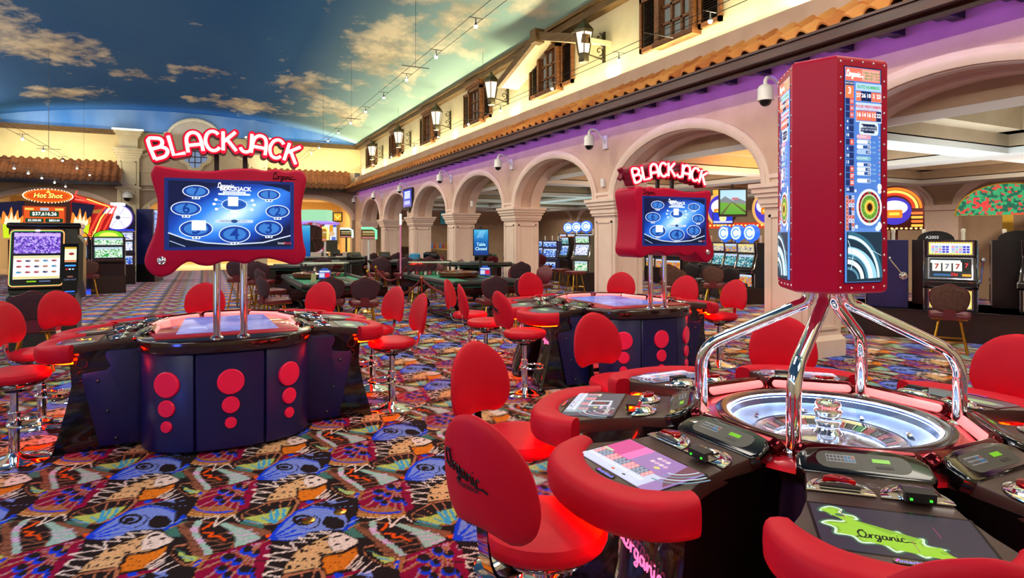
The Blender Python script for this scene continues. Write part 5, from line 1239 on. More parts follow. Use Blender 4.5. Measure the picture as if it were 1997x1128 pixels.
def ceil_dome(x, y, z, label, s=1):
    r = empty('ceiling_camera', label, 'camera', (x, y, z), 0, 'black dome cameras on the slot room ceiling'); b = MB(); b.lathe([(.12 * s, 0), (.12 * s, -.03), (.1 * s, -.04)], 16); b.build('base', BLACKM, r); b = MB(); b.dome((0, 0, -.03), .09 * s, 14, 5, -1); b.build('dome', CAMDOME, r)
ceil_dome(10.6, 9.3, ZC - .02, 'black dome camera seen through the wide arch beside the orange wall'); ceil_dome(12.6, 5.3, ZS, 'black dome camera on the soffit band right of the tower'); ceil_dome(10.6, 4.6, ZC - .02, 'black dome camera on the tiles at the right frame edge', 1.4)
ceil_dome(12.7, 17.2, ZS, 'black dome camera seen through the second arch'); ceil_dome(11, 20.8, ZS, 'black dome camera seen through the third arch')

# vestibule beyond the far wall
w = MB(); w.span((-9.2, 40, 0), (8, 40.2, 4)); w.span((7.7, YB + .5, 0), (7.9, 40, 4)); struct(w.build('wall_back', GOLDWALL, smooth=False), 'golden wall beyond the right far arch')
w = MB(); w.span((-9.2, YB + .5, 3.72), (8, 40, 3.8)); w.span((-9.2, YB + .5, 0), (-9.0, 40, 4)); struct(w.build('ceiling', mat('cream ceiling', '#d9cdb4', .8), smooth=False))
w = MB(); w.span((2.5, 34.4, 3.55), (7.7, 35.2, 3.74)); w.span((-3.2, YB + .5, 0), (-2.9, 37, 3.7)); w.span((1.95, YB + .5, 0), (2.25, 36, 3.7)); struct(w.build('wall_back', STONE, smooth=False))
def picture(name, label, cat, x, y, z, wd, ht, fm, paint, ax='y'):
    r = empty(name, label, cat, (x, y, z)); MM = frame((0, 0, 0), (1, 0, 0), (0, 0, 1)) if ax == 'y' else frame((0, 0, 0), (0, -1, 0), (0, 0, 1))
    b = MB(); b.M = MM
    for a in ((-wd / 2 - .07, -ht / 2 - .07, 0, wd / 2 + .07, -ht / 2, .06), (-wd / 2 - .07, ht / 2, 0, wd / 2 + .07, ht / 2 + .07, .06), (-wd / 2 - .07, -ht / 2, 0, -wd / 2, ht / 2, .06), (wd / 2, -ht / 2, 0, wd / 2 + .07, ht / 2, .06), (-wd / 2, -ht / 2, 0, wd / 2, ht / 2, .01)): b.span(a[:3], a[3:])
    b.build('frame', fm, r, False); f = Flat(.0006); paint(f); f.build('poster', r, MM @ Matrix.Translation((0, 0, .015))); return r
def dessert(f):
    f.rect(0, 0, .85, 1.35, '#d8e4f4', 1.1); f.rect(.22, .45, .4, .45, '#3a62c8'); f.rect(-.2, -.5, .4, .3, '#8ea4e0'); f.ell(-.1, -.3, .25, .2, '#f4dcc8', 1.1); f.ell(.1, .1, .12, .4, '#e8a030'); f.ell(.12, -.2, .2, .14, '#e8c090'); f.rect(.25, -.5, .25, .2, '#5a74d0')
picture('wall_poster', 'pale lit poster in a silver frame on the golden far wall', 'poster', 7.05, 39.98, 1.95, .95, 1.5, STEEL, dessert)
def columns(f):
    f.rect(0, 0, .5, 1.7, '#10204a', 1); 
    for k in range(6): f.rect(0, .68 - .27 * k, .3, .12, ('#6a88c8', '#a8b8d8')[k % 2])
picture('wall_poster', 'tall narrow dark blue poster in a gold frame by the left portal', 'poster', -3.15 + .4, YB + 4.6, 1.65, .5, 1.7, mat('gold frame', '#c89a3a', .35, .6), columns)
def amber(f): f.rect(0, 0, .5, .5, '#e8a828', 1.2); f.line([(-.15, .1), (0, -.1), (.15, .1)], .06, '#ffe070', 1.4)
picture('wall_sign', 'small square amber sign high beside the far right arch', 'sign', 6.9, 36.6, 2.72, .42, .42, BLACKM, amber)
# television and teal sign on the arcade
r = empty('wall_screen', 'blue and white screen hung between two arches', 'screen', (XW - .02, 22.8, 3.05), 0); MM = frame((0, 0, 0), (0, -1, 0), (0, 0, 1))
b = MB(); b.M = MM; b.span((-.58, -.38, 0), (.58, .38, .07)); b.span((-.2, -.5, .0), (.2, -.38, .05)); b.build('casing', BLACKM, r, False)
f = Flat(.0006); f.rect(0, 0, 1.06, .66, '#2a3cc8', 1); f.rect(0, .12, .8, .3, '#8fa4ff', 1.2)
for k in range(4): f.rect(0, .24 - .07 * k, .7 - .1 * (k % 2), .035, '#f0f4ff', 1.4)
for k in range(5): f.ell(-.3 + .15 * k, -.17, .05, .09, '#d8dcff', 1.2)
f.build('picture', r, MM @ Matrix.Translation((0, 0, .072)))

r = empty('lit_sign', 'teal lit letters hanging beyond the second arch from the far end', 'sign', (9.2, 23.6, 2.35), R(-40)); f = Flat(.001); f.rect(0, 0, 1.3, .5, mat('sign back', '#0c3a40', .4, emis='#0a5a60', es=.5)); f.text('TABLES', 0, .1, .26, '#9ffff0', 1.6, bold=.02); f.text('CAGE', 0, -.13, .22, '#9ffff0', 1.6, bold=.02)
f.build('letters', r, frame((0, -.035, 0), (1, 0, 0), (0, 0, 1))); b = MB(); b.span((-.68, -.03, -.28), (.68, .03, .28)); b.cyl((-.5, 0, .28), (-.5, 0, .62), .01); b.cyl((.5, 0, .28), (.5, 0, .62), .01); b.build('panel', BLACKM, r, False)
# service counter behind the far arches
for k, (y0, y1) in enumerate(((23.6, 27.2), (27.6, 31.2))):
    r = empty('service_counter', 'dark wooden counter seen through the ' + ('fourth arch' if k == 0 else 'fifth arch'), 'counter', (9.3, (y0 + y1) / 2, 0)); h = (y1 - y0) / 2
    b = MB(); b.span((-.3, -h, 0), (.3, h, 1.02)); b.build('body', DARKWOOD, r, False); b = MB(); b.span((-.36, -h - .05, 1.02), (.36, h + .05, 1.08)); b.build('top', LACQ, r, False)
for k in range(7):
    b = MB(); b.lathe([(.035, 0), (.038, .12), (.03, .17), (.012, .2), (.012, .26)], 8); h = b.build('bottle', mat(('amber glass', 'red bottle', 'blue bottle')[k % 3], ('#a86a20', '#a02028', '#3a68b8')[k % 3], .15), None, loc=(9.15, 24.6 + .36 * k, 1.08)); tag(h, ('amber', 'red', 'blue')[k % 3] + ' bottle on the dark counter through the fourth arch, ' + ('first', 'second', 'third', 'fourth', 'fifth', 'sixth', 'last')[k] + ' from the right', 'bottle', 'bottles on the counter')
# ================================================================ SLOT MACHINES AND THEIR CHAIRS
CABN = mat('dark blue cabinet', '#18205a', .3, 0, .5); CABB = mat('black cabinet', '#100f12', .28, 0, .5); CABG = mat('grey green cabinet', '#3a3c34', .35, .4)
TRIM = mat('slot chrome trim', '#b8bcc4', .15, 1)
A_YEL = art('paytable yellow', '#f4e25a', '#3a3ac0', '#f4f4ff', 26, 1.0); A_BLU = art('blue game art', '#2a5cd0', '#bfe0ff', '#1a2f80', 14, 1.1); A_MIX = art('mixed game art', '#e8b020', '#e0402a', '#3aa0e0', 16, 1.0)
A_TEAL = art('teal game art', '#58b8c0', '#1a4a70', '#d8f0e8', 15, .9); A_PUR = art('violet game art', '#8a5ce0', '#c8b0ff', '#4a2aa8', 22, 1.0); A_WHT = art('white reel art', '#f4f4fa', '#e8e8f4', '#7a8ad8', 12, 1.05); A_GRN = art('green reel art', '#d8f0d8', '#3ab050', '#f4fff4', 14, 1.0); A_RED = art('red game art', '#e04a28', '#f8d050', '#701810', 16, 1.0)
FR = lambda x, y, z, y1, z1: frame((x, y, z), (1, 0, 0), (0, y1 - y, z1 - z))
def slot(label, loc, rz, z0=.5, w=.66, top=A_MIX, main=A_BLU, belly=None, cab=CABB, base=True, topper=None, glow_=None, reels=None, group=None, arch=None, tall=0, handle=False):
    r = empty('slot_machine', label, 'slot machine', loc, R(rz), group or 'slot machines'); h = w / 2; H = 1.08 + tall
    if base: b = MB(); b.span((-h - .02, -.28, 0), (h + .02, .3, z0)); b.build('cabinet_base', DARKWOOD if base is True else base, r, False)
    side = [(.30, 0), (.30, H), (-.22, H), (-.2, .84), (-.185, .81), (-.29, .47), (-.36, .44), (-.36, .38), (-.27, .34), (-.27, 0)]
    b = MB(); b.loft([[(-h, y, z + z0) for y, z in side], [(h, y, z + z0) for y, z in side]]); cb = b.build('cabinet', cab, r, False)
    def pane(name, m, y, za, y1, zb, ww, paint=None):
        L = math.hypot(y1 - y, zb - za); MM = frame((0, (y + y1) / 2, (za + zb) / 2 + z0), (1, 0, 0), (0, y1 - y, zb - za))
        b = MB(); b.M = MM
        for a in ((-ww / 2 - .022, -L / 2 - .02, 0, -ww / 2, L / 2 + .02, .022), (ww / 2, -L / 2 - .02, 0, ww / 2 + .022, L / 2 + .02, .022), (-ww / 2, -L / 2 - .02, 0, ww / 2, -L / 2, .022), (-ww / 2, L / 2, 0, ww / 2, L / 2 + .02, .022)): b.span(a[:3], a[3:])
        fr = b.build(name + '_frame', TRIM, r, False)
        f = Flat(.0004)
        if paint: paint(f, ww, L)
        else:
            f.rect(0, 0, ww, L, m); f.rect(0, L / 2 - .03, ww, .05, '#ffe890' if m is A_YEL else '#d0e4ff', .9)
        f.build(name, r, MM @ Matrix.Translation((0, 0, .004)))
    pane('top_screen', top, -.205, .86, -.222, H - .03, w - .12, reels[0] if reels else None)
    pane('main_screen', main, -.282, .5, -.192, .79, w - .14, reels[1] if reels else None)
    if belly: pane('belly_glass', belly, -.272, .05, -.272, .32, w - .14, reels[2] if reels and len(reels) > 2 else None)
    b = MB(); b.span((-h + .03, -.35, z0 + .44), (h - .03, -.28, z0 + .452)); dk = b.build('button_deck', TRIM, r, False)
    f = Flat(.0004)
    for i in range(7): f.rr(-h + .1 + i * (w - .2) / 6, 0, .05, .025, .006, ('#f0f0f0', '#f0d080')[i == 6], .8)
    f.build('buttons', dk, Matrix.Translation((0, -.32, z0 + .453)))
    b = MB()
    for s in (-1, 1): b.tube([(s * h, y - .004, z + z0) for y, z in ((-.27, .02), (-.27, .34), (-.36, .38), (-.36, .44), (-.29, .47), (-.185, .81), (-.2, .84), (-.22, H))], .012, 4)
    b.build('edge_trim', TRIM if glow_ is None else glow_, r)
    if arch:                                                                 # arched lit header
        n = 10; P = [(h * .96 * math.cos(PI * k / n), .2 * math.sin(PI * k / n)) for k in range(n + 1)]; MM = frame((0, -.2, z0 + H), (1, 0, 0), (0, 0, 1))
        b = MB(); b.prism(P, -.4, 0, MM); ah = b.build('arch_header', cab, r, False); f = Flat(.001); f.poly([(x * .92, y * .9 + .005) for x, y in P], arch[0], 1.2); f.poly([(x * .6, y * .55 + .02) for x, y in P], arch[1], 1.3); f.build('header_art', ah, MM @ Matrix.Translation((0, 0, .001)))
    if topper == 'round':
        MM = frame((0, -.1, z0 + H + .24), (1, 0, 0), (0, 0, 1)); b = MB(); b.lathe([(.2, -.12), (.2, 0), (.17, .02), (.17, .0)], 24, MM); b.cyl((0, -.04, z0 + H - .02), (0, -.04, z0 + H + .08), .05); tpp = b.build('topper', mat('blue topper', '#1a3a90', .3, 0, .4, '#2a6ae8', 1.2), r)
        f = Flat(.001); f.ell(0, 0, .165, .165, '#cfe4ff', 1.5); f.ring(0, 0, .12, .12, .03, '#4a90f0', 1.3, a0=30, a1=330); f.ell(0, 0, .06, .06, '#ffffff', 1.6, 16); f.build('topper_face', tpp, MM @ Matrix.Translation((0, 0, .012)))
    if topper == 'dome':
        n = 10; P = [(.26 * math.cos(PI * k / n), .15 * math.sin(PI * k / n)) for k in range(n + 1)]; MM = frame((0, .1, z0 + H), (1, 0, 0), (0, 0, 1)); b = MB(); b.prism(P, -.1, 0, MM); tpp = b.build('topper', CABB, r, False); f = Flat(.001); f.poly([(x * .93, y * .93) for x, y in P], '#6a7aff', 1.2); f.poly([(x * .7, y * .7) for x, y in P], '#d0d4ff', 1.2); f.build('topper_face', tpp, MM @ Matrix.Translation((0, 0, .001)))
    b = MB(); b.cyl((h * .5, .1, z0 + H), (h * .5, .1, z0 + H + .12), .025, n=8); b.lathe([(.03, 0), (.03, .05), (0, .06)], 8, T(h * .5, .1, z0 + H + .12)); b.build('candle_light', mat('candle', '#d8d4c8', .3), r)
    if handle:
        b = MB(); b.lathe([(.055, 0), (.055, .02), (.04, .03), (0, .034)], 16, Matrix.Translation((h, -.06, z0 + .42)) @ Matrix.Rotation(R(90), 4, 'Y')); b.tube([(h + .04, -.06, z0 + .42), (h + .07, -.16, z0 + .75)], .012, 6); b.ball((h + .07, -.16, z0 + .78), .035, 10, 6); b.build('pull_handle', CHROME, r)
    return r
SHIELD = [(-.05, .0), (-.15, .03), (-.205, .1), (-.225, .2), (-.215, .28), (-.17, .33), (-.09, .36), (0, .4), (.09, .36), (.17, .33), (.215, .28), (.225, .2), (.205, .1), (.15, .03), (.05, 0)]
SHIELD = smoothc(SHIELD, 2)
def chair(label, loc, rz, back=PURPLE, seat=MAROON, h=.5, legs=BRASS, group=None):
    """casino chair on four splayed legs; back=None leaves a backless stool"""
    r = empty('casino_chair' if back else 'bar_stool', label, 'chair' if back else 'stool', loc, R(rz), group or 'casino chairs with gold legs')
    sq = [(.2, -.21), (.2, .21), (.14, .235), (-.2, .215), (-.22, .15), (-.22, -.15), (-.2, -.215), (.14, -.235)]
    b = MB(); b.prism(smoothc(sq, 2), h - .08, h + .02, None, .03, 3); s = b.build('seat', seat, r)
    b = MB(); b.prism(inset(smoothc(sq, 2), -.003), h - .062, h - .052); b.build('gold_piping', BRASS, s)
    for x in (-1, 1):
        for y in (-1, 1): b = MB(); b.cyl((x * .12, y * .12, h - .08), (x * .2, y * .2, 0), .016, .018, 8); b.build('leg', legs, r)
    b = MB(); k = .16 + .04 * (1 - .3 * h / h); b.tube([(a * .182, c * .182, .17) for a, c in ((1, 1), (-1, 1), (-1, -1), (1, -1))], .01, 6, True); b.build('stretcher', legs, r)
    if back:
        M = Matrix.Translation((-.2, 0, h + .03)) @ Matrix.Rotation(R(-9), 4, 'Y'); b = MB(); pillow(SHIELD, (0, .19), .03, .025, .6, M, b, 4); k = b.build('backrest', back, r)
        b = MB(); b.tube([M @ Vector((.0 + .6 * y * y, y, z)) for y, z in SHIELD], .008, 5, True); b.build('piping', seat, k)
        b = MB(); b.span((-.235, -.07, h - .06), (-.205, .07, h + .08)); b.build('back_bracket', seat, r, False)
    return r

# ---- left group: tall curved game, jackpot sign, arched pair, big wheel game
r = empty('slot_machine', 'tall curved slot machine at left with a violet upper and white lower screen', 'slot machine', (-1.93, 10.35, 0), R(4), 'slot machines')
side = [(.35, 0), (.35, 1.66), (.1, 1.74), (-.16, 1.76), (-.22, 1.70), (-.26, 1.4), (-.34, .95), (-.40, .86), (-.52, .82), (-.52, .76), (-.36, .70), (-.34, 0)]
b = MB(); b.loft([[(-.36, y, z) for y, z in side], [(.36, y, z) for y, z in side]]); b.build('cabinet', CABG, r, False)
b = MB(); b.loft([[(.36, y, z) for y, z in ((.3, .7), (.3, 1.6), (.0, 1.66), (-.2, 1.6), (-.3, .95))], [(.42, y, z) for y, z in ((.26, .75), (.26, 1.5), (.0, 1.56), (-.16, 1.5), (-.26, 1.0))]]); b.build('side_bulge', CABG, r)
b = MB(); b.span((-.38, -.2, 1.62), (.38, .36, 1.74)); b.prism([(-.4, -.24), (.4, -.24), (.4, .38), (-.4, .38)], 1.70, 1.78, None, .03, 2); b.build('top_cap', BLACK, r)
MM = frame((-.07, -.30, 1.31), (1, 0, 0), (0, .16, .72))
b = MB(); b.M = MM; b.span((-.29, -.4, -.03), (.29, .38, .02)); b.build('screen_body', BLACK, r, False)
f = Flat(.0004); f.rr(0, 0, .58, .76, .05, '#ff9a5a', 1.6); f.rr(-.003, 0, .556, .735, .04, '#30c070', 1.3); f.rr(0, -.003, .548, .72, .035, '#08080c', .5); f.rect(0, .2, .49, .28, A_PUR); f.rect(0, .31, .49, .04, '#c8a8ff', 1.2); f.rect(0, -.125, .49, .31, '#fbfaff', 1.25); f.rect(0, .01, .49, .035, '#e8e0a8', 1.1); f.rect(0, -.262, .49, .03, '#e8dc90', 1.1)
for i in range(5):
    for j in range(3):
        c = ('#c03050', '#3a9ad0', '#303a70', '#b03848', '#b87850')[(i * 2 + j * 3) % 5]; x, y = -.185 + .092 * i, -.04 - .075 * j; f.ell(x, y, .03, .014, c, .9, 10); f.ell(x + .012, y + .012, .012, .01, '#f0c0b0', 1, 8)
f.rect(-.05, -.315, .1, .018, '#88d010', 1.1); f.rect(.09, -.315, .12, .022, '#5a6a90', .9); f.ell(0, .365, .03, .014, '#ffd8ff', 3, 12); f.build('screen', r, MM @ Matrix.Translation((0, 0, .021)))
MM = frame((.29, -.325, 1.25), (1, 0, 0), (0, .16, .72)); b = MB(); b.M = MM; b.span((-.085, -.42, -.02), (.085, .25, .02)); b.build('bill_column', BLACK, r, False)
f = Flat(.0004); f.rect(0, -.1, .15, .64, '#0a0a0e', .4); f.rect(0, .1, .13, .2, '#f4f0d0', 1.2); f.rect(0, .19, .13, .025, '#e8c030'); f.rect(0, .015, .13, .02, '#f07030'); f.ell(.01, .11, .03, .018, '#b02838'); f.rr(0, -.05, .12, .02, .008, '#3a8aff', 1.8)
BM = MM; g = Flat(.0004); g.z = .009
for k, c in enumerate(('#e03040', '#ffffff', '#b8c0d8')): g.ell(-.04 + .035 * k, -.1, .013, .01, c, 1.2, 10)
g.build('buttons', r, MM @ Matrix.Translation((0, 0, .021)))
f.rr(0, -.4, .11, .014, .006, '#2a6aff', 2); f.text('CASH OUT', 0, -.24, .028, '#8a94c0', .9); f.rect(0, -.2, .06, .02, '#b06a5a', .7); f.build('bill_panel', r, MM @ Matrix.Translation((0, 0, .021)))
b = MB(); b.span((-.34, -.515, .82), (.22, -.4, .835)); dk = b.build('button_deck', BLACK, r, False); f = Flat(.0005)
for k in range(8): f.rr(-.27 + .06 * k, 0, .045, .035, .008, '#d8e0f0', .9)
f.build('buttons', dk, Matrix.Translation((-.03, -.46, .836)))
slot('slot machine cut by the left frame edge, beside the tall curved one', (-3.0, 10.4, 0), 4, .62, .7, A_PUR, A_BLU, A_MIX, CABG)
chair('purple-backed chair in front of the tall curved slot machine', (-1.82, 9.1, 0), 96, PURPLE, MAROON, .54)
slot('arched slot machine with a green lit header', (-2.44, 20.6, 0), 8, .5, .78, A_GRN, A_GRN, None, CABB, True, arch=('#7ad020', '#e8f060'), glow_=None)
slot('arched slot machine with an orange lit header', (-3.3, 20.75, 0), 8, .5, .78, A_RED, A_WHT, None, CABB, True, arch=('#f0a020', '#f8e060'))
chair('chair with dark back before the green and orange arched pair', (-2.75, 19.5, 0), 98, TAUPE, MAROON, .56)
BLUEPOOL = mat('blue kick light', '#0a1a60', .3, emis='#1a40ff', es=2.2)
r = empty('kick_light', 'blue light strip at the floor below the arched slot pair', 'light strip', (-2.85, 20.28, 0), R(8)); b = MB(); b.span((-.85, -.02, .01), (.85, .03, .14)); b.build('strip', BLUEPOOL, r, False)
# jackpot sign
r = empty('jackpot_sign', 'jackpot sign with an orange bulb-rimmed oval, flames and green figures', 'sign', (-4.05, 22.3, 0), R(10)); MM = frame((0, 0, 0), (1, 0, 0), (0, 0, 1))
b = MB(); b.span((-1.0, .0, 0), (1.0, .5, 1.5)); b.build('pedestal', CABB, r, False)
b = MB(); b.span((-.8, -.1, 1.45), (.45, .4, 2.62)); b.build('display_box', mat('red brown box', '#3a140c', .3), r, False)
f = Flat(.001); f.rect(0, 0, 1.02, .8, '#b03818', .8); f.rect(0, 0, .94, .74, '#f05a20', 1.0); f.rr(0, .17, .68, .17, .02, '#0c4a30', .9); f.text('$37,616.26', 0, .17, .135, '#ffffff', 1.6, .95, .02)
for x, y, s in ((-.23, -.02, '$2,200.00'), (.23, -.02, '$854.44'), (-.23, -.2, '$332.43'), (.23, -.2, '$36.79')): f.rr(x, y, .42, .12, .02, '#0c4a30', .9); f.text(s, x, y, .085, '#ffffff', 1.5, .9, .015)
f.rect(-.35, .31, .2, .06, '#f8d060', 1.1); f.rect(.35, .31, .2, .06, '#f8d060', 1.1); f.rect(0, .31, .2, .08, '#c0c8d8', 1); f.build('figures', r, frame((-.17, -.102, 2.08), (1, 0, 0), (0, 0, 1)))
el = lambda a, c, n=40: [(a * math.cos(2 * PI * k / n), c * math.sin(2 * PI * k / n)) for k in range(n)]
MO = frame((-.08, -.12, 2.78), (1, 0, 0), (0, 0, 1)); b = MB(); b.prism(el(.60, .215), -.35, 0, MO, .02); ov = b.build('oval', mat('oval rim', '#8a2a10', .4), r)
f = Flat(.001); f.ell(0, 0, .57, .19, '#f0781c', 1.1, 40); f.ell(0, 0, .5, .15, '#e8500c', 1.1, 40); f.text('Hot Shot', .012, -.012, .19, '#b02a08', 1, .95, .05, .18); f.text('Hot Shot', 0, 0, .19, '#fff070', 1.5, .95, .025, .18); f.poly([(-.06, .09), (0, .17), (.06, .09)], '#ffe060', 1.3); f.build('oval_art', ov, MO @ Matrix.Translation((0, 0, .002)))
b = MB()
for x, y in el(.585, .203, 44): b.ball((x, y, .006), .017, 6, 4, M=MO)
b.build('rim_bulbs', glow('#fff0c0', 2.5), ov, True, 'stuff')
for s in (-1, 1):
    P = [(s * .72, 1.5), (s * .95, 1.5), (s * 1.3, 2.55), (s * .62, 2.62)] if s < 0 else [(.5, 1.5), (.78, 1.5), (1.05, 2.55), (.48, 2.62)]
    b = MB(); b.prism(P[::s], .0, .18, MM @ Matrix.Translation((0, 0, .1 - .18))); pn = b.build('flame_panel', mat('flame panel', '#151830', .4), r, False)
    f = Flat(.001); f.poly(P[::s], '#14163a', .7); q = inset(P[::s], .05); f.poly(q[:], '#181a48', .6)
    cx = sum(p[0] for p in P) / 4; f.poly([(cx - .2, 1.55), (cx + .16, 1.55), (cx + .24, 2.1), (cx - .22, 2.1)], '#c8e020', 1.2)
    f.poly(smoothc([(cx - .22, 1.95), (cx + .2, 1.95), (cx + .24, 2.2), (cx + .15, 2.12), (cx + .12, 2.36), (cx + .03, 2.14), (cx - .02, 2.45), (cx - .1, 2.16), (cx - .2, 2.32), (cx - .24, 2.1)], 3), '#f08a30', 1.2); f.poly(smoothc([(cx - .16, 1.93), (cx + .14, 1.93), (cx + .17, 2.1), (cx + .1, 2.06), (cx + .08, 2.22), (cx + .02, 2.06), (cx - .02, 2.3), (cx - .07, 2.08), (cx - .14, 2.18), (cx - .17, 2.04)], 3), '#ffe8c0', 1.3); f.build('flames', pn, MM @ Matrix.Translation((0, 0, .102)))
b = MB()
for p in ([(1.05, 1.5), (1.25, 2.1), (1.5, 2.5), (.9, 2.62)], [(.85, 1.55), (1.12, 2.2), (1.32, 2.5)], [(.55, 2.7), (1.0, 2.62), (1.6, 2.52), (1.2, 1.6)], [(.6, 2.95), (.55, 2.8), (1.1, 2.62)]): b.tube([(x, -.12, z) for x, z in p], .024, 6)
b.build('neon_tubes', glow('#ff3020', 3), r)
b = MB(); b.tube([(x, -.13, z) for x, z in [(.98, 1.55), (1.2, 2.15), (1.42, 2.5), (.85, 2.72)]], .018, 6); b.build('neon_tubes', glow('#ffd050', 3), r)
b = MB(); b.loft([[(.4, .02, 2.3), (1.55, .02, 2.3), (1.3, .02, 1.5), (.4, .02, 1.5)], [(.4, .1, 2.3), (1.55, .1, 2.3), (1.3, .1, 1.5), (.4, .1, 1.5)]]); b.loft([[(.4, .02, 2.9), (.8, .02, 2.8), (1.6, .02, 2.5), (.4, .02, 2.3)], [(.4, .1, 2.9), (.8, .1, 2.8), (1.6, .1, 2.5), (.4, .1, 2.3)]]); bk = b.build('red_backing', mat('red sign backing', '#6a0810', .4, emis='#c01018', es=.5), r, False)
b = MB()
for k in range(14):
    for j in range(4): b.ball((.55 + .065 * k, .012, 1.52 + .07 * j), .014, 6, 4)
b.build('chaser_bulbs', glow('#ffb040', 2), bk, True, 'stuff')
# big wheel game
r = slot('tall big-wheel slot machine with a round white lit wheel', (-2.62, 24.3, 0), 8, .62, .95, A_WHT, A_WHT, A_BLU, mat('indigo cabinet', '#171338', .3), CABB, tall=.05)
MW = frame((0, -.24, 2.2), (1, 0, 0), (0, 0, 1)); b = MB(); b.prism([(-.5, -.42), (.5, -.42), (.5, .1), (.4, .36), (.2, .5), (-.2, .5), (-.4, .36), (-.5, .1)], -.45, 0, MW, .03, 2); wb = b.build('wheel_housing', CABN, r)
f = Flat(.001); f.ell(0, .02, .42, .42, '#9a7ae8', 1.3, 36); f.ell(0, .02, .39, .39, '#f0f0ff', 1.5, 36)
for k in range(18): a = 2 * PI * k / 18; f.line([(.1 * math.cos(a), .02 + .1 * math.sin(a)), (.37 * math.cos(a), .02 + .37 * math.sin(a))], .012 if k % 3 else .03, ('#c8c0f0', '#a8d0e8', '#e8c0d0')[k % 3], 1.2)
f.ell(0, .02, .07, .07, '#404a68', .8, 18); f.rr(0, .46, .42, .1, .03, '#ffffff', 2.2); f.rect(0, -.4, .9, .07, '#2a3ad0', 1.2); f.build('wheel', wb, MW @ Matrix.Translation((0, 0, .002)))
b = MB(); b.lathe([(.17, 0), (.17, .02), (0, .022)], 20, Matrix.Translation((.475, .05, 1.55)) @ Matrix.Rotation(R(90), 4, 'Y')); b.build('side_lamp', glow('#a080ff', .8), r)
slot('slot machine just behind the big-wheel one, red marquee on top', (-1.75, 25.4, 0), 78, .62, .95, A_BLU, A_BLU, A_BLU, CABN, CABB, tall=.85)
slot('slot machine between the jackpot sign and the big wheel, small blue screen', (-3.55, 23.6, 0), 8, .62, .8, A_BLU, A_BLU, None, CABN, CABB, tall=.4)

# ---- right group: reel machine with number plate, its neighbours and the chair
def pay(f, w, L):
    f.rect(0, 0, w, L, '#fff07a', 1.15); f.rect(0, 0, w - .05, L - .04, '#f4f0ff', 1.15)
    for s in (-1, 1):
        x0 = s * w * .235; f.rect(x0, -.01, w * .42, L - .07, '#dfe0fa', 1.1)
        for i in range(5):
            for j in range(3): f.rect(x0 - w * .17 + i * w * .085, L * .22 - j * L * .2 - .02, w * .065, L * .15, ('#f4a0a8', '#a0b8f8', '#b8e0b8')[(i + j) % 3] if i < 3 else '#4a50d0', 1.05)
    for i in range(16): f.ell(-w / 2 + .015 + i * (w - .03) / 15, L / 2 - .012, .008, .008, '#a8a010', 1, 8); f.ell(-w / 2 + .015 + i * (w - .03) / 15, -L / 2 + .012, .008, .008, '#a8a010', 1, 8)
def reel(f, w, L):
    f.rect(0, 0, w, L, '#1a2a30', .8); f.rect(-.06, L * .36, w * .72, L * .14, '#f0fff4', 1.6); 
    for i in range(3): x = -.17 + .13 * i; f.rect(x, .03, .11, L * .46, '#f4f0e0', 1.25); f.text('7', x, .03, .11, '#b02030' if i != 1 else '#6a7a90', .9, bold=.03)
    f.rect(.2, .03, .1, L * .5, '#14181c', .6); f.text('7', .2, .05, .09, '#e03038', 1.2, bold=.03); f.rr(-.1, -L * .33, .22, .03, .01, '#2a70b0', 1); f.text('25¢', .05, -L * .3, .06, '#f03028', 1.2, bold=.02); f.rr(.2, -L * .33, .11, .035, .012, '#f0a020', 1.2)
slot('reel slot machine with sevens, number plate A2003 above it', (10.35, 5.5, .46), -62, 0, .66, A_YEL, A_WHT, A_YEL, CABB, False, reels=(pay, reel, pay), handle=True)
pl = MB(); pl.box((0, 0, .04), (.3, .03, .08)); r = empty('number_plate', 'black number plate A2003 standing on the reel slot machine', 'plate', (10.2, 5.68, 1.54), R(-62)); pl.build('plate', BLACKM, r, False); f = Flat(.0006); f.text('A2003', 0, .04, .065, '#e8e8e8', .9, bold=.01); f.build('lettering', r, frame((0, -.0155, 0), (1, 0, 0), (0, 0, 1)))
slot('slot machine side-on with a navy side and chrome pull handle', (10.12, 6.35, .46), -150, 0, .66, A_TEAL, A_TEAL, A_YEL, CABN, False, handle=False)
slot('slot machine cut by the right frame edge', (11.05, 4.45, .46), -88, 0, .66, A_GRN, A_TEAL, A_WHT, CABB, False)
for k, (x, y, l) in enumerate(((11.15, 6.15, 'blue dome-topped slot machine behind the reel one, left dome'), (11.65, 5.2, 'blue dome-topped slot machine behind the reel one, right dome'))): slot(l, (x, y, .46), 118, 0, .66, A_BLU, A_BLU, None, CABB, False, topper='dome')
r = empty('machine_plinth', 'dark wooden plinth under the right-hand slot machines', 'plinth', (10.75, 5.5, 0), R(-62)); b = MB(); b.span((-1.55, -.62, .0), (1.6, .75, .46)); b.build('plinth', DARKWOOD, r, False); b = MB(); b.span((-1.6, -.66, .44), (1.65, .8, .46)); b.build('plinth_top', CABB, r, False)
b = MB(); b.lathe([(.1, .46), (.11, .475), (.1, .48), (.06, .478)], 20, T(.9, -.5, 0)); b.build('brass_ashtray', BRASS, r)
o = empty('pull_handle', 'chrome pull handle with a round hub on the navy slot machine side', 'handle', (9.83, 5.90, .98), R(-62)); b = MB(); b.lathe([(.06, 0), (.06, .025), (.045, .035), (0, .04)], 18, frame((0, 0, 0), (1, 0, 0), (0, 0, 1))); b.tube([(0, -.02, 0), (-.18, -.06, .26)], .012, 6); b.ball((-.18, -.06, .27), .022, 8, 5); b.build('lever', CHROME, o)
chair('taupe-backed chair with maroon seat before the reel machine A2003', (9.2, 4.9, 0), 28, TAUPE, MAROON, .53)
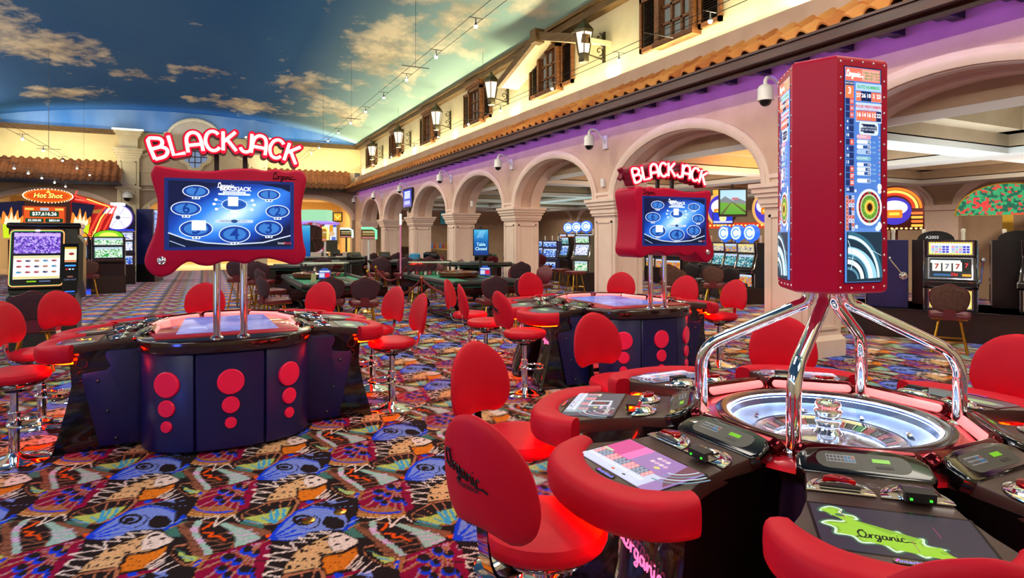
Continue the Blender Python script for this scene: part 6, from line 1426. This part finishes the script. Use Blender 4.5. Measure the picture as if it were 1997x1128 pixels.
chair('backless maroon stool at the navy slot machine side', (9.2, 6.85, 0), 10, None, MAROON, .5)
slot('slot machine far behind the plinth, yellow lit top, right of the tower', (13.9, 9.0, .3), -60, 0, .66, A_YEL, A_BLU, A_BLU, CABB, CABB); slot('teal slot machine far behind the plinth, right of the tower', (13.5, 9.7, .3), -60, 0, .66, A_TEAL, A_TEAL, A_TEAL, CABB, CABB)
r = empty('arched_sign', 'half-round green and red lit sign at the right frame edge', 'sign', (16.4, 7.5, 2.08), R(-66)); n = 14; P = [(1.0 * math.cos(PI * k / n), .75 * math.sin(PI * k / n)) for k in range(n + 1)]; MM = frame((0, 0, 0), (1, 0, 0), (0, 0, 1)); b = MB(); b.prism(P, -.3, 0, MM); b.span((-.1, .05, -2.08), (.1, .25, 0)); b.build('sign_box', BRASS, r, False)
f = Flat(.001); f.poly([(x * .96, y * .95 + .01) for x, y in P], art('green sign art', '#3ab070', '#1a6a50', '#e05040', 7, 1.0)); f.text('5¢', -.5, .28, .34, '#e83a3a', 1.2, bold=.03); f.build('sign_face', r, MM @ Matrix.Translation((0, 0, .002)))
r = empty('round_topper', 'round blue and white lit disc at the right frame edge', 'sign', (11.35, 4.75, 1.95), R(-66)); MM = frame((0, 0, 0), (1, 0, 0), (0, 0, 1)); b = MB(); b.lathe([(.2, -.1), (.2, 0), (.18, .01)], 24, MM); b.cyl((0, .05, -.42), (0, .05, -.15), .03); b.build('body', CABB, r); f = Flat(.001); f.ell(0, 0, .19, .19, '#2a4ad8', 1.3); f.ring(0, 0, .17, .17, .012, '#ffffff', 1.3); f.rect(0, 0, .2, .09, '#e8ecff', 1.3); f.build('face', r, MM @ Matrix.Translation((0, 0, .012)))

# ---- bank seen through the wide arch, with its sign and screen
BK = ('the right-hand end', 'second from the right', 'third from the right', 'fourth from the right', 'fifth from the right')
for k in range(5): slot('slot machine in the row beyond the wide arch, ' + BK[k], (11.85 + .27 * k, 10.7 + .68 * k, .36), -90, 0, .6, A_YEL if k % 2 == 0 else A_MIX, A_TEAL, A_MIX if k == 0 else None, CABB, False, group='row of slot machines beyond the wide arch', topper='round' if k in (0, 1, 2) else None)
r = empty('machine_plinth', 'dark plinth under the slot row beyond the wide arch', 'plinth', (12.4, 12.05, 0), R(-111)); b = MB(); b.span((-1.9, -.5, 0), (1.9, .45, .36)); b.build('plinth', DARKWOOD, r, False)
r = empty('marquee_sign', 'curved bulb-lit marquee with violet discs beyond the wide arch', 'sign', (13.35, 12.35, 0), R(-57)); MM = frame((0, 0, 0), (1, 0, 0), (0, 0, 1))
b = MB()
for s in (-1, 1): b.prism([(s * .62 + .42 * math.cos(2 * PI * k / 24), 2.35 + .5 * math.sin(2 * PI * k / 24)) for k in range(24)], -.2, 0, MM, .02, 2)
b.build('sign_disc', mat('violet sign', '#2a1a50', .4), r); b = MB(); b.span((-1.15, -.1, 1.82), (1.15, .2, 1.98)); b.build('light_rail', mat('red rail', '#6a1010', .4, emis='#e04018', es=.9), r, False)
f = Flat(.001)
for s in (-1, 1): f.ell(s * .62, 2.35, .4, .48, '#f0b060', 1.2); f.ell(s * .62, 2.35, .33, .4, '#4a3ac8', 1.1); f.ell(s * .6, 2.42, .27, .22, '#f0f0ff', 1.3); f.rr(s * .62, 2.28, .34, .18, .03, '#f08020', 1.2); f.rect(s * .62, 2.28, .24, .07, '#ffe050', 1.2); f.rect(s * .62, 2.84, .4, .12, '#ffb040', 1.3)
for k in range(22): f.ell(-1.1 + .105 * k, 1.9, .03, .03, '#ffc060', 1.8, 8)
f.build('sign_art', r, MM @ Matrix.Translation((0, -0, .102)))
b = MB()
for x in (-.28, .3): b.cyl((x, .05, .36), (x, .05, 1.85), .07, n=12)
b.build('post', BRASS, r)
r = empty('television', 'flat television showing a green landscape over the slot row beyond the wide arch', 'television', (12.5, 11.95, 2.5), R(-40)); MM = frame((0, 0, 0), (1, 0, 0), (0, 0, 1)); b = MB(); b.span((-.36, -.03, -.38), (.36, .05, .36)); b.cyl((0, .1, -.3), (0, .1, .55), .03); b.build('casing', BLACKM, r, False)
f = Flat(.0008); f.rect(0, 0, .64, .64, '#a8d8f8', 1.2); f.poly([(-.32, -.32), (.32, -.32), (.32, 0), (.1, .06), (-.1, .02), (-.32, .08)], '#4aa83a', 1.1); f.poly([(-.32, .06), (-.2, .16), (0, .04), (.1, .12), (.32, .02), (.32, -.06), (-.32, .0)], '#6a8a98', 1.0); f.poly([(.32, -.3), (.32, -.24), (.0, .0), (-.02, -.01)], '#404a38', .8); f.poly([(-.32, -.32), (-.24, -.32), (-.02, .02), (-.04, .02)], '#5a6a48', .8); f.rect(.05, .09, .16, .06, '#c07080', 1); f.build('picture', r, MM @ Matrix.Translation((0, 0, .031)))
r = empty('hanging_screen', 'small blue screen with a yellow emblem under the marquee', 'screen', (12.35, 12.15, 2.08), R(-50)); b = MB(); b.span((-.26, -.02, -.16), (.26, .05, .16)); b.cyl((0, .03, .1), (0, .03, .4), .02); b.build('casing', BLACKM, r, False); f = Flat(.001); f.rect(0, 0, .48, .28, '#1c3ad0', 1.2); f.ell(0, 0, .09, .1, '#ffe8a0', 1.3); f.rect(0, -.1, .48, .05, '#c8d0ff', 1.2); f.build('picture', r, frame((0, -.021, 0), (1, 0, 0), (0, 0, 1)))
for k, (x, y, l) in enumerate(((10.9, 10.4, 'black padded stool at the right of the slot row beyond the wide arch'), (11.05, 11.2, 'black padded stool second from right at that slot row, beside the display knob'), (11.25, 12.0, 'black padded stool third from right at that slot row, behind the display'))): chair(l, (x, y, 0), 20, mat('black leather', '#17151a', .45), mat('black leather', '#17151a', .45), .5, BLACKM, 'black stools at the slot row')
for x, y, l in ((8.95, 10.1, 'brown stool with bracket back, left of the second display poles'), (9.9, 11.4, 'brown stool between the two chrome poles of the second display'), (10.2, 10.3, 'maroon stool right of the second display poles')): chair(l, (x, y, 0), 40, TAUPE, MAROON, .52)
for k, (x, y) in enumerate(((13.7, 15.4), (14.1, 16.4), (14.5, 17.4))): slot('slot machine glimpsed between the second pillar and the display, ' + ('nearest', 'middle', 'farthest')[k], (x, y, 0), -75, .5, .66, A_BLU, A_TEAL, A_MIX, CABB)
# ---- beyond the second arch: three round toppers, dark-cased games
for k, (x, y) in enumerate(((11.9, 18.0), (12.4, 19.4), (12.9, 20.8))): slot('slot machine with a round blue topper beyond the third arch, ' + ('right one', 'middle one', 'left one')[k], (x, y, .0), -52, .62, .7, A_MIX, A_BLU, A_BLU, CABB, topper='round', group='slot machines with round toppers')
for k, (x, y) in enumerate(((11.3, 19.3), (11.7, 20.4), (12.0, 21.5))): slot('low slot machine with blue lit screens beyond the third arch, ' + ('nearest', 'middle', 'farthest')[k], (x, y, 0), -60, .35, .66, A_BLU, A_BLU, A_BLU, CABN, group='low blue slot machines')
slot('slot machine with a slanted teal panel seen side-on beyond the third arch', (10.5, 16.75, 0), -100, .5, .7, A_TEAL, A_BLU, None, CABB); slot('slim slot machine with pale green glass against the second pillar', (10.05, 15.2, 0), -70, .55, .6, A_GRN, A_WHT, A_GRN, mat('pale cabinet', '#6a6a5a', .4, .3))
slot('slot machine with a yellow screen and white belly beyond the third arch, leftmost', (11.55, 20.2 + 2.4, 0), -40, .6, .66, A_YEL, A_WHT, A_YEL, CABB)
chair('maroon backless stool beyond the third arch, farther of the two', (9.62, 15.95, 0), 0, None, MAROON, .6, BRASS); chair('maroon backless stool beyond the third arch, nearer of the two', (9.36, 14.75, 0), 0, None, MAROON, .6, BRASS); chair('maroon chair standing farthest beyond the third arch', (10.45, 18.5, 0), 30, MAROON, MAROON, .58)
slot('slot machine with an arched green top behind the closed-table screen', (8.6, 16.3, 0), -40, .62, .7, A_GRN, A_WHT, A_PUR, CABB, arch=('#c8e8c0', '#f0fff0')); slot('slot machine with pink lit screen next to the arched green one', (8.9, 17.5, 0), -40, .5, .7, A_PUR, A_RED, A_PUR, CABB)

r = empty('jukebox_sign', 'orange jukebox-shaped lit sign with a violet disc right of the tower', 'sign', (15.2, 9.35, 0), R(-58)); MM = frame((0, 0, 0), (1, 0, 0), (0, 0, 1))
P = [(-.62, 1.75), (.62, 1.75)] + [(.62 * math.cos(PI * k / 14), 2.3 + .55 * math.sin(PI * k / 14)) for k in range(15)]
b = MB(); b.prism(P, -.22, 0, MM, .02, 2); b.cyl((0, .1, 0), (0, .1, 1.8), .08, n=12); b.build('sign_body', mat('dark red sign', '#4a100c', .4), r)
f = Flat(.0012)
for q, c in ((.58, '#ff7a20'), (.5, '#ffd060'), (.43, '#e03820')): f.ring(0, 2.28, q, q * .9, .06, c, 1.6, 20, 0, 180)
f.ell(0, 2.22, .36, .34, '#4a3ac8', 1.1); f.ell(0, 2.3, .28, .18, '#f0f0ff', 1.3); f.rr(0, 2.15, .34, .2, .03, '#f08020', 1.3); f.rect(0, 2.15, .22, .07, '#ffe050', 1.2)
for k in range(4): f.rr(.47, 1.86 + .1 * k, .24, .06, .02, ('#ffb040', '#ff7030')[k % 2], 1.6); f.rr(-.47, 1.86 + .1 * k, .24, .06, .02, ('#ffb040', '#ff7030')[k % 2], 1.6)
for k in range(12): f.ell(-.55 + .1 * k, 1.79, .03, .025, '#ffd080', 2, 8)
f.build('sign_face', r, MM @ Matrix.Translation((0, 0, .002)))
# ================================================================ TABLE-GAME PIT
def rope(a, b_, sag, n=10): return [(a[0] + (b_[0] - a[0]) * k / n, a[1] + (b_[1] - a[1]) * k / n, a[2] + (b_[2] - a[2]) * k / n - sag * 4 * (k / n) * (1 - k / n)) for k in range(n + 1)]
def limit_sign(loc, rz, label):
    r = empty('limit_sign', label, 'sign', loc, R(rz), 'blue table limit signs'); MM = frame((0, 0, 0), (1, 0, 0), (0, 0, 1))
    P = [(-.11, .06), (.11, .06), (.11, .22), (.07, .23), (.05, .26), (-.05, .26), (-.07, .23), (-.11, .22)]; b = MB(); b.prism(P, -.012, 0, MM); b.cyl((0, .006, 0), (0, .006, .07), .01); b.lathe([(.05, 0), (.05, .008), (.01, .012)], 14); b.build('sign_plate', mat('sign blue', '#2a58b8', .4), r, False)
    f = Flat(.0006); f.poly(inset(P, .01), '#3468cc', .8); f.rect(-.05, .125, .09, .08, '#dfe6fa', .9); f.rect(.05, .125, .085, .08, '#e8203a', 1.1); f.rect(0, .195, .18, .03, '#e8ecfa', .9); f.build('sign_face', r, MM @ Matrix.Translation((0, 0, .001))); return r
def roulette_table(label, x0, x1, y0, y1, wx, wy):
    r = empty('roulette_table', label, 'game table', ((x0 + x1) / 2, (y0 + y1) / 2, 0), 0, 'green felt roulette tables'); a, c = (x1 - x0) / 2, (y1 - y0) / 2
    P = smoothc([(-a, -c * .9), (-a * .8, -c), (a * .8, -c), (a, -c * .9), (a, c * .9), (a * .8, c), (-a * .8, c), (-a, c * .9)], 3)
    b = MB(); b.prism(P, .66, .745); b.build('felt_top', FELT, r, False)
    b = MB(); b.tube([(x, y, .735) for x, y in P], .055, 8, True); b.build('padded_rail', BLACKM, r)
    b = MB(); b.prism(inset(P, .25), .5, .67); b.build('apron', LACQ, r, False)
    for sx in (-1, 1):
        for sy in (-1, 1):
            b = MB(); b.tube(smoothc([(sx * a * .55, sy * c * .6, .55), (sx * a * .7, sy * c * .66, .38), (sx * a * .5, sy * c * .6, .15), (sx * a * .68, sy * c * .66, .03)], 3, False), [.07, .07, .065, .06, .05, .045, .045, .05, .06, .07][:10], 8); b.build('leg', BLACK, r)
    b = MB(); f = Flat(.0008)
    for i in range(3):
        for j in range(10): f.rect(-.18 + .18 * i, -c * .75 + .14 * j, .15, .11, ('#8a1a24', '#15181c')[(i + j) % 2], .25)
    f.build('layout', r, T(a * .2, 0, .7465))
    b = MB(); b.lathe([(.36, 0), (.42, .04), (.43, .11), (.40, .12), (.36, .09), (.3, .07)], 40); w = b.build('wheel_bowl', mat('walnut', '#5a2a18', .2, coat=.5), r); w.location = (wx - (x0 + x1) / 2, wy - (y0 + y1) / 2, .745)
    b = MB(); b.lathe([(.3, .07), (.25, .085), (.06, .1)], 36); b.build('rotor', DARKWOOD, w); b = MB(); b.lathe([(.05, .1), (.03, .13), (.035, .16), (.02, .19), (.025, .22), (0, .24)], 14)
    for k in range(4): b.cyl((0, 0, .15), (.1 * math.cos(k * PI / 2), .1 * math.sin(k * PI / 2), .15), .008, n=6)
    b.build('turret', CHROME, w); return r
roulette_table('green roulette table behind the left blackjack table and its purple chairs', 1.5, 2.8, 10.95, 13.9, 1.98, 12.9)
roulette_table('green roulette table in front of the third pillar', 4.0, 5.3, 10.35, 13.3, 4.72, 11.95)
limit_sign((2.0, 11.85, .745), -15, 'blue limit sign with red figures on the left green roulette table'); limit_sign((5.08, 11.4, .745), -15, 'blue limit sign with red figures on the right green roulette table')
cd = MB(); cd.box((0, 0, .09), (.09, .005, .18), Matrix.Rotation(R(20), 4, 'X')); o = cd.build('card', mat('cream card', '#d8cfa0', .6), None, False, loc=(1.78, 11.75, .745)); tag(o, 'cream card leaning on the felt beside the blue limit sign', 'card')
def case(loc, rz, label):
    r = empty('chip_case', label, 'case', loc, R(rz), 'clear plastic chip cases'); b = MB(); b.span((-.45, -.2, 0), (.45, .2, .005)); 
    for a in ((-.45, -.2, 0, .45, -.19, .27), (-.45, .19, 0, .45, .2, .27), (-.45, -.2, 0, -.44, .2, .27), (.44, -.2, 0, .45, .2, .27)): b.span(a[:3], a[3:])
    b.build('clear_walls', GLASS, r, False); b = MB(); b.span((-.47, -.22, .27), (.47, .22, .285)); b.build('lid', mat('pale lid', '#a8b8a0', .3), r, False)
    b = MB()
    for x in (-.45, .45):
        for y in (-.2, .2): b = MB(); b.span((x - .02, y - .02, 0), (x + .02, y + .02, .29)); b.build('corner_post', BLACKM, r, False)
    for i in range(9):
        b = MB(); b.use(mat(('chip white', 'chip red', 'chip green')[i % 3], ('#e4ded8', '#c02838', '#2a8a50')[i % 3], .5)); b.cyl((-.36 + .09 * i, -.14, .035), (-.36 + .09 * i, .12, .045), .03, n=10); b.build('chip_stack', None, r)
    return r
case((2.3, 13.55, .745), -20, 'clear chip case with pale lid on the far end of the left roulette table'); case((4.45, 13.0, .745), -20, 'clear chip case with pale lid on the far end of the right roulette table')
# ---- semicircular card tables farther back
def card_table(label, loc, rz, box=True):
    r = empty('card_table', label, 'game table', loc, R(rz), 'half-round green card tables'); n = 14; P = [(.95 * math.cos(PI * k / n), -.95 * math.sin(PI * k / n) * .95) for k in range(n + 1)][::-1] + [(.95, .18), (-.95, .18)]
    P = [( -.95, .18)] + [(-.95 * math.cos(PI * k / n), -.9 * math.sin(PI * k / n)) for k in range(n + 1)] + [(.95, .18)]
    b = MB(); b.prism(P, .86, .93); b.build('felt_top', FELT, r, False); b = MB(); b.tube([(x, y, .925) for x, y in P[1:-1]], .05, 7); b.build('padded_rail', BLACKM, r)
    b = MB(); b.prism(inset(P, .3), .3, .87); b.build('apron', LACQ, r, False); b = MB(); b.lathe([(.4, 0), (.4, .06), (.12, .12), (.12, .32)], 18, T(0, -.2, 0)); b.build('pedestal', BLACK, r)
    b = MB(); b.span((-.32, .0, .93), (.32, .15, .965)); b.build('chip_tray', STEEL, r, False); return r
CT = [((2.9, 16.8, 0), -10, 'green card table beyond the left roulette table'), ((4.9, 16.4, 0), -10, 'green card table with a black shuffler, before the fourth pillar'), ((3.2, 20.2, 0), -10, 'green card table deep in the pit, left'), ((5.2, 20.4, 0), -10, 'green card table deep in the pit, right'), ((6.2, 14.25, 0), -60, 'green card table beside the closed-table screen'), ((9.4, 21.4, 0), -90, 'low green card table seen through the fourth arch'), ((1.75, 15.0, 0), 20, 'green card table behind the blackjack display, before the purple chairs')]
for loc, rz, l in CT: card_table(l, loc, rz)
def shuffler(loc, rz, label):
    r = empty('card_shuffler', label, 'card shuffler', loc, R(rz), 'card shufflers on the pit tables'); b = MB(); b.loft([[(-.16, y, z) for y, z in ((-.16, 0), (.16, 0), (.16, .2), (.02, .24), (-.16, .1))], [(.16, y, z) for y, z in ((-.16, 0), (.16, 0), (.16, .2), (.02, .24), (-.16, .1))]]); b.build('body', BLACK, r, False); b = MB(); b.span((-.09, -.12, .1), (.09, -.02, .19)); b.build('card_shoe', mat('grey shoe', '#4a4d52', .3), r, False)
shuffler((5.6, 16.2, .93), 20, 'black card shuffler on the table before the fourth pillar'); shuffler((4.35, 16.5, .93), -10, 'black card shuffler on the left half of that same table'); shuffler((3.6, 16.7, .93), 10, 'black card shuffler on the table beyond the left roulette table'); shuffler((3.7, 20.1, .93), 0, 'card shuffler deep in the pit')
b = MB(); b.lathe([(.12, 0), (.16, .05), (.15, .17), (.1, .2)], 14); o = b.build('chip_bucket', mat('blue bucket', '#2a78a8', .3), None, loc=(5.15, 16.3, .93)); tag(o, 'blue round bucket on the table before the fourth pillar', 'bucket')
# ---- chairs and stools of the pit
PC = [('purple-backed chair behind the red stool, right of the left pair', 2.4, 10.38, 80, .5), ('purple-backed chair half hidden by the red stool, left of the pair', 1.92, 10.8, 80, .5), ('purple-backed chair edge-on by the display edge, nearest', 1.08, 11.4, 20, .5), ('purple-backed chair edge-on by the display edge, second', 1.12, 12.5, 20, .58),
      ('dark-backed high chair left of the display pole, right one', 1.05, 13.9, 70, .66), ('dark-backed high chair left of the display pole, left one', .72, 15.0, 60, .66), ('dark-backed high chair behind that pair', 1.1, 15.9, 40, .66),
      ('purple-backed chair before the right roulette table, left of two', 4.45, 9.7, 80, .5), ('purple-backed chair before the right roulette table, right of two', 4.98, 9.75, 100, .5)]
for l, x, y, a, h in PC: chair(l, (x, y, 0), a, PURPLE, MAROON, h, BRASS, 'purple chairs of the pit')
MC = [('maroon chair before the third pillar, left of three', 6.1, 12.35), ('maroon chair before the third pillar, middle of three', 6.5, 12.95), ('maroon chair before the third pillar, right of three', 6.62, 11.95), ('maroon chair by the fourth pillar, left of the group', 5.9, 16.9), ('maroon chair by the fourth pillar, middle of the group', 6.35, 16.3), ('maroon chair by the fourth pillar, right of the group', 6.6, 15.65)]
for l, x, y in MC: chair(l, (x, y, 0), 200, MAROON, MAROON, .52, BRASS, 'maroon chairs at the far side of the tables')
HS = [('high gold-legged stool under the black shuffler, left', 3.95, 15.4), ('high gold-legged stool under the black shuffler, middle', 4.5, 15.1), ('high gold-legged stool under the black shuffler, right', 5.05, 15.0), ('high gold-legged stool right of the rope post, left', 4.55, 14.15), ('high gold-legged stool deep in the pit, left', 3.0, 19.1), ('high gold-legged stool deep in the pit, middle', 3.7, 19.1), ('high gold-legged stool deep in the pit, right', 4.7, 19.2), ('high gold-legged stool deep in the pit, far right', 5.5, 19.3), ('gold-legged stool beyond the left roulette table', 2.6, 15.8), ('gold-legged stool beside the right roulette table leg', 5.75, 11.3)]
for l, x, y in HS: chair(l, (x, y, 0), 85, PURPLE, MAROON, .66, BRASS, 'high stools of the pit')
for x, y, a, q in ((9.15, 20.1, 90, 'nearest'), (8.15, 20.95, 0, 'middle'), (8.15, 21.75, 0, 'farthest')): chair('maroon chair at the table seen through the fourth arch, ' + q, (x, y, 0), a, MAROON, MAROON, .5, BRASS, 'maroon chairs through the fourth arch')
# ---- ropes and posts
def stanchion(loc, label, m):
    r = empty('rope_post', label, 'post', loc, 0, 'brass rope posts'); b = MB(); b.lathe([(.15, 0), (.15, .015), (.1, .04), (.03, .06)], 20); b.build('base', BRASS, r); b = MB(); b.cyl((0, 0, .05), (0, 0, .86), .022, n=12); b.lathe([(.03, .83), (.035, .87), (.02, .9), (0, .91)], 12); b.build('pole', m, r)
COPPER = mat('copper', '#a8654a', .25, 1)
stanchion((3.42, 10.42, 0), 'copper rope post with brass base beside the right pair of red stools', COPPER); stanchion((3.6, 14.4, 0), 'rope post half hidden among the high stools', BRASS); stanchion((3.05, 12.9, 0), 'rope post behind the left pair of red chair backs', BRASS)
ROPE = noisy('red velvet rope', '#5a0a12', '#701018', .8, 20, .1)
for a, c, s, l in (((3.42, 10.42, .84), (3.05, 12.9, .84), .38, 'red velvet rope hanging left from the copper post'), ((3.42, 10.42, .84), (4.05, 9.6, .55), .12, 'red velvet rope hanging right from the copper post'), ((3.6, 14.4, .84), (4.1, 13.6, .9), .3, 'red velvet rope loop among the high stools')):
    b = MB(); b.tube(rope(a, c, s), .022, 8); o = b.build('velvet_rope', ROPE); tag(o, l, 'rope', 'red velvet ropes')
# ---- screens, signs and poles above the pit
r = empty('closed_sign', 'tall blue screen on a black stand reading Table Closed', 'screen', (5.66, 12.95, 0), R(-14)); b = MB(); b.span((-.03, -.02, 0), (.03, .04, 1.2)); b.lathe([(.22, 0), (.22, .02), (.04, .05)], 18); b.build('stand', BLACKM, r); b = MB(); b.span((-.18, -.05, 1.15), (.18, .02, 1.77)); b.ball((0, 0, 1.82), .03, 10, 6); b.cyl((0, 0, 1.76), (0, 0, 1.82), .012); b.build('casing', BLACKM, r, False)
scr = mat('closed screen blue', '#02060c', .2, 0, .4, '#0a5ab0', 1.0); t = NT(scr); v = t.coord('Generated'); sp = t.n('ShaderNodeSeparateXYZ'); t.l(v, sp.inputs[0]); t.l(t.ramp(sp.outputs[1], [(0, '#0a3a88'), (.5, '#1068b8'), (.8, '#2a98d8'), (1, '#58c0e8')]), t.b.inputs['Emission Color'])
f = Flat(.0006); f.rect(0, 0, .33, .58, scr)
for k in range(7): f.line([(-.1 + .01 * k, .1 + .025 * k), (-.02, .13 + .02 * k), (.04 + .01 * k, .1 + .026 * k)], .006, '#a8e8ff', 1.2)
f.text('Table', 0, -.05, .105, '#b8f4ff', 1.3, .9, .01, .05); f.text('Closed', 0, -.15, .1, '#c8f8ff', 1.3, .95, .01, .05); f.build('picture', r, frame((0, -.051, 1.46), (1, 0, 0), (0, 0, 1)))
r = empty('tall_screen', 'tall blue screen showing past the right edge of the blackjack display', 'screen', (2.55, 19.3, 0), R(-10)); b = MB(); b.span((-.3, -.03, .8), (.3, .05, 1.95)); b.span((-.05, -.02, 0), (.05, .04, .9)); b.build('casing', BLACKM, r, False); f = Flat(.001); f.rect(0, 0, .56, 1.1, scr); f.build('picture', r, frame((0, -.031, 1.375), (1, 0, 0), (0, 0, 1)))
def pole_sign(loc, h, label, col, edge, w=.32, hh=.42, pole=WHITE):
    r = empty('pole_sign', label, 'sign', loc, R(-12), 'lit signs on poles in the pit'); b = MB(); b.cyl((0, 0, 0), (0, 0, h), .03, n=8); b.lathe([(.12, 0), (.12, .02), (.03, .05)], 12); b.build('pole', pole, r); b = MB(); b.span((-w / 2, -.05, h), (w / 2, .05, h + hh)); b.build('sign_box', mat('sign box ' + col, col, .4), r, False)
    b = MB(); b.tube([(w / 2, -.05, h), (w / 2, -.05, h + hh * .8), (w / 4, -.05, h + hh), (-w / 2, -.05, h + hh)], .03, 6); b.build('neon_edge', glow(edge, 2.5), r)
    f = Flat(.001); f.rect(0, hh * .15, w * .8, hh * .12, '#e8d8a0', .8); f.rect(0, -.02, w * .8, hh * .12, '#c8a860', .7); f.rect(0, -hh * .38, w * .9, hh * .1, '#e89090', .9); f.build('sign_face', r, frame((0, -.052, h + hh / 2), (1, 0, 0), (0, 0, 1)))
pole_sign((4.05, 17.0, 0), 1.52, 'brown pole sign with a green neon edge before the last pillar', '#6a5028', '#60ff90', .4, .3); pole_sign((4.2, 20.75, 0), 1.55, 'dark pole sign with a pale lit edge near the far corner', '#2a1c14', '#c0ffd8', .4, .3, BLACKM); pole_sign((3.15, 18.6, 0), 1.45, 'slim golden pole sign in front of the pale wall poster', '#d8982a', '#ffd060', .16, .4)
b = MB(); b.cyl((0, 0, 0), (0, 0, .85), .03, n=8); r = empty('light_pole', 'thin pink pole with a white lit tip rising over the high stools', 'pole', (4.3, 14.75, 0)); b = MB(); b.lathe([(.14, 0), (.14, .02), (.03, .05)], 14); b.cyl((0, 0, .04), (0, 0, 1.88), .02, n=8); b.build('pole', mat('pink pole', '#d080b0', .4), r); b = MB(); b.cyl((0, 0, 1.88), (0, 0, 2.15), .028, n=10); b.build('tip', glow('#fff0e8', 1.4), r)
r = empty('kiosk', 'light tower kiosk with a pale green lantern top and violet rim', 'kiosk', (3.9, 25.0, 0)); b = MB(); b.lathe([(.3, 0), (.28, 1.1), (.18, 1.3), (.16, 1.9), (.4, 2.1)], 16); b.build('column', STEEL, r); b = MB(); b.lathe([(.9, 2.06), (.9, 2.12), (.6, 2.2)], 6); b.build('rim', glow('#b080f0', 1), r); b = MB(); b.lathe([(.62, 2.2), (.62, 2.62)], 6); b.build('lantern', glow('#a8e8b8', 1.0), r); b = MB(); b.span((-.8, -.8, 0), (.8, .6, .95)); b.build('desk', STEEL, r, False)
r = empty('prize_wheel', 'big prize wheel with red and pink segments on a stand', 'prize wheel', (3.55, 23.6, 0), R(-25)); MM = frame((0, 0, 1.5), (1, 0, 0), (0, 0, 1)); b = MB(); b.span((-.06, .02, 0), (.06, .12, 1.5)); b.span((-.4, -.2, 0), (.4, .3, .1)); b.build('stand', BLACK, r, False); b = MB(); b.lathe([(.62, -.03), (.62, .03), (.5, .03), (.5, -.03), (.62, -.03)], 36, MM); 
for k in range(5): a = 2 * PI * k / 5; b.cyl(MM @ Vector((0, 0, 0)), MM @ Vector((.52 * math.cos(a), .52 * math.sin(a), 0)), .02, n=6)
wl = b.build('wheel_rim', mat('wheel brown', '#4a2418', .4), r); f = Flat(.0015)
for k in range(24): f.ring(0, 0, .61, .61, .1, ('#c83a50', '#e890b0', '#d8b8c8')[k % 3], .7, 3, 15 * k, 15 * k + 14)
f.build('segments', wl, MM @ Matrix.Translation((0, 0, .032)))
r = empty('monitor', 'dark flat monitor seen from behind on the pit desk', 'monitor', (3.15, 17.5, 1.03), R(-10)); b = MB(); b.span((-.15, -.02, .14), (.15, .02, .46)); b.span((-.03, -.01, 0), (.03, .02, .16)); b.span((-.1, -.08, 0), (.1, .08, .015)); b.build('casing', mat('olive monitor', '#2c2a18', .5), r, False)
r = empty('pit_desk', 'dark pit desk with papers behind the card tables', 'desk', (3.2, 17.7, 0), R(-10)); b = MB(); b.span((-.8, -.3, 0), (.8, .3, 1.0)); b.build('body', DARKWOOD, r, False); b = MB(); b.span((-.85, -.34, 1.0), (.85, .34, 1.03)); b.build('top', STEEL, r, False)
for k, (x, y) in enumerate(((2.75, 17.7), (3.6, 17.55))): b = MB(); b.box((0, 0, .06), (.26, .2, .12)); o = b.build('paper_stack', mat('grey paper', '#b8aca4', .7), None, False, loc=(x, y, 1.03)); tag(o, 'stack of grey papers on the pit desk, ' + ('left' if k == 0 else 'right') + ' of the monitor', 'papers')
# ---- brass floor boxes in the carpet
for x, y, l in ((.52, 3.6, 'round brass floor outlet cover in the carpet, left of the two'), (.7, 3.63, 'round brass floor outlet cover in the carpet, right of the two')):
    r = empty('floor_outlet', l, 'outlet cover', (x, y, 0), 0, 'brass floor outlet covers'); b = MB(); b.lathe([(.038, 0), (.036, .006), (.02, .009), (0, .0085)], 24); b.build('cover', BRASS, r); b = MB(); b.box((0, 0, .0095), (.03, .006, .002)); b.build('slot', BLACKM, r)
